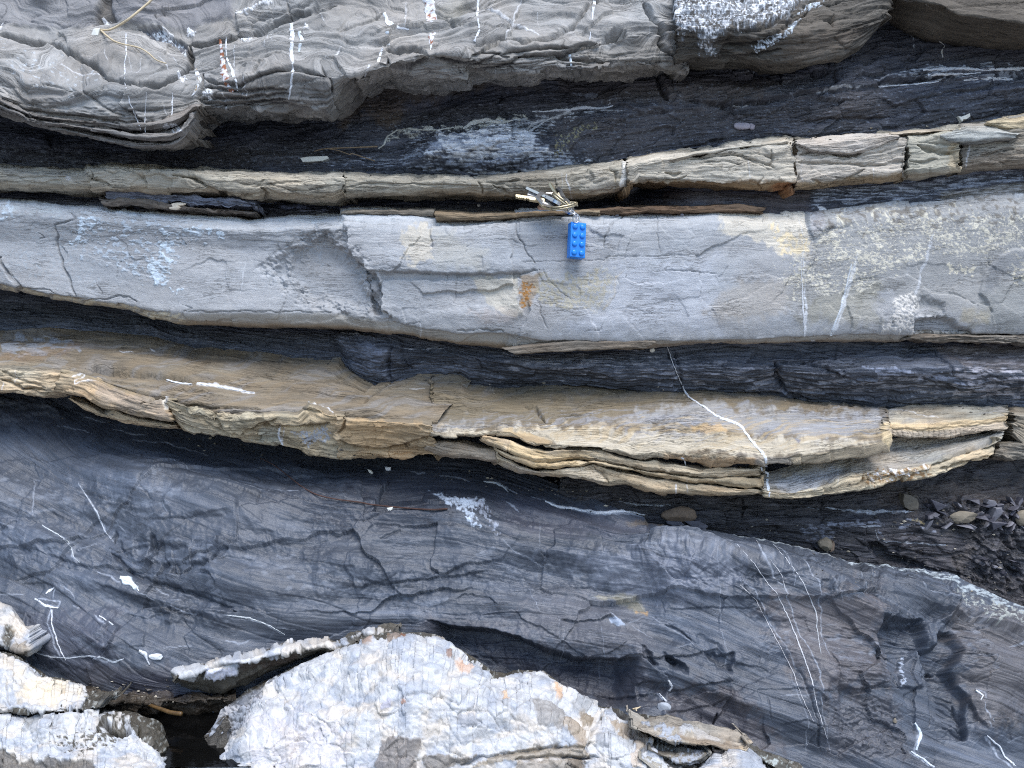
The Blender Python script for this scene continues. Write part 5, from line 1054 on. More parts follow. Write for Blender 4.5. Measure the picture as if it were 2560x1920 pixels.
A.speckle(A.mask('k 495,45 620,92 740,112 822,118 830,152 765,190 800,260 832,292 760,272 700,202 640,162 560,112', 6, 6, 16), lin(176, 188, 204), 12, -.2, .3, rise=.4); A.speckle(A.mask('k 740,110 830,120 880,200 935,350 860,300 800,200', 14, 8), lin(140, 148, 164), 10, .0, .3)
# block joints and ledges
for t_, h_, r_ in (('j 100,385 200,400 300,440 400,470 530,525', 5, 90), ('j 1385,215 1450,180 1600,150 1740,125', -5, 60), ('j 1440,392 1600,385 1740,375 2000,342', 3, 70), ('j 1400,322 1600,320 1740,315 2074,290', 2, 60), ('j 860,250 980,262 1100,255 1380,215', 3, 60), ('j 530,128 700,168 880,240', -2.5, 60),
                   ('j 640,420 760,400 860,380', 4, 60), ('j 960,352 1120,372 1290,362 1390,380', -3, 60), ('j 790,400 960,360', 3, 40), ('j 760,480 900,470 1000,500 1240,510', 6, 80), ('j 1240,500 1330,470 1480,480', 4, 60), ('j 0,232 100,220 200,245', -3, 60), ('j 100,600 200,578 330,610', 4, 60),
                   ('j 570,782 652,832 665,900', -4, 60), ('j 720,770 860,800 1000,760', 3, 60), ('j 560,600 700,640 880,700', 4, 60), ('j 880,760 1000,770', 3, 50),
                   ('k 110,585 260,602 500,572 700,542 880,512', 6, 100), ('k 660,690 720,650 860,670 900,710', 5, 70), ('k 500,805 700,850 850,852 1000,892 1200,972 1400,1022 1560,1030 1740,1022', 30, 230), ('k 1260,800 1350,812 1500,800 1580,762', 7, 80), ('k 1700,1180 1800,1160 1900,1180', 8, 90), ('k 1500,1200 1700,1240 1860,1225', 8, 90),
                   ('k 1300,600 1450,610 1600,640 1740,625', 3, 60), ('k 1900,540 2074,610', 3, 60), ('k 560,840 760,1000 1000,1090 1300,1220', -6, 120),
                   ('l 0,510 60,540 200,600 330,632 440,605', -2.5, 60), ('l 440,600 500,572 580,575 680,577 780,567 860,542 920,505 1000,466', 4, 90), ('l 0,745 250,740 540,745', 4, 80), ('l 970,1215 1150,1210 1270,1172', 9, 110), ('l 860,1235 960,1225 975,1190', 5, 70), ('l 1210,805 1350,808 1505,800', 12, 110),
                   ('l 820,660 1000,690 1150,660', -2, 50), ('l 1150,640 1190,680 1270,790', -3, 50), ('l 30,1230 200,1180 390,1165', 8, 90), ('l 0,1350 300,1290 380,1240', 5, 80), ('l 650,1420 800,1390 900,1440', 4, 80), ('l 1000,860 1230,880', 2.5, 50), ('l 880,920 1100,910 1240,950', 2.5, 50), ('l 960,1100 1120,1090 1250,1110', 2.5, 50), ('l 700,960 560,1000 520,1080', 2.5, 50)):
    A.step(t_, h_ * (.42 if abs(h_) < 10 else .85), r_ * 1.8); A.crack(t_, 1.1, min(1.4, abs(h_) * .2), .3)
# broad humps and hollows worn by the sea
for c_, h_, so in (('j 560,60 900,0 1500,60 2074,20 2074,240 1400,360 900,280', 9, 60), ('j -200,0 450,30 540,160 300,220 -200,220', 7, 50), ('j -200,260 200,250 520,330 640,420 400,460 -200,380', 7, 45), ('j 60,420 560,520 1000,660 1300,760 1000,780 500,620 60,560', 8, 45),
                   ('j 900,520 1600,430 2074,520 2074,660 1500,720 1100,640', 7, 60), ('k -100,330 700,310 1150,420 900,500 300,570 -100,560', 8, 60), ('k 200,620 700,560 1300,640 1700,900 1700,1000 1200,920 850,800 500,770', 10, 60), ('k 1250,430 2074,440 2200,560 2000,620 1500,560', 9, 45),
                   ('l -100,280 380,330 950,470 500,560 -100,480', 8, 45), ('l 460,620 1000,500 1240,780 1240,1180 980,1190 880,1230 700,960', 11, 50), ('l 0,560 430,640 560,820 560,1000 380,1140 120,880 0,760', 6, 50), ('l 1160,540 1640,600 1660,760 1500,790 1290,800', 10, 40),
                   ('l 1700,760 2000,800 2200,1000 1950,1460 1860,1440 1700,1200 1680,1000', 10, 60), ('k 900,200 1500,230 1740,330 1300,330', -7, 60), ('k 560,900 1000,1000 1500,1130 1850,1200 1600,1300 900,1150', -12, 60), ('l 40,1250 380,1200 460,1500 200,1480', -8, 50), ('j 700,790 1300,800 1300,960 900,1040 700,960', 6, 50), ('j 180,780 640,800 680,980 400,1080 200,1000', 7, 40)):
    A.bulge(c_, h_, so, 12)
# upright joints
for t_, h_, r_ in (('k 1515,690 1580,762 1650,850 1722,950 1742,1022 1800,1082 1882,1132 1905,1200', -7, 90), ('j 890,310 872,420 850,500', -4, 40), ('j 960,370 962,460 985,500', 4, 40), ('j 1000,420 1022,500 1048,560', -3, 36), ('j 1132,420 1122,520 1052,560', -4, 44), ('j 1292,360 1272,450 1240,512', -5, 50), ('j 1402,240 1386,400', -3, 44), ('j 660,790 722,860 690,1000', -5, 60), ('j 870,880 880,960', -3, 44), ('j 165,770 172,900 206,1062', -5, 60),
                   ('l 1150,640 1212,720 1272,790 1222,830 1232,950 1262,1060 1278,1172', -4, 60), ('l 1512,800 1512,970', -3, 40), ('l 1650,690 1665,760 1650,830', -4, 50), ('l 1480,985 1440,1100 1450,1480', 4, 60), ('l 1680,1000 1640,1100 1750,1260 1860,1440', 6, 80), ('l 100,870 200,970 300,1080 390,1160', -6, 70), ('l 1800,812 1850,902 1882,962 1872,1062 1832,1112 1842,1200', -3, 70), ('l 390,1165 370,1260 290,1400', -5, 60), ('l 1090,520 1110,570 1150,640', -2, 40), ('j 1000,720 1000,840', -2, 40), ('l 970,1190 960,1100 920,1000', -2, 40)):
    A.step(t_, h_ * .8, r_ * 1.4); A.crack(t_, 1.2, .9, .3)
for t_, w_, d_ in (('l 0,830 100,870 160,930', 3, 2.5), ('l 1702,1290 1742,1420 1762,1490', 4, 3.5), ('k 230,347 290,322 350,287', 3, 2.5), ('k 1160,410 1190,450 1170,490', 2.5, 2), ('j 1505,90 1500,160', 2, 1.5), ('l 290,1400 300,1350', 6, 6), ('l 1380,560 1420,530', 5, 6), ('j 630,330 660,300 650,360', 4, 4), ('h 150,1250 250,1190 350,1170', 2, 1.5), ('l 570,1240 600,1400', 1.6, 1), ('l 740,1100 800,1240 860,1390 900,1560', 3, 2), ('j 640,420 700,470 760,540 880,590 1000,620 1200,690 1370,762', 5, 4), ('l 1530,1300 1540,1420', 2.5, 2), ('j 860,0 830,60 900,150', 2, 1)):
    A.crack(t_, w_, d_, .45)
for c_, h_ in (('l 250,1005 385,1005 372,1110 300,1085', -8), ('l 1480,985 1560,960 1580,885 1670,870 1682,1000 1640,1100 1530,1100', -14), ('l 1530,1110 1640,1105 1745,1255 1752,1480 1600,1480 1540,1300', -9), ('l 840,615 910,610 900,680 850,670', -4), ('l 950,615 990,620 985,680 955,680', -4), ('l 30,1010 60,1040 50,1070 10,1040', -5), ('l 1240,840 1500,820 1500,960 1400,990 1290,980', -9), ('j 880,330 870,400 895,440 905,340', -5), ('k 1735,955 1790,1010 1810,1070 1770,1050', -7), ('k 1870,1010 1950,1050 2000,1110 1900,1060', -5),
              ('j 1010,500 1045,560 1000,540', -4), ('l 1590,600 1640,620 1640,680 1590,660', -4), ('l 0,1000 90,1060 130,1120 30,1080', -5), ('l 180,880 330,960 340,1000 250,1000 200,960', -3)):
    k = A.mask(c_, 12, 4); A.d += h_ * .85 * k
for c_, h_ in (('l 1512,830 1660,765 1650,830 1560,900 1550,972 1512,972', 5), ('l 1340,1200 1370,1050 1470,990 1502,1080 1480,1200', 5), ('j 1040,60 1400,140 1380,240 1000,250 960,150', 2.5), ('j 1140,420 1290,380 1240,500 1130,500', 3), ('j 960,370 1130,390 1120,420 1000,410', 3), ('j 690,340 790,330 780,460 720,420', 4)):
    k = A.mask(c_, 14, 5); A.d += h_ * k
A.speckle(A.mask('l 1340,1200 1370,1050 1400,1010 1370,1190', 6, 4), lin(160, 170, 186), 8, .0, .2)
for q in range(9):     # ribs left between the joints
    x = 1545 + q * 12
    A.crack('l %d,%d %d,%d' % (x, 1120 + q * 36, x + 110, 1150 + q * 40), 3, 1.6, .25)
for q in range(7):
    A.crack('l %d,%d %d,%d %d,%d' % (1700, 780 + q * 60, 1780, 800 + q * 62, 1850, 780 + q * 62), 3, 1.4, .2)
A.lamina(2.4, 1.2, .8, 2, tone=.2, L=20, seed=13, M=A.mask('l 1215,805 1505,805 1505,960 1300,960', 10, 6)); A.lamina(2.2, 1., .7, 2, tone=.16, L=18, seed=14, M=A.mask('l 880,870 1240,870 1270,1180 980,1200 900,1000', 24, 10)); A.facets(4, 3, 1.2, 1.6, .6, seed=15, M=A.mask('l 920,1290 1320,1260 1420,1600 980,1580', 40, 20), tone=.3)
# pale rim along the crest
A.vein('l 400,318 600,350 700,370 850,410 1000,460', 4, lin(178, 184, 184), .4, .8, .15)
A.speckle(A.mask('l 1000,455 1300,500 1550,525 1700,560 1850,640 2000,710 2100,750 2300,860 2300,910 2000,760 1800,680 1650,620 1500,570 1200,520', 10, 6), lin(166, 176, 182), 8, .02, .35, 2.5, rise=.1)
A.speckle(A.mask('l 1550,600 1700,640 2074,760 2074,860 1850,830 1700,720', 20, 12), lin(158, 162, 158), 9, .2, .2, 1, rise=.1)
# calcite veins
for t_, w_, a_ in (('j 190,0 202,100 195,200', 4, .6), ('j 450,20 520,122 560,190 600,290 640,340', 7, .65), ('j 240,260 330,312 390,352 412,392', 5, .8), ('j 410,390 422,440 455,470', 6, .8), ('j 555,530 650,562 700,592', 5, .9), ('j 800,640 890,690', 4, .7), ('j 890,625 970,660', 4, .8), ('j 970,690 1040,692', 4, .8), ('j 1000,730 1090,770 1150,776', 5, .9), ('j 1310,780 1440,796 1560,842 1640,892', 5, .8), ('j 1600,850 1710,860', 3, .8),
                   ('j 200,680 260,722 340,737 352,700 262,690 215,680', 6, .9), ('j 300,745 296,830 330,930 352,992 382,1042', 6, .85), ('j 382,1042 440,1110', 2, .7), ('j 570,780 652,832', 6, .95), ('j 215,1000 300,1020 400,1027 500,1015 580,1020 652,1052 720,1030', 7, .7), ('j 415,725 470,742', 5, .8), ('j 340,600 420,650 445,700', 3, .8), ('j 440,405 560,360', 2.4, .7), ('j 960,970 1070,960 1160,955', 3, .6), ('j 0,250 100,280', 3, .5), ('j 0,660 130,660', 5, .7),
                   ('j 260,640 310,620 300,680', 6, .9), ('j 1620,930 1700,940 1740,945', 5, .9), ('j 1310,920 1370,946 1440,926', 6, .6), ('j 660,230 720,300', 3, .5), ('j 1000,60 960,160 990,230', 2, .35), ('g 1000,860 1140,930 1300,1010 1500,1050 1660,1070', 2.2, .5), ('g 1640,1075 1880,1078', 2, .6), ('g 350,640 480,665 560,690', 3, .6), ('g 510,590 640,620', 5, .8), ('g 690,655 780,690 910,695', 4, .7), ('g 800,730 1000,745 1270,830', 4, .5),
                   ('h 150,915 200,945', 5, .8), ('h 275,905 310,925', 6, .8), ('h 440,945 520,945', 5, .8), ('h 610,960 720,965 800,990', 4, .6), ('k 830,8 920,22 962,52 1020,86', 8, .9), ('k 1100,100 1180,122', 4, .7), ('k 1180,122 1250,152 1350,162 1480,186 1620,176 1700,186 1760,202', 10, .95), ('k 1760,202 1830,215', 3, .6), ('k 960,130 1032,186', 6, .9), ('k 930,350 990,400 1150,470 1180,490', 3, .5), ('k 1085,580 1112,660 1152,762', 1.8, .5), ('k 1262,780 1270,1060', 1.6, .3), ('k 1292,850 1285,1050', 2, .5), ('k 1500,850 1522,1000 1525,1150', 2, .5), ('k 320,600 340,850', 1.6, .3), ('k 1780,600 1830,720', 1.6, .5), ('k 1150,230 1145,400', 1.4, .35), ('k 1060,900 1065,1020', 1.6, .35),
                   ('k 1450,662 1600,657 1720,682', 4, .5), ('k 1720,682 1780,760 1850,820 1950,880 2040,950', 4, .5), ('k 1560,750 1600,790 1640,830', 12, .7), ('k 1640,840 1720,800 1760,760', 3, .5), ('k 1680,840 1800,910', 3, .5), ('k 1890,1150 1915,1190 1900,1215', 8, .95), ('k 1835,1225 1880,1275', 6, .9), ('k 1930,970 2040,940', 3, .5), ('k 1660,420 2074,430', 4, .35),
                   ('l 440,605 530,692 602,832 682,982 742,1102 792,1242 862,1392', 3.4, .65), ('l 420,370 520,480 600,600 642,642 722,802 792,982 852,1152 882,1302', 4.5, .7), ('l 530,345 600,440 680,550 700,640', 2.4, .6), ('l 630,370 702,452 792,572 852,702 882,782 880,850 905,1000 912,1022', 4, .7), ('l 700,1120 760,1290 800,1400 825,1560', 2.4, .5), ('l 870,1260 900,1380 935,1490 970,1590', 2.2, .45), ('l 270,340 320,740 320,850 360,1000 350,1080', 2.2, .45), ('l 520,760 0,800', 1.6, .25), ('l 560,940 720,870 1000,840', 2, .3), ('l 640,1250 800,1245 960,1230', 3, .5), ('l 940,620 985,730', 3, .5), ('l 915,615 940,700', 2, .5), ('l 1050,640 1060,730', 2, .35), ('l 400,410 300,460 480,420', 3, .3), ('l 1400,600 1500,680 1650,720', 2.4, .6), ('l 1000,700 1150,670', 3, .5),
                   ('l 1800,812 1852,902 1884,962 1874,1062 1834,1112', 2.4, .6), ('l 1440,1395 1482,1450 1452,1550 1470,1600', 9, .75), ('l 1420,1560 1500,1610 1560,1659', 9, .85), ('l 1480,1600 1540,1590', 5, .7), ('l 1860,1475 1932,1532 1962,1592 2042,1662', 9, .9), ('l 1795,1210 1840,1240 1830,1270', 7, .85), ('l 1830,1290 1882,1402', 4, .8), ('l 1855,1400 1870,1430', 5, .8), ('l 1350,1120 1385,1050', 3, .7), ('l 1490,1060 1500,1160', 2.4, .7), ('l 1530,1300 1545,1430', 2, .4), ('l 1990,960 2074,930 2150,900', 8, .6), ('l 2000,1500 2074,1470', 6, .4), ('l 1090,520 1112,572 1152,642 1165,680', 5, .6), ('l 1200,690 1250,760 1280,790', 3, .6)):
    A.vein(t_, w_ * .75, lin(168, 176, 190), .1, a_ * .85)
k = A.mask('j 690,560 730,552 772,580 802,622 792,642 720,602', 4, 5); A.paint(k, lin(214, 226, 236), .9); A.d += 1.5 * k
k = A.mask('k 1550,790 1600,780 1645,830 1600,838', 4, 5); A.paint(k, lin(186, 200, 222), .6)
A.paint(A.mask('k 1450,655 1600,650 1720,675 1780,750 1740,750 1640,690', 10, 6), lin(140, 132, 104), .5); A.paint(A.mask('k 1720,740 1780,740 1780,770', 5, 4), lin(190, 150, 96), .7); A.paint(A.mask('k 1660,230 1850,230 1860,265 1680,262', 10, 6), lin(130, 112, 84), .5)
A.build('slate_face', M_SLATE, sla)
# ================================================================ white quartz masses at the foot
RIM = lin(78, 74, 66); QW = lin(186, 187, 189); QB = lin(164, 169, 178); QC = lin(206, 192, 172); CLAST = lin(150, 134, 114)
def quartz_skin(A, M, seed=0, amp=1.):
    """lumpy crystalline relief with milky, bluish and cream patches and thin dirty cracks"""
    A.rough(3.4 * amp, 30, 1.3, 3, seed=2); A.rough(.4 * amp, 9, 1.2, 4, seed=5)
    wu = A.U + 6 * fbm(A.U / 22, A.V / 22, A.seed + 301, 3); wv = A.V + 6 * fbm(A.U / 22, A.V / 22, A.seed + 302, 3)
    f1, e, i, vx, vy = worley(wu / 13, wv / 10, A.seed + 4); A.d += M * amp * ((hrand(i, 3) - .5) * .8 + 2.2 * (1 - np.minimum(f1, 1) ** 2) + (vx * (hrand(i, 4) - .5) + vy * (hrand(i, 5) - .5)) * .8)
    f1b, e2, i2, vx2, vy2 = worley(wu / 4.5, wv / 4, A.seed + 7); A.d += M * amp * .55 * (1 - np.minimum(f1b, 1) ** 2) * sst(-.3, .4, pn(A.PX / 50, A.PY / 50, A.seed + 2)); A.rough(5.5 * amp, 46, 1.2, 2, seed=12, M=M)
    k = np.array(QW)[None, None] * np.ones(A.col.shape)
    n = fbm(A.PX / 70, A.PY / 55, A.seed + 311, 4, .55); a = sst(.0, .5, n)[..., None]; k = k * (1 - a) + QB * a
    n = fbm(A.PX / 90, A.PY / 60, A.seed + 321, 4, .55); a = (sst(.0, .6, n) * .5)[..., None]; k = k * (1 - a) + QC * a
    n = fbm(A.PX / 16, A.PY / 14, A.seed + 331, 4, .6); k = k * (1 + .16 * n)[..., None]
    n = fbm(A.PX / 34, A.PY / 22, A.seed + 341, 5, .6); a = (sst(.22, .7, n) * .6)[..., None]; k = k * (1 - a) + lin(150, 152, 156) * a
    big = hrand(i, 8) < .45
    ln = np.exp(-(e / .022) ** 2) * sst(.0, .4, pn(A.PX / 60, A.PY / 60, A.seed + 9)) * .5
    k = k * (1 - ln[..., None]) + lin(110, 98, 92) * ln[..., None]; A.d -= M * ln * .9
    k = k * np.array([1., 1., 1.])
    A.col = A.col * (1 - M[..., None]) + k * M[..., None]
def rim_skin(A):
    A.col[:] = RIM; A.tone(.3, 26, 1.5, hue=.06); A.facets(12, 8, 2, 2, .6, seed=1, tone=.2); A.rough(1.0, 7, 1.4, 5)
    A.speckle(np.ones(A.PX.shape), lin(150, 152, 148), 9, .45, .2, rise=.4)
qz = thing('quartz_mass', (-.05, -.17, -.26), 'largest lumpy white quartz mass, with brown inclusions and a rounded crest', 'quartz rock')
QTOP = T('j 955,1659 985,1600 1060,1545 1200,1452 1240,1400 1300,1305 1400,1235 1500,1182 1640,1105 1740,1052 1900,992 2074,942 k 100,925 180,895 300,882 450,882 560,895 630,945 690,985 780,1035 860,1105 960,1120 1000,1108 1080,1105 1180,1102 1240,1150 1330,1220 1400,1270 1500,1318 1640,1330 1800,1365 o 980,540 1100,600 1400,760 1700,840 1850,880 2000,930 2212,1000 F 1760,1700 1840,1800')
QIN = np.concatenate([T('j 990,1640 1080,1560 1210,1465 1260,1440 1310,1320 1360,1290 1430,1300 1520,1200 1640,1120 1740,1065 1900,1005 2074,960 k 120,935 260,925 300,905 380,900 520,912 570,900 635,960 645,990 700,1000 740,1060 790,1060 850,1130 880,1160 960,1150 1010,1125 1160,1112 1230,1165 1330,1235 1420,1300 1460,1350 1490,1420 o 320,560 420,500 480,510 620,590 720,680 F 1430,1640 1500,1720 1400,1800 300,1800')])
A = Rock([('T', QTOP, [(350, -.11), (900, -.105), (1400, -.115), (2100, -.135)], -4), ('T', QTOP, [(350, -.135), (600, -.14), (900, -.135), (1400, -.14), (2100, -.155)], 3), ('T', QTOP, [(350, -.15), (900, -.155), (1400, -.155), (2100, -.165)], 40),
          ('T', 'F 300,1690 500,1640 700,1540 900,1490 1100,1530 1300,1600 1500,1650 1700,1690 1840,1830', [(300, -.17), (700, -.19), (1000, -.19), (1500, -.185), (2100, -.18)]), ('T', 'F 300,1780 1840,1880', [(300, -.205), (1000, -.23), (2100, -.2)]), ('O', -.01, -.06), ('O', -.03, -.10)], [412, 405, 400, 395, 390, 390, 390], [2060, 2060, 2060, 2060, 2060, 2060, 2060], seed=70, smooth=4, jit=4)
rim_skin(A)
Mq = A.mask(QIN, 5, 6, 18)
quartz_skin(A, Mq); A.d += 2.5 * Mq
A.paint(A.mask('j 1240,1500 1300,1310 1400,1240 1560,1190 1540,1290 1440,1400 1380,1470', 16, 10), lin(128, 134, 146), .55); A.speckle(A.mask('j 1240,1500 1300,1310 1420,1240 1620,1110 1640,1180 1540,1290 1440,1400 1380,1470', 12, 10), lin(92, 94, 98), 10, .15, .2, rise=-.5)
A.speckle(A.mask('j 1050,1540 1200,1450 1240,1440 1230,1530 1080,1600', 8, 6), QW, 10, -.2, .3)
for c_, cl in (('o -40,640 60,625 150,640 225,700 245,830 150,870 110,760 40,690', CLAST), ('o 440,660 620,665 690,700 790,712 832,830 725,885 640,820 520,790 560,720', lin(158, 142, 122)), ('o 150,555 250,600 295,655 200,662', lin(120, 104, 80)), ('o 50,470 180,440 260,560 150,560 80,540', lin(150, 150, 150)), ('k 1090,1290 1200,1300 1290,1390 1260,1440 1130,1400', lin(140, 136, 132)),
              ('k 260,1495 330,1480 480,1490 440,1600 440,1700 210,1700 230,1560', lin(112, 104, 98)), ('k 480,1600 570,1575 700,1600 790,1580 700,1640 500,1700', lin(104, 96, 86)), ('k 660,1360 740,1350 830,1385 760,1420 680,1410', lin(150, 152, 158)), ('k 880,1590 1100,1545 1400,1530 1440,1600 1000,1610 750,1660', lin(140, 128, 110)), ('k 1000,1620 1380,1610 1380,1700 1000,1700', lin(140, 130, 116)), ('o 600,900 720,890 720,1040 600,1000', lin(190, 176, 160)), ('o 60,960 220,960 220,1100 80,1100', lin(104, 92, 78)),
              ('k 250,1290 290,1270 285,1320 255,1325', lin(160, 160, 176)), ('k 800,900 1000,980 900,1000', lin(120, 112, 96)), ('k 270,890 330,895 380,920 340,950 280,945', lin(130, 110, 92)), ('k 145,930 200,925 190,960 150,970', lin(150, 124, 104)), ('k 340,900 380,905 375,930 345,935', lin(120, 80, 58)), ('k 930,1255 965,1255 962,1285 935,1290', lin(206, 172, 136)), ('k 670,1070 710,1080 715,1100 685,1095', lin(120, 82, 66)), ('k 370,1270 400,1262 395,1290 370,1290', lin(150, 110, 88)), ('k 1200,1180 1250,1220 1260,1290 1230,1280 1210,1220', lin(196, 160, 126)), ('k 640,1050 760,1100 720,1150 650,1100', lin(206, 178, 158)), ('k 590,1010 620,1020 620,1060 590,1060', lin(130, 100, 84)), ('k 720,1060 765,1080 740,1090', lin(60, 56, 54)), ('k 530,900 600,900 630,960 600,950', lin(150, 140, 126))):
    k = A.mask(c_, 4, 5, 16); A.paint(k, cl, .8); A.d += .8 * k; 
A.facets(9, 7, 1.6, 1.6, .5, seed=8, M=A.mask('o -60,600 900,600 900,1100 -60,1100', 20, 10) * .7)
for t_, w_, d_, c_ in (('k 350,1262 480,1232 600,1262 680,1302 750,1222 800,1202 870,1242 932,1312 1000,1337 1100,1292 1200,1302', 2, 1.6, .5), ('k 1420,1420 1452,1442 1422,1562 1405,1602', 2.5, 2.5, .6), ('j 1150,1590 1240,1500 1262,1420', 3, 3, .6), ('k 560,1330 700,1330 850,1340', 1.6, 1, .4), ('k 840,1320 900,1400 950,1470', 1.6, 1, .4), ('k 700,1645 800,1600 900,1590 1100,1560 1150,1545 1280,1540', 4, 4, .6), ('k 1000,1610 1200,1595 1440,1605', 4, 4, .6), ('o -40,850 60,845 220,850', 3, 2.5, .5), ('o 0,940 220,945 330,935', 4, 4, .65), ('o 320,660 440,655', 2, 1.6, .4), ('o 620,660 680,800 640,900', 2, 1.5, .4), ('o 850,850 740,890 720,930', 4, 4, .6), ('k 240,1340 300,1330 350,1300', 1.6, 1, .4), ('k 620,1240 680,1300', 1.6, 1, .4), ('j 1600,1180 1700,1330 1900,1400 1920,1480', 1.8, 1.2, .35), ('k 200,1190 300,1185', 2, 1.2, .35), ('k 470,1100 490,1200', 1.6, 1, .3), ('k 780,1380 830,1430 700,1420', 1.8, 1, .4), ('o 840,760 900,790 1000,830', 5, 5, .6), ('o 480,520 560,590 680,620 750,640', 7, 8, .6)):
    A.crack(t_, w_, d_, c_)
A.paint(A.mask('j 1500,1380 1900,1360 2074,1659 1500,1659', 60, 40), lin(224, 214, 214), .35)
k = A.mask('o 480,510 560,580 680,610 740,590 620,500 540,500', 6, 4); A.d -= 8 * k; A.paint(k, lin(52, 50, 50), .8)  # hole in the quartz: shade painted over the dent
A.d *= .3 + .7 * sst(.9, 1.7, A.S); A.build('rock_face', M_QUARTZ, qz)
def clast(name, parent, top, bot, x0, x1, Y0, Y1, seed, col, extra=None, e=(0, 0)):
    A = Rock([('T', top, Y0 + .035, -1), ('T', top, Y0, 5), ('T', bot, Y1, -5), ('T', bot, Y1 + .006), ('O', .03, .0)], [x0] * 5, [x1] * 5, seed=seed, caps=(.012, .012), smooth=2)
    A.col[:] = col; A.tone(.2, 30, 2, hue=.06); A.facets(18, 9, 2, 2, .4, seed=1); A.rough(.9, 12, 2, 4); A.rough(.3, 4, 1.5, 4); A.lamina(3.5, .5, .4, 4, tone=.1, L=20)
    if extra: extra(A)
    return A.build(name, M_ROCK, parent)
def ca_(A):
    A.speckle(A.mask('o 740,610 860,640 960,640 1050,680 1120,770 1180,815 1040,800 900,720 780,660', 8, 8), QB, 12, -.25, .3, rise=.8); k = A.mask('o 1090,690 1130,640 1200,640 1240,690 1180,710 1110,720', 5, 5); A.paint(k, QW); A.d += 1.2 * k
    A.vein('o 1200,690 1230,740 1250,800', 3, QC, .2, .7); A.crack('o 1270,640 1380,700 1480,720 1600,770 1660,790', 3.5, 3, .5); A.paint(A.mask('o 1090,720 1250,740 1480,790 1700,850 1560,880 1200,830', 10, 8), lin(134, 114, 92), .6); A.paint(A.mask('o 1250,650 1480,730 1470,780 1240,730', 8, 6), lin(186, 182, 178), .7); A.paint(A.mask('o 1680,780 1755,780 1740,890 1660,880', 8, 6), lin(200, 182, 156), .7)
clast('slab', qz, 'o 670,632 820,575 1000,556 1130,590 1250,600 1400,640 1600,680 1690,720 1740,770 1770,810', 'o 670,660 780,720 880,760 1000,802 1180,832 1400,852 1560,882 1700,886 1770,820', 1582, 1876, -.165, -.19, 72, lin(158, 150, 138), ca_)
clast('slab', qz, 'o 840,852 1000,835 1130,830 1330,852 1395,892', 'o 840,870 920,920 1080,1000 1200,1012 1300,980 1395,905', 1628, 1778, -.178, -.19, 73, lin(128, 124, 116), lambda A: (A.speckle(A.mask('o 980,980 1100,900 1300,860 1380,890 1260,1010', 10, 8), QB, 10, -.1, .3, rise=.5)))
clast('block', qz, 'o 730,900 850,880 1000,960 1150,1060', 'o 730,960 850,1060 1000,1180 1150,1180', 1598, 1712, -.185, -.2, 74, lin(160, 156, 146), lambda A: A.vein('o 760,900 880,1040', 7, QW, .4, .9))
clast('block', qz, 'o 1420,840 1500,828 1560,870', 'o 1420,880 1460,905 1560,885', 1784, 1822, -.18, -.185, 75, lin(160, 146, 132))
def cw_(A):
    M = A.mask('o 1240,1040 1400,900 1480,900 1520,920 1700,880 1830,1020 1900,1200 1200,1200', 8, 8); quartz_skin(A, M)
clast('block', qz, 'o 1230,1050 1330,960 1430,895 1500,915 1600,885 1720,890 1810,990 1900,1080', 'o 1230,1250 1900,1250', 1734, 1916, -.19, -.215, 76, RIM, cw_)
def cs_(A): A.speckle(A.mask('o 1720,870 2212,1010 2212,1100 1900,1000', 14, 10), lin(170, 178, 176), 9, .1, .25)
clast('slab', qz, 'o 1700,850 1850,870 2000,900 2150,985 2250,1060', 'o 1720,890 1850,960 2000,1060 2250,1180', 1862, 2008, -.15, -.17, 77, lin(92, 90, 84), cs_)
# the left masses
ql = thing('quartz_mass', (-.42, -.16, -.27), 'cream stained white quartz wedge in a dark rind, at the left edge above a gap', 'quartz rock')
A = Rock([('T', 'F -300,1400 j -60,965 0,975 60,985 110,1010 200,1075 280,1140 420,1165 520,1230 560,1300', -.115, -3), ('T', 'F -300,1402 j -60,970 0,985 110,1015 200,1085 280,1150 420,1180 520,1240 560,1310', -.14, 4), ('T', 'F -300,1480 j 0,1160 250,1240 560,1315', -.165), ('T', 'F -300,1540 j -60,1332 100,1335 330,1348 460,1335 560,1322', -.185, -5), ('T', 'F -300,1540 j -60,1340 100,1342 330,1356 460,1342 560,1328', -.175), ('O', .04, .0)], -300, 246, seed=78, caps=(0, .02), smooth=3, jit=4)
rim_skin(A); M = A.mask('F -400,1380 j 0,1010 60,1040 150,1085 250,1165 270,1185 330,1165 385,1175 430,1210 465,1260 495,1285 470,1315 330,1332 160,1322 100,1300 40,1330 F -400,1560', 5, 6, 16); quartz_skin(A, M); A.d += 2.5 * M
A.paint(A.mask('j 60,1130 250,1180 420,1230 440,1290 300,1300 140,1260', 40, 20) * M, lin(240, 216, 170), .45); A.crack('j 40,1160 45,1270 60,1300', 2, 1.5, .4)
A.speckle(A.mask('j 250,1150 300,1190 300,1230', 8, 6), lin(110, 104, 92), 8, -.1, .3)
A.d *= .35 + .65 * sst(.9, 1.7, A.S); A.build('rock_face', M_QUARTZ, ql)
q2 = thing('quartz_mass', (-.33, -.18, -.3), 'white quartz mass with grey rind beside the dark pool, at the lower left corner', 'quartz rock')
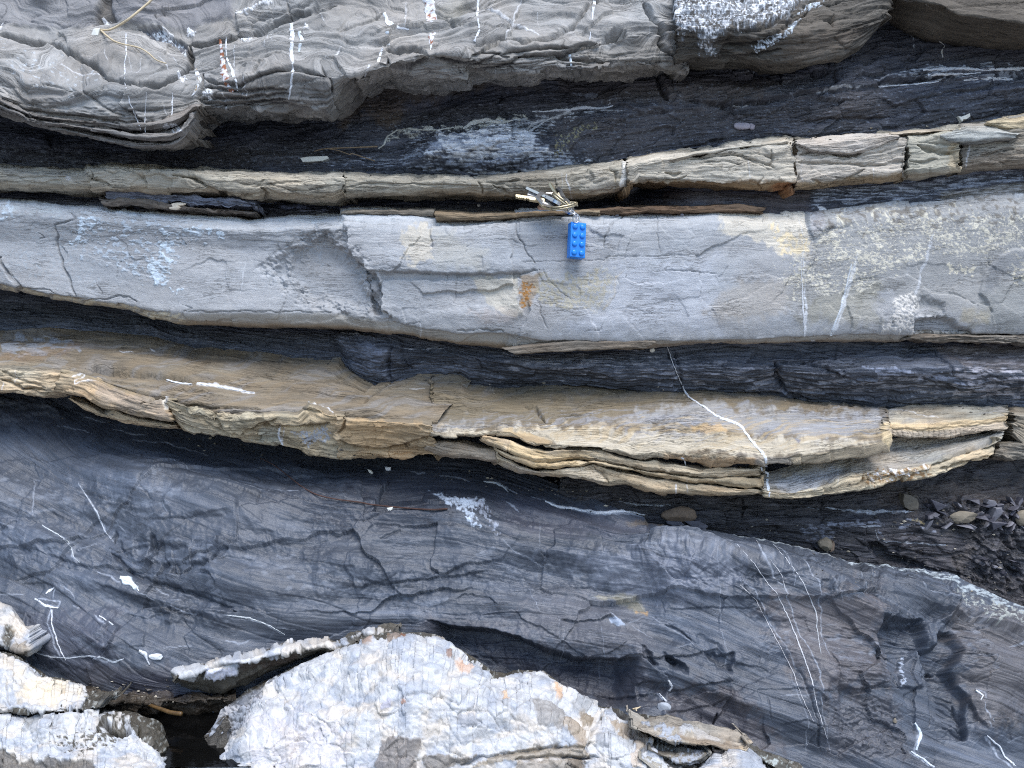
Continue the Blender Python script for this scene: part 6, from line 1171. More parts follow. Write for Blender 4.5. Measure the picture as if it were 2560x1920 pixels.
A = Rock([('T', 'F -300,1545 j 0,1340 180,1352 350,1352 420,1335 560,1325 680,1330 790,1345 880,1375 930,1400 960,1470 1000,1590 1040,1680', -.14, -3), ('T', 'F -300,1546 j 0,1344 180,1358 350,1358 420,1342 560,1332 680,1338 790,1352 870,1385 920,1415 955,1480 990,1600 1030,1690', -.165, 4), ('T', 'F -300,1600 j 0,1440 400,1430 800,1450 900,1520 980,1660 1030,1760', -.19), ('T', 'F -300,1680 700,1690', -.215), ('T', 'F -300,1780 700,1800', -.24), ('O', -.01, -.05), ('O', -.03, -.1)], [-300] * 7, [438, 434, 430, 428, 428, 428, 428], seed=79, smooth=3, caps=(0, .03), jit=4)
rim_skin(A); M = A.mask('F -400,1545 j 0,1348 180,1362 390,1352 500,1342 560,1340 640,1350 700,1370 740,1400 800,1460 900,1540 950,1600 990,1659 1000,1800 F -400,1800', 6, 8, 18); quartz_skin(A, M); A.d += 1.6 * M
n = A.mask('j 440,1400 560,1335 760,1350 900,1400 930,1500 960,1590 900,1540 820,1480 760,1440 640,1470 520,1440', 10, 12)
A.speckle(n, RIM, 20, -.05, .2, rise=-.6); A.speckle(A.mask('j 330,1480 560,1420 740,1480 560,1600 420,1600 330,1560', 20, 16), RIM, 12, .2, .2, rise=-.4); k = A.mask('j 130,1400 220,1395 240,1430 190,1450 140,1440', 5, 6); A.paint(k, lin(140, 144, 148), .7)
k = A.mask('F -400,1640 j -40,1570 60,1580 120,1640 200,1630 330,1620 420,1640 540,1650 560,1720 F -400,1800', 7, 8); A.paint(k, lin(84, 78, 70), .85); A.d -= 2 * k
k = A.mask('j 600,1425 680,1455 760,1430 740,1470 640,1480', 5, 5); A.d -= 3 * k; A.paint(k, lin(60, 58, 56), .8)
for t_, w_, d_ in (('j 600,1430 680,1462 770,1430', 4, 4), ('j 800,1400 830,1470 900,1530 960,1590', 5, 5), ('j 560,1380 660,1372', 2, 1.5), ('j 240,1450 330,1480 340,1560', 2, 1.5)): A.crack(t_, w_, d_, .5)
A.d *= .35 + .65 * sst(.9, 1.7, A.S); A.build('rock_face', M_QUARTZ, q2)
q3 = thing('quartz_mass', (-.42, -.13, -.2), 'small white quartz block framed by pale veins in the slate, at the left edge', 'quartz rock')
A = Rock([('T', 'F -200,1300 j -40,715 0,728 45,735 80,775 150,835 170,850', -.085, -3), ('T', 'F -200,1300 j -40,720 0,735 45,745 75,785 150,845 170,860', -.112, 3), ('T', 'F -200,1390 j -40,950 0,955 60,965 110,985 160,985', -.135, -4), ('T', 'F -200,1390 j -40,958 0,962 60,972 110,1010 160,1020', -.125), ('O', .05, .0)], -200, 70, seed=80, caps=(0, .03), smooth=2)
rim_skin(A); M = 1 - A.mask('j 10,900 45,830 90,860 60,960 20,950', 6, 5); quartz_skin(A, M * .98, amp=.4); A.paint(A.mask('j 80,960 155,930 155,1010 90,1010', 6, 5), lin(110, 100, 88), .8); A.crack('j 60,890 120,905 155,900', 2.5, 2, .5); A.paint(A.mask('j 60,790 150,850 140,980 80,900', 16, 10), QC, .35)
A.build('rock_face', M_QUARTZ, q3)
# the pale topped ledge that runs up to the crest
ql2 = thing('quartz_ledge', (-.2, -.13, -.24), 'brown ledge capped by a strip of white quartz, leaning over the dark pool', 'quartz rock')
LT = T('j 1000,1125 1020,1102 1180,1062 1300,1032 1440,1005 1560,972 1640,955 1720,948 1880,935 1940,950 2000,925 2074,902 k 100,880 170,872 240,870 290,880 330,890')
LB = T('j 1000,1150 1090,1215 1180,1240 1290,1240 1380,1180 1500,1120 1700,1040 1900,985 2074,940 k 60,930 200,895 330,893')
A = Rock([('T', LT, [(400, -.10), (1000, -.09)], -2), ('T', LT, [(400, -.135), (900, -.125), (1000, -.115)], 3), ('T', LT, [(400, -.14), (900, -.13), (1000, -.12)], 18), ('T', LB, [(400, -.12), (1000, -.115)], -3), ('T', LB, -.105), ('O', .03, .0)], 432, 990, seed=81, caps=(.02, .02), smooth=2)
A.col[:] = lin(92, 88, 80); A.tone(.3, 26, 2); A.facets(14, 8, 2, 2, .5, seed=1); A.rough(.8, 7, 2, 5)
M = A.mask('j 1000,1115 1020,1098 1180,1058 1300,1028 1560,968 1640,950 1720,945 1880,930 1940,948 2000,920 2074,898 k 170,866 300,876 300,886 170,885 60,905 j 1990,950 1940,965 1860,960 1700,990 1620,1020 1500,1040 1400,1062 1380,1075 1360,1120 1280,1140 1180,1140 1180,1100 1150,1130 1120,1155 1040,1140', 5, 6, 14); quartz_skin(A, M, amp=.3); A.d += 1.0 * M
A.crack('j 1380,1060 1230,1080 1180,1110 1160,1150', 4, 3, .6); A.paint(A.mask('j 1380,1060 1500,1050 1700,1000 1700,1030 1480,1090 1370,1110', 8, 6), lin(74, 62, 54), .8); A.speckle(A.mask('j 1190,1085 1350,1080 1370,1115 1280,1140 1180,1135', 6, 4), lin(206, 208, 222), 10, -.4, .3)
A.build('rock_face', M_QUARTZ, ql2)
# pool and its rocky basin
bas = thing('basin_rim', (-.27, -.13, -.3), 'dark wet broken rock that rims the small pool', 'rock')
A = Rock([('T', 'j 430,1150 700,1170 1000,1200 1300,1190', -.085), ('T', 'j 400,1190 560,1200 700,1215 860,1225 1000,1240 1310,1240', -.115), ('T', 'j 400,1310 560,1300 700,1280 850,1290 1000,1275 1310,1260', -.13), ('T', 'j 400,1400 560,1380 720,1350 900,1330 1310,1300', -.12), ('O', .02, -.04)], 150, 590, seed=82, smooth=3, jit=5)
A.col[:] = lin(66, 58, 48); A.tone(.35, 24, 2, hue=.08); A.facets(12, 7, 4, 4, 1., seed=1, tone=.3); A.rough(1.4, 9, 1.6, 5); A.vein('j 540,1200 600,1200 670,1195', 4, lin(160, 160, 150), .3, .7)
A.paint(A.mask('j 720,1160 1000,1180 1100,1240 900,1240 750,1220', 16, 10), lin(48, 50, 64), .7)
A.build('rock_face', M_SHALE, bas)
A = Rock([('T', 'j 700,1400 860,1420 930,1475 1000,1500 1100,1505 1180,1470 1260,1390 1330,1330', -.135, 30), ('T', 'j 700,1390 860,1400 930,1465 1000,1500 1100,1505 1180,1465 1260,1380 1330,1320', -.15), ('T', 'j 700,1560 900,1640 1000,1660 1100,1600 1330,1450', -.172), ('O', -.0, -.03)], 310, 572, seed=83, smooth=3, jit=4)
A.col[:] = lin(70, 66, 60); A.tone(.35, 20, 1.5); A.facets(9, 6, 2.5, 2.5, .8, seed=1, tone=.3); A.rough(1., 7, 1.4, 5); A.build('rock_face', M_SHALE, bas)
# ground: wave-cut rock before the cliff
GZ = -.345
gx = np.concatenate([[-600, -60, -8], np.linspace(-2, 2, 81), [8, 60, 600]]); gy = np.concatenate([[-1500, -120, -15, -5], np.linspace(-2.6, .4, 61), [1.5, 6]])
gX, gY = np.meshgrid(gx, gy); near = np.exp(-((np.hypot(gX, gY) / 3.) ** 4))
gH = GZ + near * (.018 * fbm(gX * 3, gY * 3, 5, 4) - .01)
gi = np.arange(gX.size).reshape(gX.shape); gq = np.stack([gi[:-1, :-1], gi[:-1, 1:], gi[1:, 1:], gi[1:, :-1]], -1).reshape(-1, 4)
gc = lin(108, 108, 112)[None] * np.exp(.3 * fbm(gX * 2.3, gY * 2.3, 9, 4)).reshape(-1, 1)
tag(link_mesh('ground', np.stack([gX, gY, gH], -1).reshape(-1, 3), gq, M_SLATE, None, True, gc), kind='structure')
m_water = bpy.data.materials.new('pool_water'); m_water.use_nodes = True
_b = m_water.node_tree.nodes['Principled BSDF']; _b.inputs['Base Color'].default_value = (.003, .003, .003, 1); _b.inputs['Roughness'].default_value = .03; _b.inputs['IOR'].default_value = 1.33
_n = m_water.node_tree.nodes.new('ShaderNodeTexNoise'); _n.inputs['Scale'].default_value = 40; _u = m_water.node_tree.nodes.new('ShaderNodeBump'); _u.inputs['Strength'].default_value = .04; _u.inputs['Distance'].default_value = .002
m_water.node_tree.links.new(_n.outputs['Fac'], _u.inputs['Height']); m_water.node_tree.links.new(_u.outputs[0], _b.inputs['Normal'])
WZ = -.2485
wv = np.array([(-.36 + .26 * i / 12, -.20 + .11 * j / 6, WZ) for j in range(7) for i in range(13)]); wi = np.arange(91).reshape(7, 13)
tag(link_mesh('water', wv, np.stack([wi[:-1, :-1], wi[:-1, 1:], wi[1:, 1:], wi[1:, :-1]], -1).reshape(-1, 4), m_water, None, True), kind='structure')
# ================================================================ small things lying on the rock
M_VEIN = rock_material('calcite_vein', grain=.6, rough=.6, spec=.4, lamin=.05, speck=.12)
def vein_part(parent, txt, w, col=(.70, .73, .78), rise=.8, rust=None, name='quartz_vein', seed=0, jag=.42):
    """a vein standing a little proud of the rock, following its surface"""
    pts = T(txt); L = np.concatenate([[0], np.cumsum(np.linalg.norm(np.diff(pts, axis=0), axis=1))]); n = max(6, int(L[-1] / 3.5))
    t = np.linspace(0, L[-1], n); x = np.interp(t, L, pts[:, 0]); y = np.interp(t, L, pts[:, 1])
    x = x + 1.2 * fbm(t / 14, t * 0 + seed, 3, 3); y = y + 1.2 * fbm(t / 14, t * 0 + seed, 4, 3)
    tx, ty = np.gradient(x), np.gradient(y); q = np.hypot(tx, ty); nx_, ny_ = -ty / q, tx / q
    ww = (np.interp(t / L[-1], np.linspace(0, 1, len(w)), w) if isinstance(w, (list, tuple)) else np.full(n, float(w))) * .5
    wl = ww * np.clip(1 + jag * fbm(t / 16, t * 0 + seed, 7, 4, .55), .25, 2) * .72; wr = ww * np.clip(1 + jag * fbm(t / 16, t * 0 + seed, 8, 4, .55), .25, 2) * .72
    D0 = _blur(depth_at(x, y), 1)
    V, C = [], []
    for k, (o, h) in enumerate(((-1.05, -.8), (-.8, .6), (-.3, 1), (.3, 1), (.8, .6), (1.05, -.8))):
        oo = np.where(o < 0, o * wl, o * wr); px, py = x + nx_ * oo, y + ny_ * oo
        D = np.minimum(_blur(depth_at(px, py), 1), D0 + .003) if abs(o) > .5 else D0
        r = rise * .45 * h * (1 + .5 * fbm(t / 6, t * 0 + k * 5 + seed, 9, 3))
        V.append(place(px, py, D + CAM_Y - r * .001)); c = np.array(col)[None] * np.exp(.12 * fbm(t / 8, t * 0 + k, 11, 3))[:, None]
        if rust is not None:
            a = sst(rust[1], rust[1] + .3, fbm(px / 10, py / 10, 12 + seed, 4, .6))[:, None]; c = c * (1 - a) + np.array(rust[0]) * a
        C.append(c)
    V = np.stack(V, 1); C = np.stack(C, 1); i = np.arange(n * 6).reshape(n, 6)
    F = np.stack([i[:-1, :-1], i[1:, :-1], i[1:, 1:], i[:-1, 1:]], -1).reshape(-1, 4)
    return link_mesh(name, V.reshape(-1, 3), F, M_VEIN, parent, True, np.clip(C.reshape(-1, 3), .01, .9))
RU = (lin(140, 84, 52), .05)
vein_part(fold, 'a 775,205 776,330 766,380 765,500 780,560 800,640 830,700 850,760 866,795', 4.2, seed=1)
vein_part(fold, 'a 900,562 895,650 890,740 894,812', 3.2, seed=2)
vein_part(fold, 'a 1055,565 1062,600 1055,712', [2, 5, 4], seed=3)
vein_part(fold, 'a 1350,238 1362,330 1375,430 1395,520 1425,568', [9, 12, 20, 22, 14], rust=(RU[0], -.25), seed=4, rise=1.4)
vein_part(fold, 'a 1390,230 1386,300 1398,370 1425,430 1450,500 1462,555', [4, 5, 8, 10, 4], seed=5)
vein_part(fold, 'a 1790,142 1796,230 1790,340 1800,420 1790,500 1782,570 1775,612', [14, 15, 12, 13, 11, 9, 4], seed=6, rise=1.4)
vein_part(fold, 'a 1840,190 1852,250 1838,318', [10, 14, 8], col=(.6, .66, .72), seed=7)
vein_part(fold, 'a 1182,385 1210,440 1228,500 1202,560 1178,592', [6, 12, 14, 8, 4], rust=(lin(150, 130, 96), .25), seed=8)
vein_part(fold, 'b 535,-30 545,40 565,120 562,200 558,310', [34, 36, 30, 20, 5], rust=(RU[0], .22), seed=9, rise=1.4)
vein_part(fold, 'b 850,-20 845,100 856,180 830,255', [7, 8, 6, 9], seed=10)
vein_part(fold, 'b 1570,-20 1552,60 1550,130 1534,245', [14, 7, 5, 4], seed=11)
vein_part(fold, 'b 270,75 290,130 350,165 425,182', [9, 16, 14, 6], seed=12)
vein_part(fold, 'b 290,190 296,280', [12, 10], col=(.6, .68, .76), seed=13)
vein_part(fold, 'b 262,295 235,380', 9, seed=14)
vein_part(fold, 'b 182,398 150,475', [8, 5], seed=15)
vein_part(fold, 'b 1412,335 1425,430', [9, 8], col=(.6, .68, .76), seed=16)
vein_part(sh1, 'b 235,915 270,890 290,840 350,800 420,790 520,800 640,795 700,780', [6, 8, 5, 7, 5, 4, 5], col=(.55, .57, .54), rise=1.6, seed=17)
vein_part(sh1, 'b 760,790 800,760 900,735 990,755 1060,740', [8, 16, 14, 10, 5], col=(.66, .68, .68), rise=1.8, seed=18)
vein_part(sh1, 'b 1180,685 1300,680 1400,675 1480,660 1620,665 1680,650', [4, 6, 10, 12, 9, 5], col=(.6, .66, .76), rise=1.4, seed=19)
vein_part(sh1, 'b 1160,810 1250,750 1340,710 1420,690', [8, 6, 5, 5], col=(.5, .54, .6), seed=20)
vein_part(sh1, 'c 1590,430 1800,420 2000,430 2212,420 2300,418', [10, 12, 9, 12, 10], col=(.6, .63, .68), rise=1.4, seed=21)
vein_part(sh1, 'c 1620,462 1800,455 1950,450', [9, 7, 4], seed=22); vein_part(sh1, 'c 1840,495 1950,480 2140,488', [5, 13, 8], seed=23); vein_part(sh1, 'c 1320,532 1500,520 1690,502', [3, 5, 4], seed=24)
vein_part(sh1, 'c 1715,85 1700,140 1668,230', [5, 5, 4], col=(.5, .5, .5), seed=25); vein_part(sh1, 'c 1690,250 1725,280 1705,320 1715,355', [4, 6, 5, 4], col=(.5, .5, .48), seed=26)
vein_part(och, 'i 20,165 60,280 100,370 120,420 150,470 200,505 260,540 310,580 370,610 440,632 480,655 500,690 540,740 570,780 600,812 625,850 628,905', [2, 3, 3, 4, 5, 6, 5, 6, 7, 8, 10, 9, 8, 9, 10, 11, 8], rise=1.1, seed=27)
vein_part(och, 'i 595,905 605,925 640,940 635,970', [6, 7, 7, 5], seed=28); vein_part(och, 'i 632,975 635,1010 645,1050', [9, 10, 6], col=(.66, .72, .78), seed=29); vein_part(och, 'i 650,1058 645,1085', 6, seed=30); vein_part(och, 'i 108,845 128,860 132,892', [10, 5, 4], seed=31)
vein_part(sla, 'k 1180,122 1250,152 1350,165 1480,188 1620,178 1700,190 1770,205', [5, 9, 10, 12, 10, 7, 3], rise=1.4, seed=32)
vein_part(sla, 'j 690,560 740,572 790,620 800,640', [10, 20, 12, 4], rise=1.6, col=(.7, .75, .78), seed=33)
vein_part(sla, 'j 200,682 262,725 335,737', [5, 9, 4], seed=34); vein_part(sla, 'j 262,655 290,635 312,620', [5, 9, 4], seed=35); vein_part(sla, 'j 300,748 297,830 330,930 352,992 380,1040', [5, 5, 6, 5, 3], seed=36); vein_part(sla, 'j 570,780 652,834', 4.5, seed=37)
vein_part(sla, 'l 1860,1475 1935,1535 1962,1592 2042,1662 2100,1720', [6, 8, 6, 8, 7], col=(.6, .64, .7), rise=1.6, seed=38); vein_part(sla, 'l 1422,1562 1500,1612 1570,1665 1640,1720', [4, 7, 7, 6], col=(.58, .63, .7), rise=1.4, seed=39); vein_part(sla, 'l 1445,1400 1482,1460 1452,1555', [8, 11, 8], col=(.6, .68, .78), seed=40)
vein_part(sla, 'l 1798,1212 1838,1240 1828,1268', [6, 8, 4], seed=41); vein_part(sla, 'k 1888,1150 1915,1192 1898,1216', [5, 8, 6], seed=42); vein_part(sla, 'k 1838,1228 1882,1278', [4, 5], seed=43)
vein_part(sla, 'j 800,985 835,1000 850,1040 860,1065', [12, 16, 9, 4], rise=3, seed=44)
vein_part(sla, 'l 440,605 530,692 602,832 682,982 742,1102 792,1242 862,1392', [2.5, 3, 3, 2.5, 3, 2.5, 1.5], col=(.5, .5, .52), rise=.6, seed=51)
vein_part(sla, 'l 420,370 520,480 600,600 642,642 722,802 792,982 852,1152 882,1302 940,1490', [2, 3, 3, 4, 4, 5, 4, 3, 2], col=(.52, .53, .56), rise=.7, seed=52)
vein_part(sla, 'l 530,345 600,440 680,550 700,640', [2, 3, 2.5], col=(.46, .47, .5), rise=.5, seed=53); vein_part(sla, 'l 630,370 702,452 792,572 852,702 882,782 880,850 905,1000', [2, 3, 3, 4, 4, 3, 2], col=(.5, .52, .55), rise=.6, seed=54)
vein_part(sla, 'j 450,20 520,122 560,190 600,290 640,340', [2, 4, 6, 5, 2], col=(.48, .52, .58), rise=.8, seed=55); vein_part(sla, 'j 240,260 330,312 390,352 412,392 425,445 460,475', [3, 4, 3, 4, 3, 2], col=(.56, .6, .62), rise=.8, seed=56)
vein_part(sla, 'j 215,1000 300,1022 400,1027 500,1015 590,1022 650,1052 715,1030', [3, 5, 4, 5, 6, 9, 3], col=(.5, .54, .6), rise=.6, seed=57); vein_part(sla, 'j 1310,780 1440,796 1560,842 1640,892', [5, 5, 4, 2], col=(.6, .64, .66), rise=.8, seed=58)
vein_part(sla, 'h 880,990 960,1000 1010,1030 1035,1060', [3, 7, 8, 2], col=(.5, .54, .58), rise=.8, seed=59); vein_part(och, 'g 1020,366 1090,384 1180,392', [4, 6, 3], seed=60); vein_part(och, 'g 1210,388 1330,402 1440,428 1560,446', [6, 7, 6, 2], seed=61); vein_part(och, 'g 1716,665 1712,715 1735,768', [6, 8, 4], seed=62)
vein_part(grey, 'f 840,600 850,800 858,960 862,1085', [2, 3.5, 6, 6], col=(.58, .6, .63), rise=.5, seed=63); vein_part(grey, 'f 1152,640 1120,780 1085,920 1050,1010 1028,1080', [4, 6, 9, 8, 10], col=(.58, .62, .66), rise=.6, seed=64)
# ---- loose stones, chips, stalks
def stone(name, label, cat, txt, mat, seed, depth=.8, out=.5, group=None, parent=None, subdiv=3):
    """a broken stone whose outline in the photograph is txt; its back rests in the rock"""
    pts = T(txt); c = (pts.max(0) + pts.min(0)) / 2; s_ = (pts.max(0) - pts.min(0)) / 2
    D = float(np.median(depth_at(pts[:, 0], pts[:, 1]))); k = TAN / 1280 * D
    rx, rz = s_ * k; ry = min(rx, rz) * depth
    C = place(c[0], c[1], D + CAM_Y - ry * out)
    bm = bmesh.new(); bmesh.ops.create_icosphere(bm, subdivisions=subdiv, radius=1)
    V = np.array([v.co for v in bm.verts]); F = np.array([[v.index for v in f.verts] for f in bm.faces]); bm.free()
    # the traced outline sets the silhouette, random planes break the faces
    ang = np.arctan2(-(pts[:, 1] - c[1]) / s_[1], (pts[:, 0] - c[0]) / s_[0]); rad = np.hypot((pts[:, 0] - c[0]) / s_[0], (pts[:, 1] - c[1]) / s_[1]); o = np.argsort(ang)
    a = np.arctan2(V[:, 2], V[:, 0]); r = np.interp(a, ang[o], rad[o], period=2 * np.pi)
    rg = np.random.RandomState(seed)
    for _ in range(9):
        nrm = rg.randn(3); nrm /= np.linalg.norm(nrm)
        if abs(nrm[1]) < .35: continue
        h = .62 + .25 * rg.rand(); q = V @ nrm; V = V - np.clip(q - h, 0, None)[:, None] * nrm
    pl = np.hypot(V[:, 0], V[:, 2]); f = np.where(pl > 1e-4, r, 1.)
    V[:, 0] *= f; V[:, 2] *= f
    V += .03 * np.stack([fbm(V[:, 0] * 3 + q, V[:, 2] * 3 + V[:, 1] * 2, seed + q, 3) for q in range(3)], -1)
    V = V * np.array([rx, ry, rz]) + C
    o = link_mesh(name, V, F, mat, parent, False)
    if label: tag(o, label, cat, group)
    return o
def chip(name, label, cat, txt, mat, lift=.0015, thick=.0016, tilt=0., group=None, parent=None, seed=0):
    """a flat flake lying on the rock"""
    pts = T(txt); n = len(pts); c = pts.mean(0); D = float(np.median(depth_at(pts[:, 0], pts[:, 1])))
    rg = np.random.RandomState(seed + n)
    Yf = D + CAM_Y - lift - tilt * (c[1] - pts[:, 1]) / max(np.ptp(pts[:, 1]), 1) * .004 + rg.randn(n) * .0002
    f = place(pts[:, 0], pts[:, 1], Yf); b = f.copy(); b[:, 1] += thick + lift; b[:, 0] += (f[:, 0].mean() - f[:, 0]) * .06
    inn = place(c[0] + (pts[:, 0] - c[0]) * .8, c[1] + (pts[:, 1] - c[1]) * .8, Yf - .0004)
    V = np.concatenate([f, b, inn, [inn.mean(0) - np.array([0, .0002, 0])]])
    F = []
    for i in range(n):
        j = (i + 1) % n
        F += [(i, n + i, n + j), (i, n + j, j), (i, j, 2 * n + j), (i, 2 * n + j, 2 * n + i), (2 * n + i, 2 * n + j, 3 * n)]
    me_o = link_mesh(name, V, np.array(F), mat, parent, False)
    bm = bmesh.new(); bm.from_mesh(me_o.data); bmesh.ops.recalc_face_normals(bm, faces=bm.faces); bm.to_mesh(me_o.data); bm.free()
    if label: tag(me_o, label, cat, group)
    return me_o
def tube(name, label, cat, txt, mat, r, lift=.002, depths=None, parent=None, group=None, sag=None):
    """a stalk: r in mm (start, end)"""
    pts = T(txt) if isinstance(txt, str) else txt
    if depths is None: Y = depth_at(pts[:, 0], pts[:, 1]) + CAM_Y - lift
    else: Y = np.array(depths)
    P = place(pts[:, 0], pts[:, 1], Y)
    Q = []                                                     # smooth through the points
    for i in range(len(P) - 1):
        p0, p1, p2, p3 = P[max(i - 1, 0)], P[i], P[i + 1], P[min(i + 2, len(P) - 1)]
        for t in np.linspace(0, 1, 7)[:-1]:
            Q.append(.5 * (2 * p1 + (p2 - p0) * t + (2 * p0 - 5 * p1 + 4 * p2 - p3) * t * t + (3 * p1 - p0 - 3 * p2 + p3) * t ** 3))
    Q.append(P[-1]); Q = np.array(Q)
    return sweep(name, Q, np.linspace(r[0], r[1], len(Q)) * .001, mat, label, cat, parent, group)
def sweep(name, Q, R, mat, label=None, cat=None, parent=None, group=None, closed=False, seg=8):
    n = len(Q); R = np.broadcast_to(R, (n,)); d = np.gradient(Q, axis=0) if not closed else np.roll(Q, -1, 0) - np.roll(Q, 1, 0)
    d /= np.linalg.norm(d, axis=1, keepdims=True) + 1e-12
    u = np.cross(d[0], [.3, .2, 1.]); u /= np.linalg.norm(u); V = []
    for i in range(n):
        u = u - d[i] * (u @ d[i]); u /= np.linalg.norm(u); w = np.cross(d[i], u)
        for k in range(seg):
            a = 2 * math.pi * k / seg; V.append(Q[i] + R[i] * (u * math.cos(a) + w * math.sin(a)))
    F = []
    for i in range(n if closed else n - 1):
        for k in range(seg):
            a, b = i * seg, ((i + 1) % n) * seg; F.append((a + k, a + (k + 1) % seg, b + (k + 1) % seg, b + k))
    V = np.array(V)
    if not closed:                                             # pull the end rings shut
        V = np.concatenate([V, Q[:1] - d[:1] * R[0] * .3, Q[-1:] + d[-1:] * R[-1] * .3])
        m = n * seg
        F += [(m, (k + 1) % seg, k, k) for k in range(seg)] + [(m + 1, (n - 1) * seg + k, (n - 1) * seg + (k + 1) % seg, (n - 1) * seg + (k + 1) % seg) for k in range(seg)]
        me = bpy.data.meshes.new(name); base = np.array(parent_base(parent)) if parent is not None else np.array([V[:, 0].mean(), V[:, 1].mean(), V[:, 2].min()])
        me.from_pydata([tuple(v) for v in (V - base)], [], [tuple(dict.fromkeys(f)) for f in F]); me.polygons.foreach_set('use_smooth', [True] * len(me.polygons)); me.materials.append(mat)
        o = bpy.data.objects.new(name, me); COL.objects.link(o)
        if parent is not None: o.parent = parent
        else: o.location = base
    else:
        o = link_mesh(name, V, np.array(F), mat, parent, True)
    if label: tag(o, label, cat, group)
    return o
m_straw = plain_material('dry_straw', lin(196, 180, 150), .7, vary=.15); m_twig = plain_material('dark_twig', lin(74, 52, 46), .8, vary=.3); m_straw2 = plain_material('brown_straw', lin(140, 122, 100), .7, vary=.2)
m_white = plain_material('white_chip', lin(224, 224, 216), .7, vary=.06, bump=.5); m_tan = plain_material('tan_stone', lin(132, 123, 108), .85, vary=.14, bump=.6); m_brown = plain_material('brown_stone', lin(122, 106, 92), .85, vary=.2, bump=.6)
m_grey = plain_material('grey_stone', lin(112, 112, 120), .8, vary=.15, bump=.6); m_pink = plain_material('pinkish_stone', lin(176, 168, 178), .8, vary=.12, bump=.6); m_dark = plain_material('dark_shale_chip', lin(84, 84, 94), .6, vary=.25, bump=.6); m_qz = plain_material('quartz_chip', lin(222, 226, 232), .5, vary=.1, scale=200, bump=.6)
st = thing('dry_stalk', place(245, 110, -.05), 'bent dry straw-coloured stalk draped over the folded bed, curving to the frame top', 'dry stalk')
tube('stem', None, None, 's 385,-14 a 930,0 880,45 800,110 740,150 700,172 660,185 620,182', m_straw, (1.0, .9), .006, parent=st)
tube('stem', None, None, 'a 612,178 650,215 700,252 760,272 850,292 910,325 960,368 1022,390', m_straw, (.9, .5), .004, parent=st)
chip('paper_scrap', 'small pale square scrap lying where the bent stalk turns', 'scrap', 'a 575,176 614,172 602,220 558,218', m_white, .004, .0006)
tube('dry_stalk', 'long thin brown stalk lying flat in the dark recess, upper of two', 'dry stalk', 'a 1930,930 1990,915 2080,910 2212,905 b 120,905 230,900', m_straw2, (.5, .8), .006)
tube('dry_stalk', 'short brown stalk slanting down across the other one in the recess', 'dry stalk', 'a 2020,915 2080,925 2150,950 b 80,945 215,990', m_straw2, (.4, .6), .008)
chip('quartz_chip', 'flat white quartz flake lying on dark shale above the cream bed', 'stone chip', 'a 1845,970 1900,962 2010,958 2022,972 1980,988 1900,995 1860,995', m_white, .006, .003, seed=3)
stone('stone', 'small squarish pinkish grey pebble on the dark shale under the nodular rock', 'stone', 'c 440,755 490,752 522,760 525,790 490,797 440,790', m_pink, 4)
stone('stone', 'tiny round pinkish pebble touching the squarish one', 'stone', 'c 526,762 550,760 560,780 545,797 526,792', m_pink, 5)
chip('shell_chip', 'white bone-shaped chip on dark shale at the upper right', 'chip', 'c 1808,712 1825,718 1850,708 1880,695 1882,715 1860,732 1838,735 1832,748 1822,735', m_white, .004, .002, seed=2)
stone('pebble', 'white pebble wedged just under the grey bed', 'pebble', 'h 1905,1180 s 1625,868 1632,868 1636,875 1630,881 1622,879' if False else 's 1626,871 1634,870 1637,876 1632,881 1625,879', m_white, 6)
stone('pebble', 'tiny white pebble in the crevice left of the keys', 'pebble', 's 1194,511 1199,510 1201,514 1197,517 1193,515', m_white, 7)
stone('quartz_lump', 'oval white quartz lump beside a dark hollow on the slate', 'quartz lump', 'n 1470,545 1520,532 1580,532 1605,555 1590,590 1520,590 1480,575', m_qz, 8, out=.7)
stone('stone', 'rounded brown boulder-like stone at the rubble below the ochre ledge', 'stone', 's 1652,1290 1672,1274 1700,1265 1722,1268 1740,1288 1738,1300 1700,1306 1668,1302', m_brown, 9, out=.6)
chip('shale_chip', 'grey flat shale chip wedged below the rounded brown stone', 'stone chip', 'l 120,240 200,235 255,265 240,285 180,280', m_dark, .005, .004)
chip('shale_chip', 'dark flat shale chip at the left under the rounded brown stone', 'stone chip', 'l 10,235 100,240 120,260 60,265 20,255', m_dark, .004, .004)
stone('stone', 'pointed tan stone sitting in the dark hollow behind the slate crest', 'stone', 'm 175,540 225,505 272,485 312,540 310,590 262,625 215,600', m_tan, 10, out=.7, depth=1)
chip('shale_chip', 'narrow brown chip leaning on the pointed tan stone', 'stone chip', 'm 312,550 335,525 345,560 335,620 300,632', m_brown, .008, .003)
stone('stone', 'wide pale tan stone among dark shale rubble', 'stone', 'm 1450,260 1560,225 1680,222 1765,245 1740,290 1680,340 1600,345 1545,355 1490,310', m_tan, 11, out=.5)
stone('stone', 'tan stone cut by the right edge of the frame in the shale rubble', 'stone', 'm 2140,260 2200,215 2300,220 2320,300 2160,372 2140,340', m_tan, 12, out=.5)
chip('shale_chip', 'brown-grey leaf shaped slab standing above the rubble', 'stone chip', 'm 1030,60 1090,70 1160,110 1175,160 1165,210 1090,220 1040,190 1020,130', plain_material('brown_shale_chip', lin(104, 98, 88), .8, vary=.25, bump=.8), .006, .004)
_rg = random.Random(5)
_fr = []
while len(_fr) < 66:
    x, y = _rg.uniform(1130, 2200), _rg.uniform(130, 900)
    if (y < 400 and x > 1150 + (y - 150) * .4) or (x > 1720 and y > 640 + max(0, (1900 - x)) * .2 and _rg.random() < .5): _fr.append((x, y))
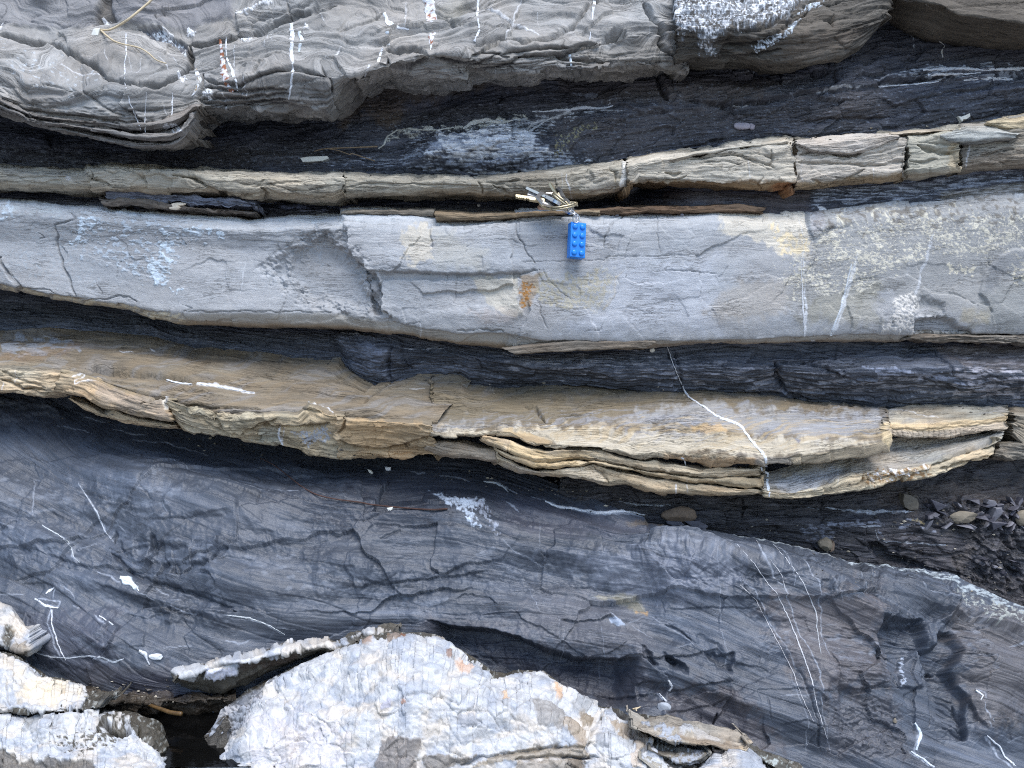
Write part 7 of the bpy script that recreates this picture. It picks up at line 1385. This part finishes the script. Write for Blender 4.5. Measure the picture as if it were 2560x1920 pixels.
for n, (x, y) in enumerate(_fr):
    if 1420 < x < 1800 and 200 < y < 370: continue
    r = _rg.uniform(40, 110) if y < 420 else _rg.uniform(18, 46); a0 = _rg.uniform(0, 6.28); m_ = _rg.randint(3, 5); el = _rg.uniform(.22, .6); tw = _rg.uniform(-1.2, 1.2)
    p = []
    for q in range(m_):
        a = a0 + 6.283 * q / m_; rr = r * _rg.uniform(.65, 1.1); u, v = rr * math.cos(a), rr * math.sin(a) * el
        p.append('%.0f,%.0f' % (x + u * math.cos(tw) - v * math.sin(tw), y + u * math.sin(tw) + v * math.cos(tw)))
    chip('shale_chip', 'one of the dark grey flat shale fragments heaped in the rubble hollow', 'stone chip', 'm ' + ' '.join(p), (m_dark, m_dark, m_grey)[n % 3], _rg.uniform(.001, .007), .0018, tilt=_rg.uniform(-1.6, 1.6), group='flat shale fragments in the rubble hollow', seed=n)
chip('quartz_chip', 'white triangular chip below the dark twig on slate', 'stone chip', 'h 285,1155 325,1150 322,1165 303,1188 s 970,1274' if False else 'h 287,1156 325,1150 320,1168 303,1188', m_white, .002, .001)
chip('quartz_chip', 'angular white chip on slate just under the ochre ledge', 'stone chip', 'h 275,905 312,903 310,925 285,932', m_qz, .002, .001)
chip('quartz_chip', 'white hooked chip left of the angular one under the ochre ledge', 'stone chip', 'h 168,918 185,922 203,940 198,948 180,938', m_white, .002, .001)
tube('twig', 'long thin reddish dark twig lying across the slate under the ochre ledge', 'twig', 'g 1600,850 1680,890 1760,950 1850,1020 1940,1070 2060,1100 2212,1120 h 200,1135 400,1155 560,1165 660,1160', m_twig, (.35, .8), .002)
tw2 = thing('dry_sprig', place(1590, 1775, -.15), 'small forked straw-coloured sprig lying on the quartz beside dark slate', 'dry sprig')
tube('stem', None, None, 'o 668,492 700,488 740,468', m_straw, (.7, .4), .006, parent=tw2); tube('stem', None, None, 'o 700,490 706,508', m_straw, (.5, .5), .006, parent=tw2); tube('stem', None, None, 'o 672,488 705,478 725,474', m_straw, (.5, .3), .006, parent=tw2)
stone('pebble', 'small pale brown pebble stuck on the slate below the blocky step', 'pebble', 'l 1322,1375 1335,1372 1342,1390 1330,1402 1320,1395', m_tan, 14)
stone('quartz_lump', 'pale cut stone wedged under the white vein at the slope foot', 'quartz lump', 'o 900,445 960,430 1010,422 1025,455 1000,510 975,525 905,490', plain_material('pale_stone', lin(160, 166, 174), .7, vary=.1, bump=.5), 15, out=.4)
for n, (x, y) in enumerate(((1690, 405), (1920, 398), (1720, 345))): pass
for n, t_ in enumerate(('e 1690,335 1712,332 1715,346 1692,346', 'e 1870,332 1892,330 1893,345 1872,345', 'e 2095,330 2112,332 2110,345 2094,345')):
    stone('pebble', ('pebble under the thin brown leaf, nearest the blue brick', 'bluish pebble under the thin brown leaf, middle of three', 'pebble under the thin brown leaf, farthest from the blue brick')[n], 'pebble', t_, (m_grey, m_dark, m_grey)[n], 20 + n, subdiv=2)
stone('quartz_lump', 'cream quartz lump sitting on the dark leaf behind the grey bed', 'quartz lump', 'd 1040,300 1045,275 1090,262 1150,268 1100,285 1070,308', plain_material('cream_quartz', lin(232, 218, 196), .6, vary=.1, bump=.6), 18, out=.6)
tube('twig', 'wet brown twig half sunk in the dark pool', 'twig', 'p 380,610 480,650 600,690 700,725 850,745', plain_material('wet_twig', lin(96, 74, 44), .4, vary=.3), (1.2, 1.6), .0, depths=[-.125, -.135, -.142, -.146, -.15])

# grit and crumbs that gather on the ledges
_rg = np.random.RandomState(11)
GP = []
for line, n_, dy, sp_ in ((L3_TOP, 70, -8, 7), (L7_BACK, 110, 7, 7), (EDGE, 90, -22, 16), (T('F 0,424 300,432 900,448 1250,440'), 40, 0, 5), (T('j 470,1225 700,1215 1000,1240'), 60, 0, 14), (T('g 0,445 440,545 1060,670 1700,775 h 400,870'), 70, 16, 14), (T('h 560,900 1100,960 1600,1040'), 60, 22, 14), (T('m 0,320 700,420 1300,420 1700,560 2200,700'), 120, 0, 60)):
    line = line[np.argsort(line[:, 0])]; x = _rg.uniform(max(0, line[0, 0]), min(2560, line[-1, 0]), n_); GP.append(np.stack([x, np.interp(x, line[:, 0], line[:, 1]) + dy + _rg.randn(n_) * sp_], -1))
GP = np.concatenate(GP); GD = depth_at(GP[:, 0], GP[:, 1]); V, F, C = [], [], []
for (x, y), D in zip(GP, GD):
    c = place(x, y, D + CAM_Y - .0006); r = .00036 * _rg.choice([1.6, 2.2, 3.2, 4.6], p=[.4, .35, .18, .07]); q = _rg.randn(7, 3); q /= np.linalg.norm(q, axis=1, keepdims=True); M_ = np.array([[1, 0, 0], [-1, 0, 0], [0, 1, 0], [0, -1, 0], [0, 0, 1], [0, 0, -1]]) + .35 * q[:6]
    k = len(V) * 6; V.append(c + M_ * r * np.array([1.2, .8, .6])); C.append(np.repeat((lin(96, 92, 88) if _rg.rand() < .75 else lin(176, 168, 152))[None] * _rg.uniform(.6, 1.3), 6, 0))
    F += [(k + a, k + b, k + e) for a, b, e in ((0, 2, 4), (2, 1, 4), (1, 3, 4), (3, 0, 4), (2, 0, 5), (1, 2, 5), (3, 1, 5), (0, 3, 5))]
tag(link_mesh('grit', np.concatenate(V), np.array(F), M_ROCK, None, False, np.concatenate(C)), 'rock crumbs and grit gathered along the ledges', None, kind='stuff')

# ---- the bunch of keys and its toy brick
m_brass = plain_material('worn_brass', (.50, .44, .31), .42, .9, vary=.12, bump=.15); m_steel = plain_material('nickel_steel', (.58, .59, .61), .3, 1.0, vary=.08, bump=.1); m_copper = plain_material('copper_tint', (.55, .36, .28), .35, 1.0, vary=.12, bump=.1)
m_blue = plain_material('blue_plastic', lin(28, 130, 226), .32, 0, .5, vary=.03, bump=.05)
KD = -.020
kb = thing('key_bunch', place(1400, 520, KD), 'bunch of brass and silver keys with a blue eight-stud toy brick hanging from a chain', 'keys')
def zp(x, y, Y): return place(1250 + x * .14468, 430 + y * .14468, Y)
def ring(name, c, ax, ay, r, mat, turns=1, parent=kb, off=None, n=40, gap=0):
    c, ax, ay = np.array(c), np.array(ax), np.array(ay); nn = np.cross(ax, ay); nn /= np.linalg.norm(nn)
    if turns == 1:
        t = np.linspace(0, 2 * np.pi, n, endpoint=False); return sweep(name, c + np.cos(t)[:, None] * ax + np.sin(t)[:, None] * ay, r, mat, parent=parent, closed=True)
    t = np.linspace(0, 2 * np.pi * turns, int(n * turns)); return sweep(name, c + np.cos(t)[:, None] * ax + np.sin(t)[:, None] * ay + nn * ((t / (2 * np.pi) - turns / 2) * 2.1 * r)[:, None], r, mat, parent=parent)
def key(p0, p1, v, mat, bow=.0105, w=.0042, t=.0010, teeth=1, hollow=.45, sq=False, seed=0):
    """bow centred at p0, blade tip at p1, blade spread along v"""
    k = bpy.data.objects.new('key', None); COL.objects.link(k); k.parent = kb; k.empty_display_size = .005
    k.location = tuple(np.array(p0) - parent_base(kb))
    p0, p1, v = np.array(p0), np.array(p1), np.array(v, float); a = p1 - p0; L = np.linalg.norm(a); a /= L; v = v - a * (v @ a); v /= np.linalg.norm(v); nn = np.cross(a, v)
    n = 6 if sq else 28; th = np.arange(n) / n * 2 * np.pi + (.0 if sq else 0)
    def lift(u, s): return np.array([p0 + a * x + v * y + nn * s * t / 2 for x, y in u])
    out = np.stack([np.cos(th) * bow * 1.05, np.sin(th) * bow], -1); inn = out * hollow
    V = np.concatenate([lift(out, 1), lift(inn, 1), lift(out, -1), lift(inn, -1)]); F = []
    for i in range(n):
        j = (i + 1) % n
        F += [(i, j, n + j, n + i), (2 * n + j, 2 * n + i, 3 * n + i, 3 * n + j), (j, i, 2 * n + i, 2 * n + j), (n + i, n + j, 3 * n + j, 3 * n + i)]
    link_mesh('bow', V, np.array(F), mat, k, False)
    rg = np.random.RandomState(seed); x = [bow * .8, bow * 1.15]; lo = [-w, -w]
    m_ = 7
    for q in range(m_):
        xa = bow * 1.15 + (L - bow * 1.15) * (.35 + .6 * q / m_); dep = w * rg.uniform(.3, 1.1) if teeth else 0
        x += [xa, xa + (L - bow) * .03, xa + (L - bow) * .055]; lo += [-w, -w + dep, -w + dep * .9]
    x += [L * .985, L]; lo += [-w * .6, 0]
    x = np.array(x); lo = np.array(lo); hi = np.full(len(x), w * .95); hi[-1] = w * .4
    m = len(x); up, dn = np.stack([x, hi], -1), np.stack([x, lo], -1)
    V = np.concatenate([lift(up, 1), lift(dn, 1), lift(up, -1), lift(dn, -1)]); F = []
    for i in range(m - 1):
        F += [(i, i + 1, m + i + 1, m + i), (2 * m + i + 1, 2 * m + i, 3 * m + i, 3 * m + i + 1), (i + 1, i, 2 * m + i, 2 * m + i + 1), (m + i, m + i + 1, 3 * m + i + 1, 3 * m + i)]
    F += [(0, m, 3 * m, 2 * m), (2 * m - 1, m - 1, 3 * m - 1, 4 * m - 1)]
    link_mesh('blade', V, np.array(F), mat, k, False)
    return k
key(zp(860, 520, KD), zp(265, 425, KD - .004), (-.1, .6, .8), m_brass, bow=.010, w=.0023, t=.0022, seed=1)
key(zp(930, 500, KD + .003), zp(435, 272, KD + .004), (0, 1, .15), m_steel, bow=.009, w=.004, t=.0022, teeth=0, seed=2)
key(zp(900, 490, KD + .004), zp(478, 362, KD + .003), (.1, -.5, -.8), m_steel, bow=.009, w=.003, t=.0022, seed=3)
key(zp(800, 480, KD - .003), zp(1060, 560, KD + .002), (.1, .75, .75), m_steel, bow=.0098, w=.003, t=.0022, teeth=0, hollow=.66, sq=True, seed=4)
key(zp(1010, 540, KD - .005), zp(795, 425, KD - .004), (0, 1, .25), m_steel, bow=.006, w=.004, t=.0028, teeth=0, seed=5)
key(zp(780, 600, KD + .001), zp(1010, 560, KD + .003), (0, .9, .45), m_copper, bow=.0065, w=.003, t=.002, teeth=0, hollow=.6, seed=6)
key(zp(1090, 560, KD - .002), zp(865, 195, KD + .002), (.35, 1, .2), m_brass, bow=.0085, w=.0035, t=.0020, teeth=0, seed=7)
key(zp(1150, 580, KD - .001), zp(990, 268, KD + .003), (.6, .8, .2), m_steel, bow=.0085, w=.0036, t=.0022, seed=8)
key(zp(1120, 570, KD + .001), zp(950, 320, KD + .004), (.8, .5, -.2), m_steel, bow=.0085, w=.0042, t=.0018, seed=9)
ring('split_ring', zp(1115, 582, KD - .004), np.array([.0112, .002, .0022]), np.array([.001, .0095, .0042]), .00085, m_brass, turns=1.9)
ring('split_ring', zp(1060, 485, KD - .006), np.array([.0072, -.001, -.0063]), np.array([.0016, .007, .0015]), .0009, m_brass, turns=1.8)
ch = bpy.data.objects.new('chain', None); COL.objects.link(ch); ch.parent = kb; ch.empty_display_size = .005; ch.location = tuple(zp(1250, 690, KD - .005) - parent_base(kb))
cp = [(1170, 605), (1205, 635), (1215, 690), (1260, 700), (1290, 735), (1318, 760)]
for i, (x, y) in enumerate(cp):
    x2, y2 = cp[i + 1] if i < len(cp) - 1 else (1330, 800)
    d = zp(x2, y2, 0) - zp(x, y, 0); d = d / np.linalg.norm(d); s_ = np.cross(d, [0, 1, 0]) * (.8 if i % 2 else .35) + np.array([0, .6 if i % 2 else .95, 0]); s_ /= np.linalg.norm(s_)
    ring('link', zp(x, y, KD - .006), d * .0027, s_ * .0017, .00052, m_steel, parent=ch, n=20)
ring('link', zp(1316, 806, KD - .004), np.array([.0029, .0012, .0]), np.array([.0004, .0, .0037]), .00062, m_steel, parent=ch, n=28)
BW, BH, BD = .0143, .0312, .0082
Dk = float(np.median(depth_at(np.array([1425, 1440, 1450]), np.array([590, 600, 640]))))
bc = zp(1322, 1190, Dk + CAM_Y - .0085)
R = Matrix.Rotation(math.radians(3.2), 3, 'Y') @ Matrix.Rotation(math.radians(17), 3, 'Z') @ Matrix.Rotation(math.radians(-3), 3, 'X')
R = np.array(R)
bm = bmesh.new(); bmesh.ops.create_cube(bm, size=1); bmesh.ops.scale(bm, vec=(BW, BD, BH), verts=bm.verts); bmesh.ops.bevel(bm, geom=bm.edges[:], offset=.0008, segments=3, profile=.6, affect='EDGES')
me = bpy.data.meshes.new('toy_brick'); bm.to_mesh(me); bm.free(); me.materials.append(m_blue)
for p_ in me.polygons: p_.use_smooth = True
tb = bpy.data.objects.new('toy_brick', me); COL.objects.link(tb); tb.parent = kb; tb.location = tuple(bc - parent_base(kb)); tb.rotation_euler = Matrix(R.tolist()).to_euler()
prof = [(.0024, 0), (.00238, .0010), (.0021, .00145), (.0014, .0018), (.0006, .0019)]
n = 24; V = [(r * math.cos(2 * math.pi * k / n), -h, r * math.sin(2 * math.pi * k / n)) for r, h in prof for k in range(n)] + [(0, -.00192, 0)]
F = [(a * n + k, a * n + (k + 1) % n, (a + 1) * n + (k + 1) % n, (a + 1) * n + k) for a in range(4) for k in range(n)] + [(4 * n + k, 4 * n + (k + 1) % n, 5 * n) for k in range(n)]
ms = bpy.data.meshes.new('stud'); ms.from_pydata(V, [], F); ms.materials.append(m_blue)
bm = bmesh.new(); bm.from_mesh(ms); bmesh.ops.recalc_face_normals(bm, faces=bm.faces); bm.to_mesh(ms); bm.free()
for p_ in ms.polygons: p_.use_smooth = True
for r_ in range(4):
    for c_ in range(2):
        o = bpy.data.objects.new('stud', ms); COL.objects.link(o); o.parent = tb; o.location = ((c_ - .5) * .0069, -BD / 2 + .0002, (1.5 - r_) * .0077)
ring('lug', bc + R @ np.array([.0004, 0, BH / 2 + .0002]), R @ np.array([.0011, 0, 0]), np.array([0, 0, .0016]), .0004, m_steel, parent=tb if False else kb, n=16)
if __name__ == '__main__' and False:
    pass
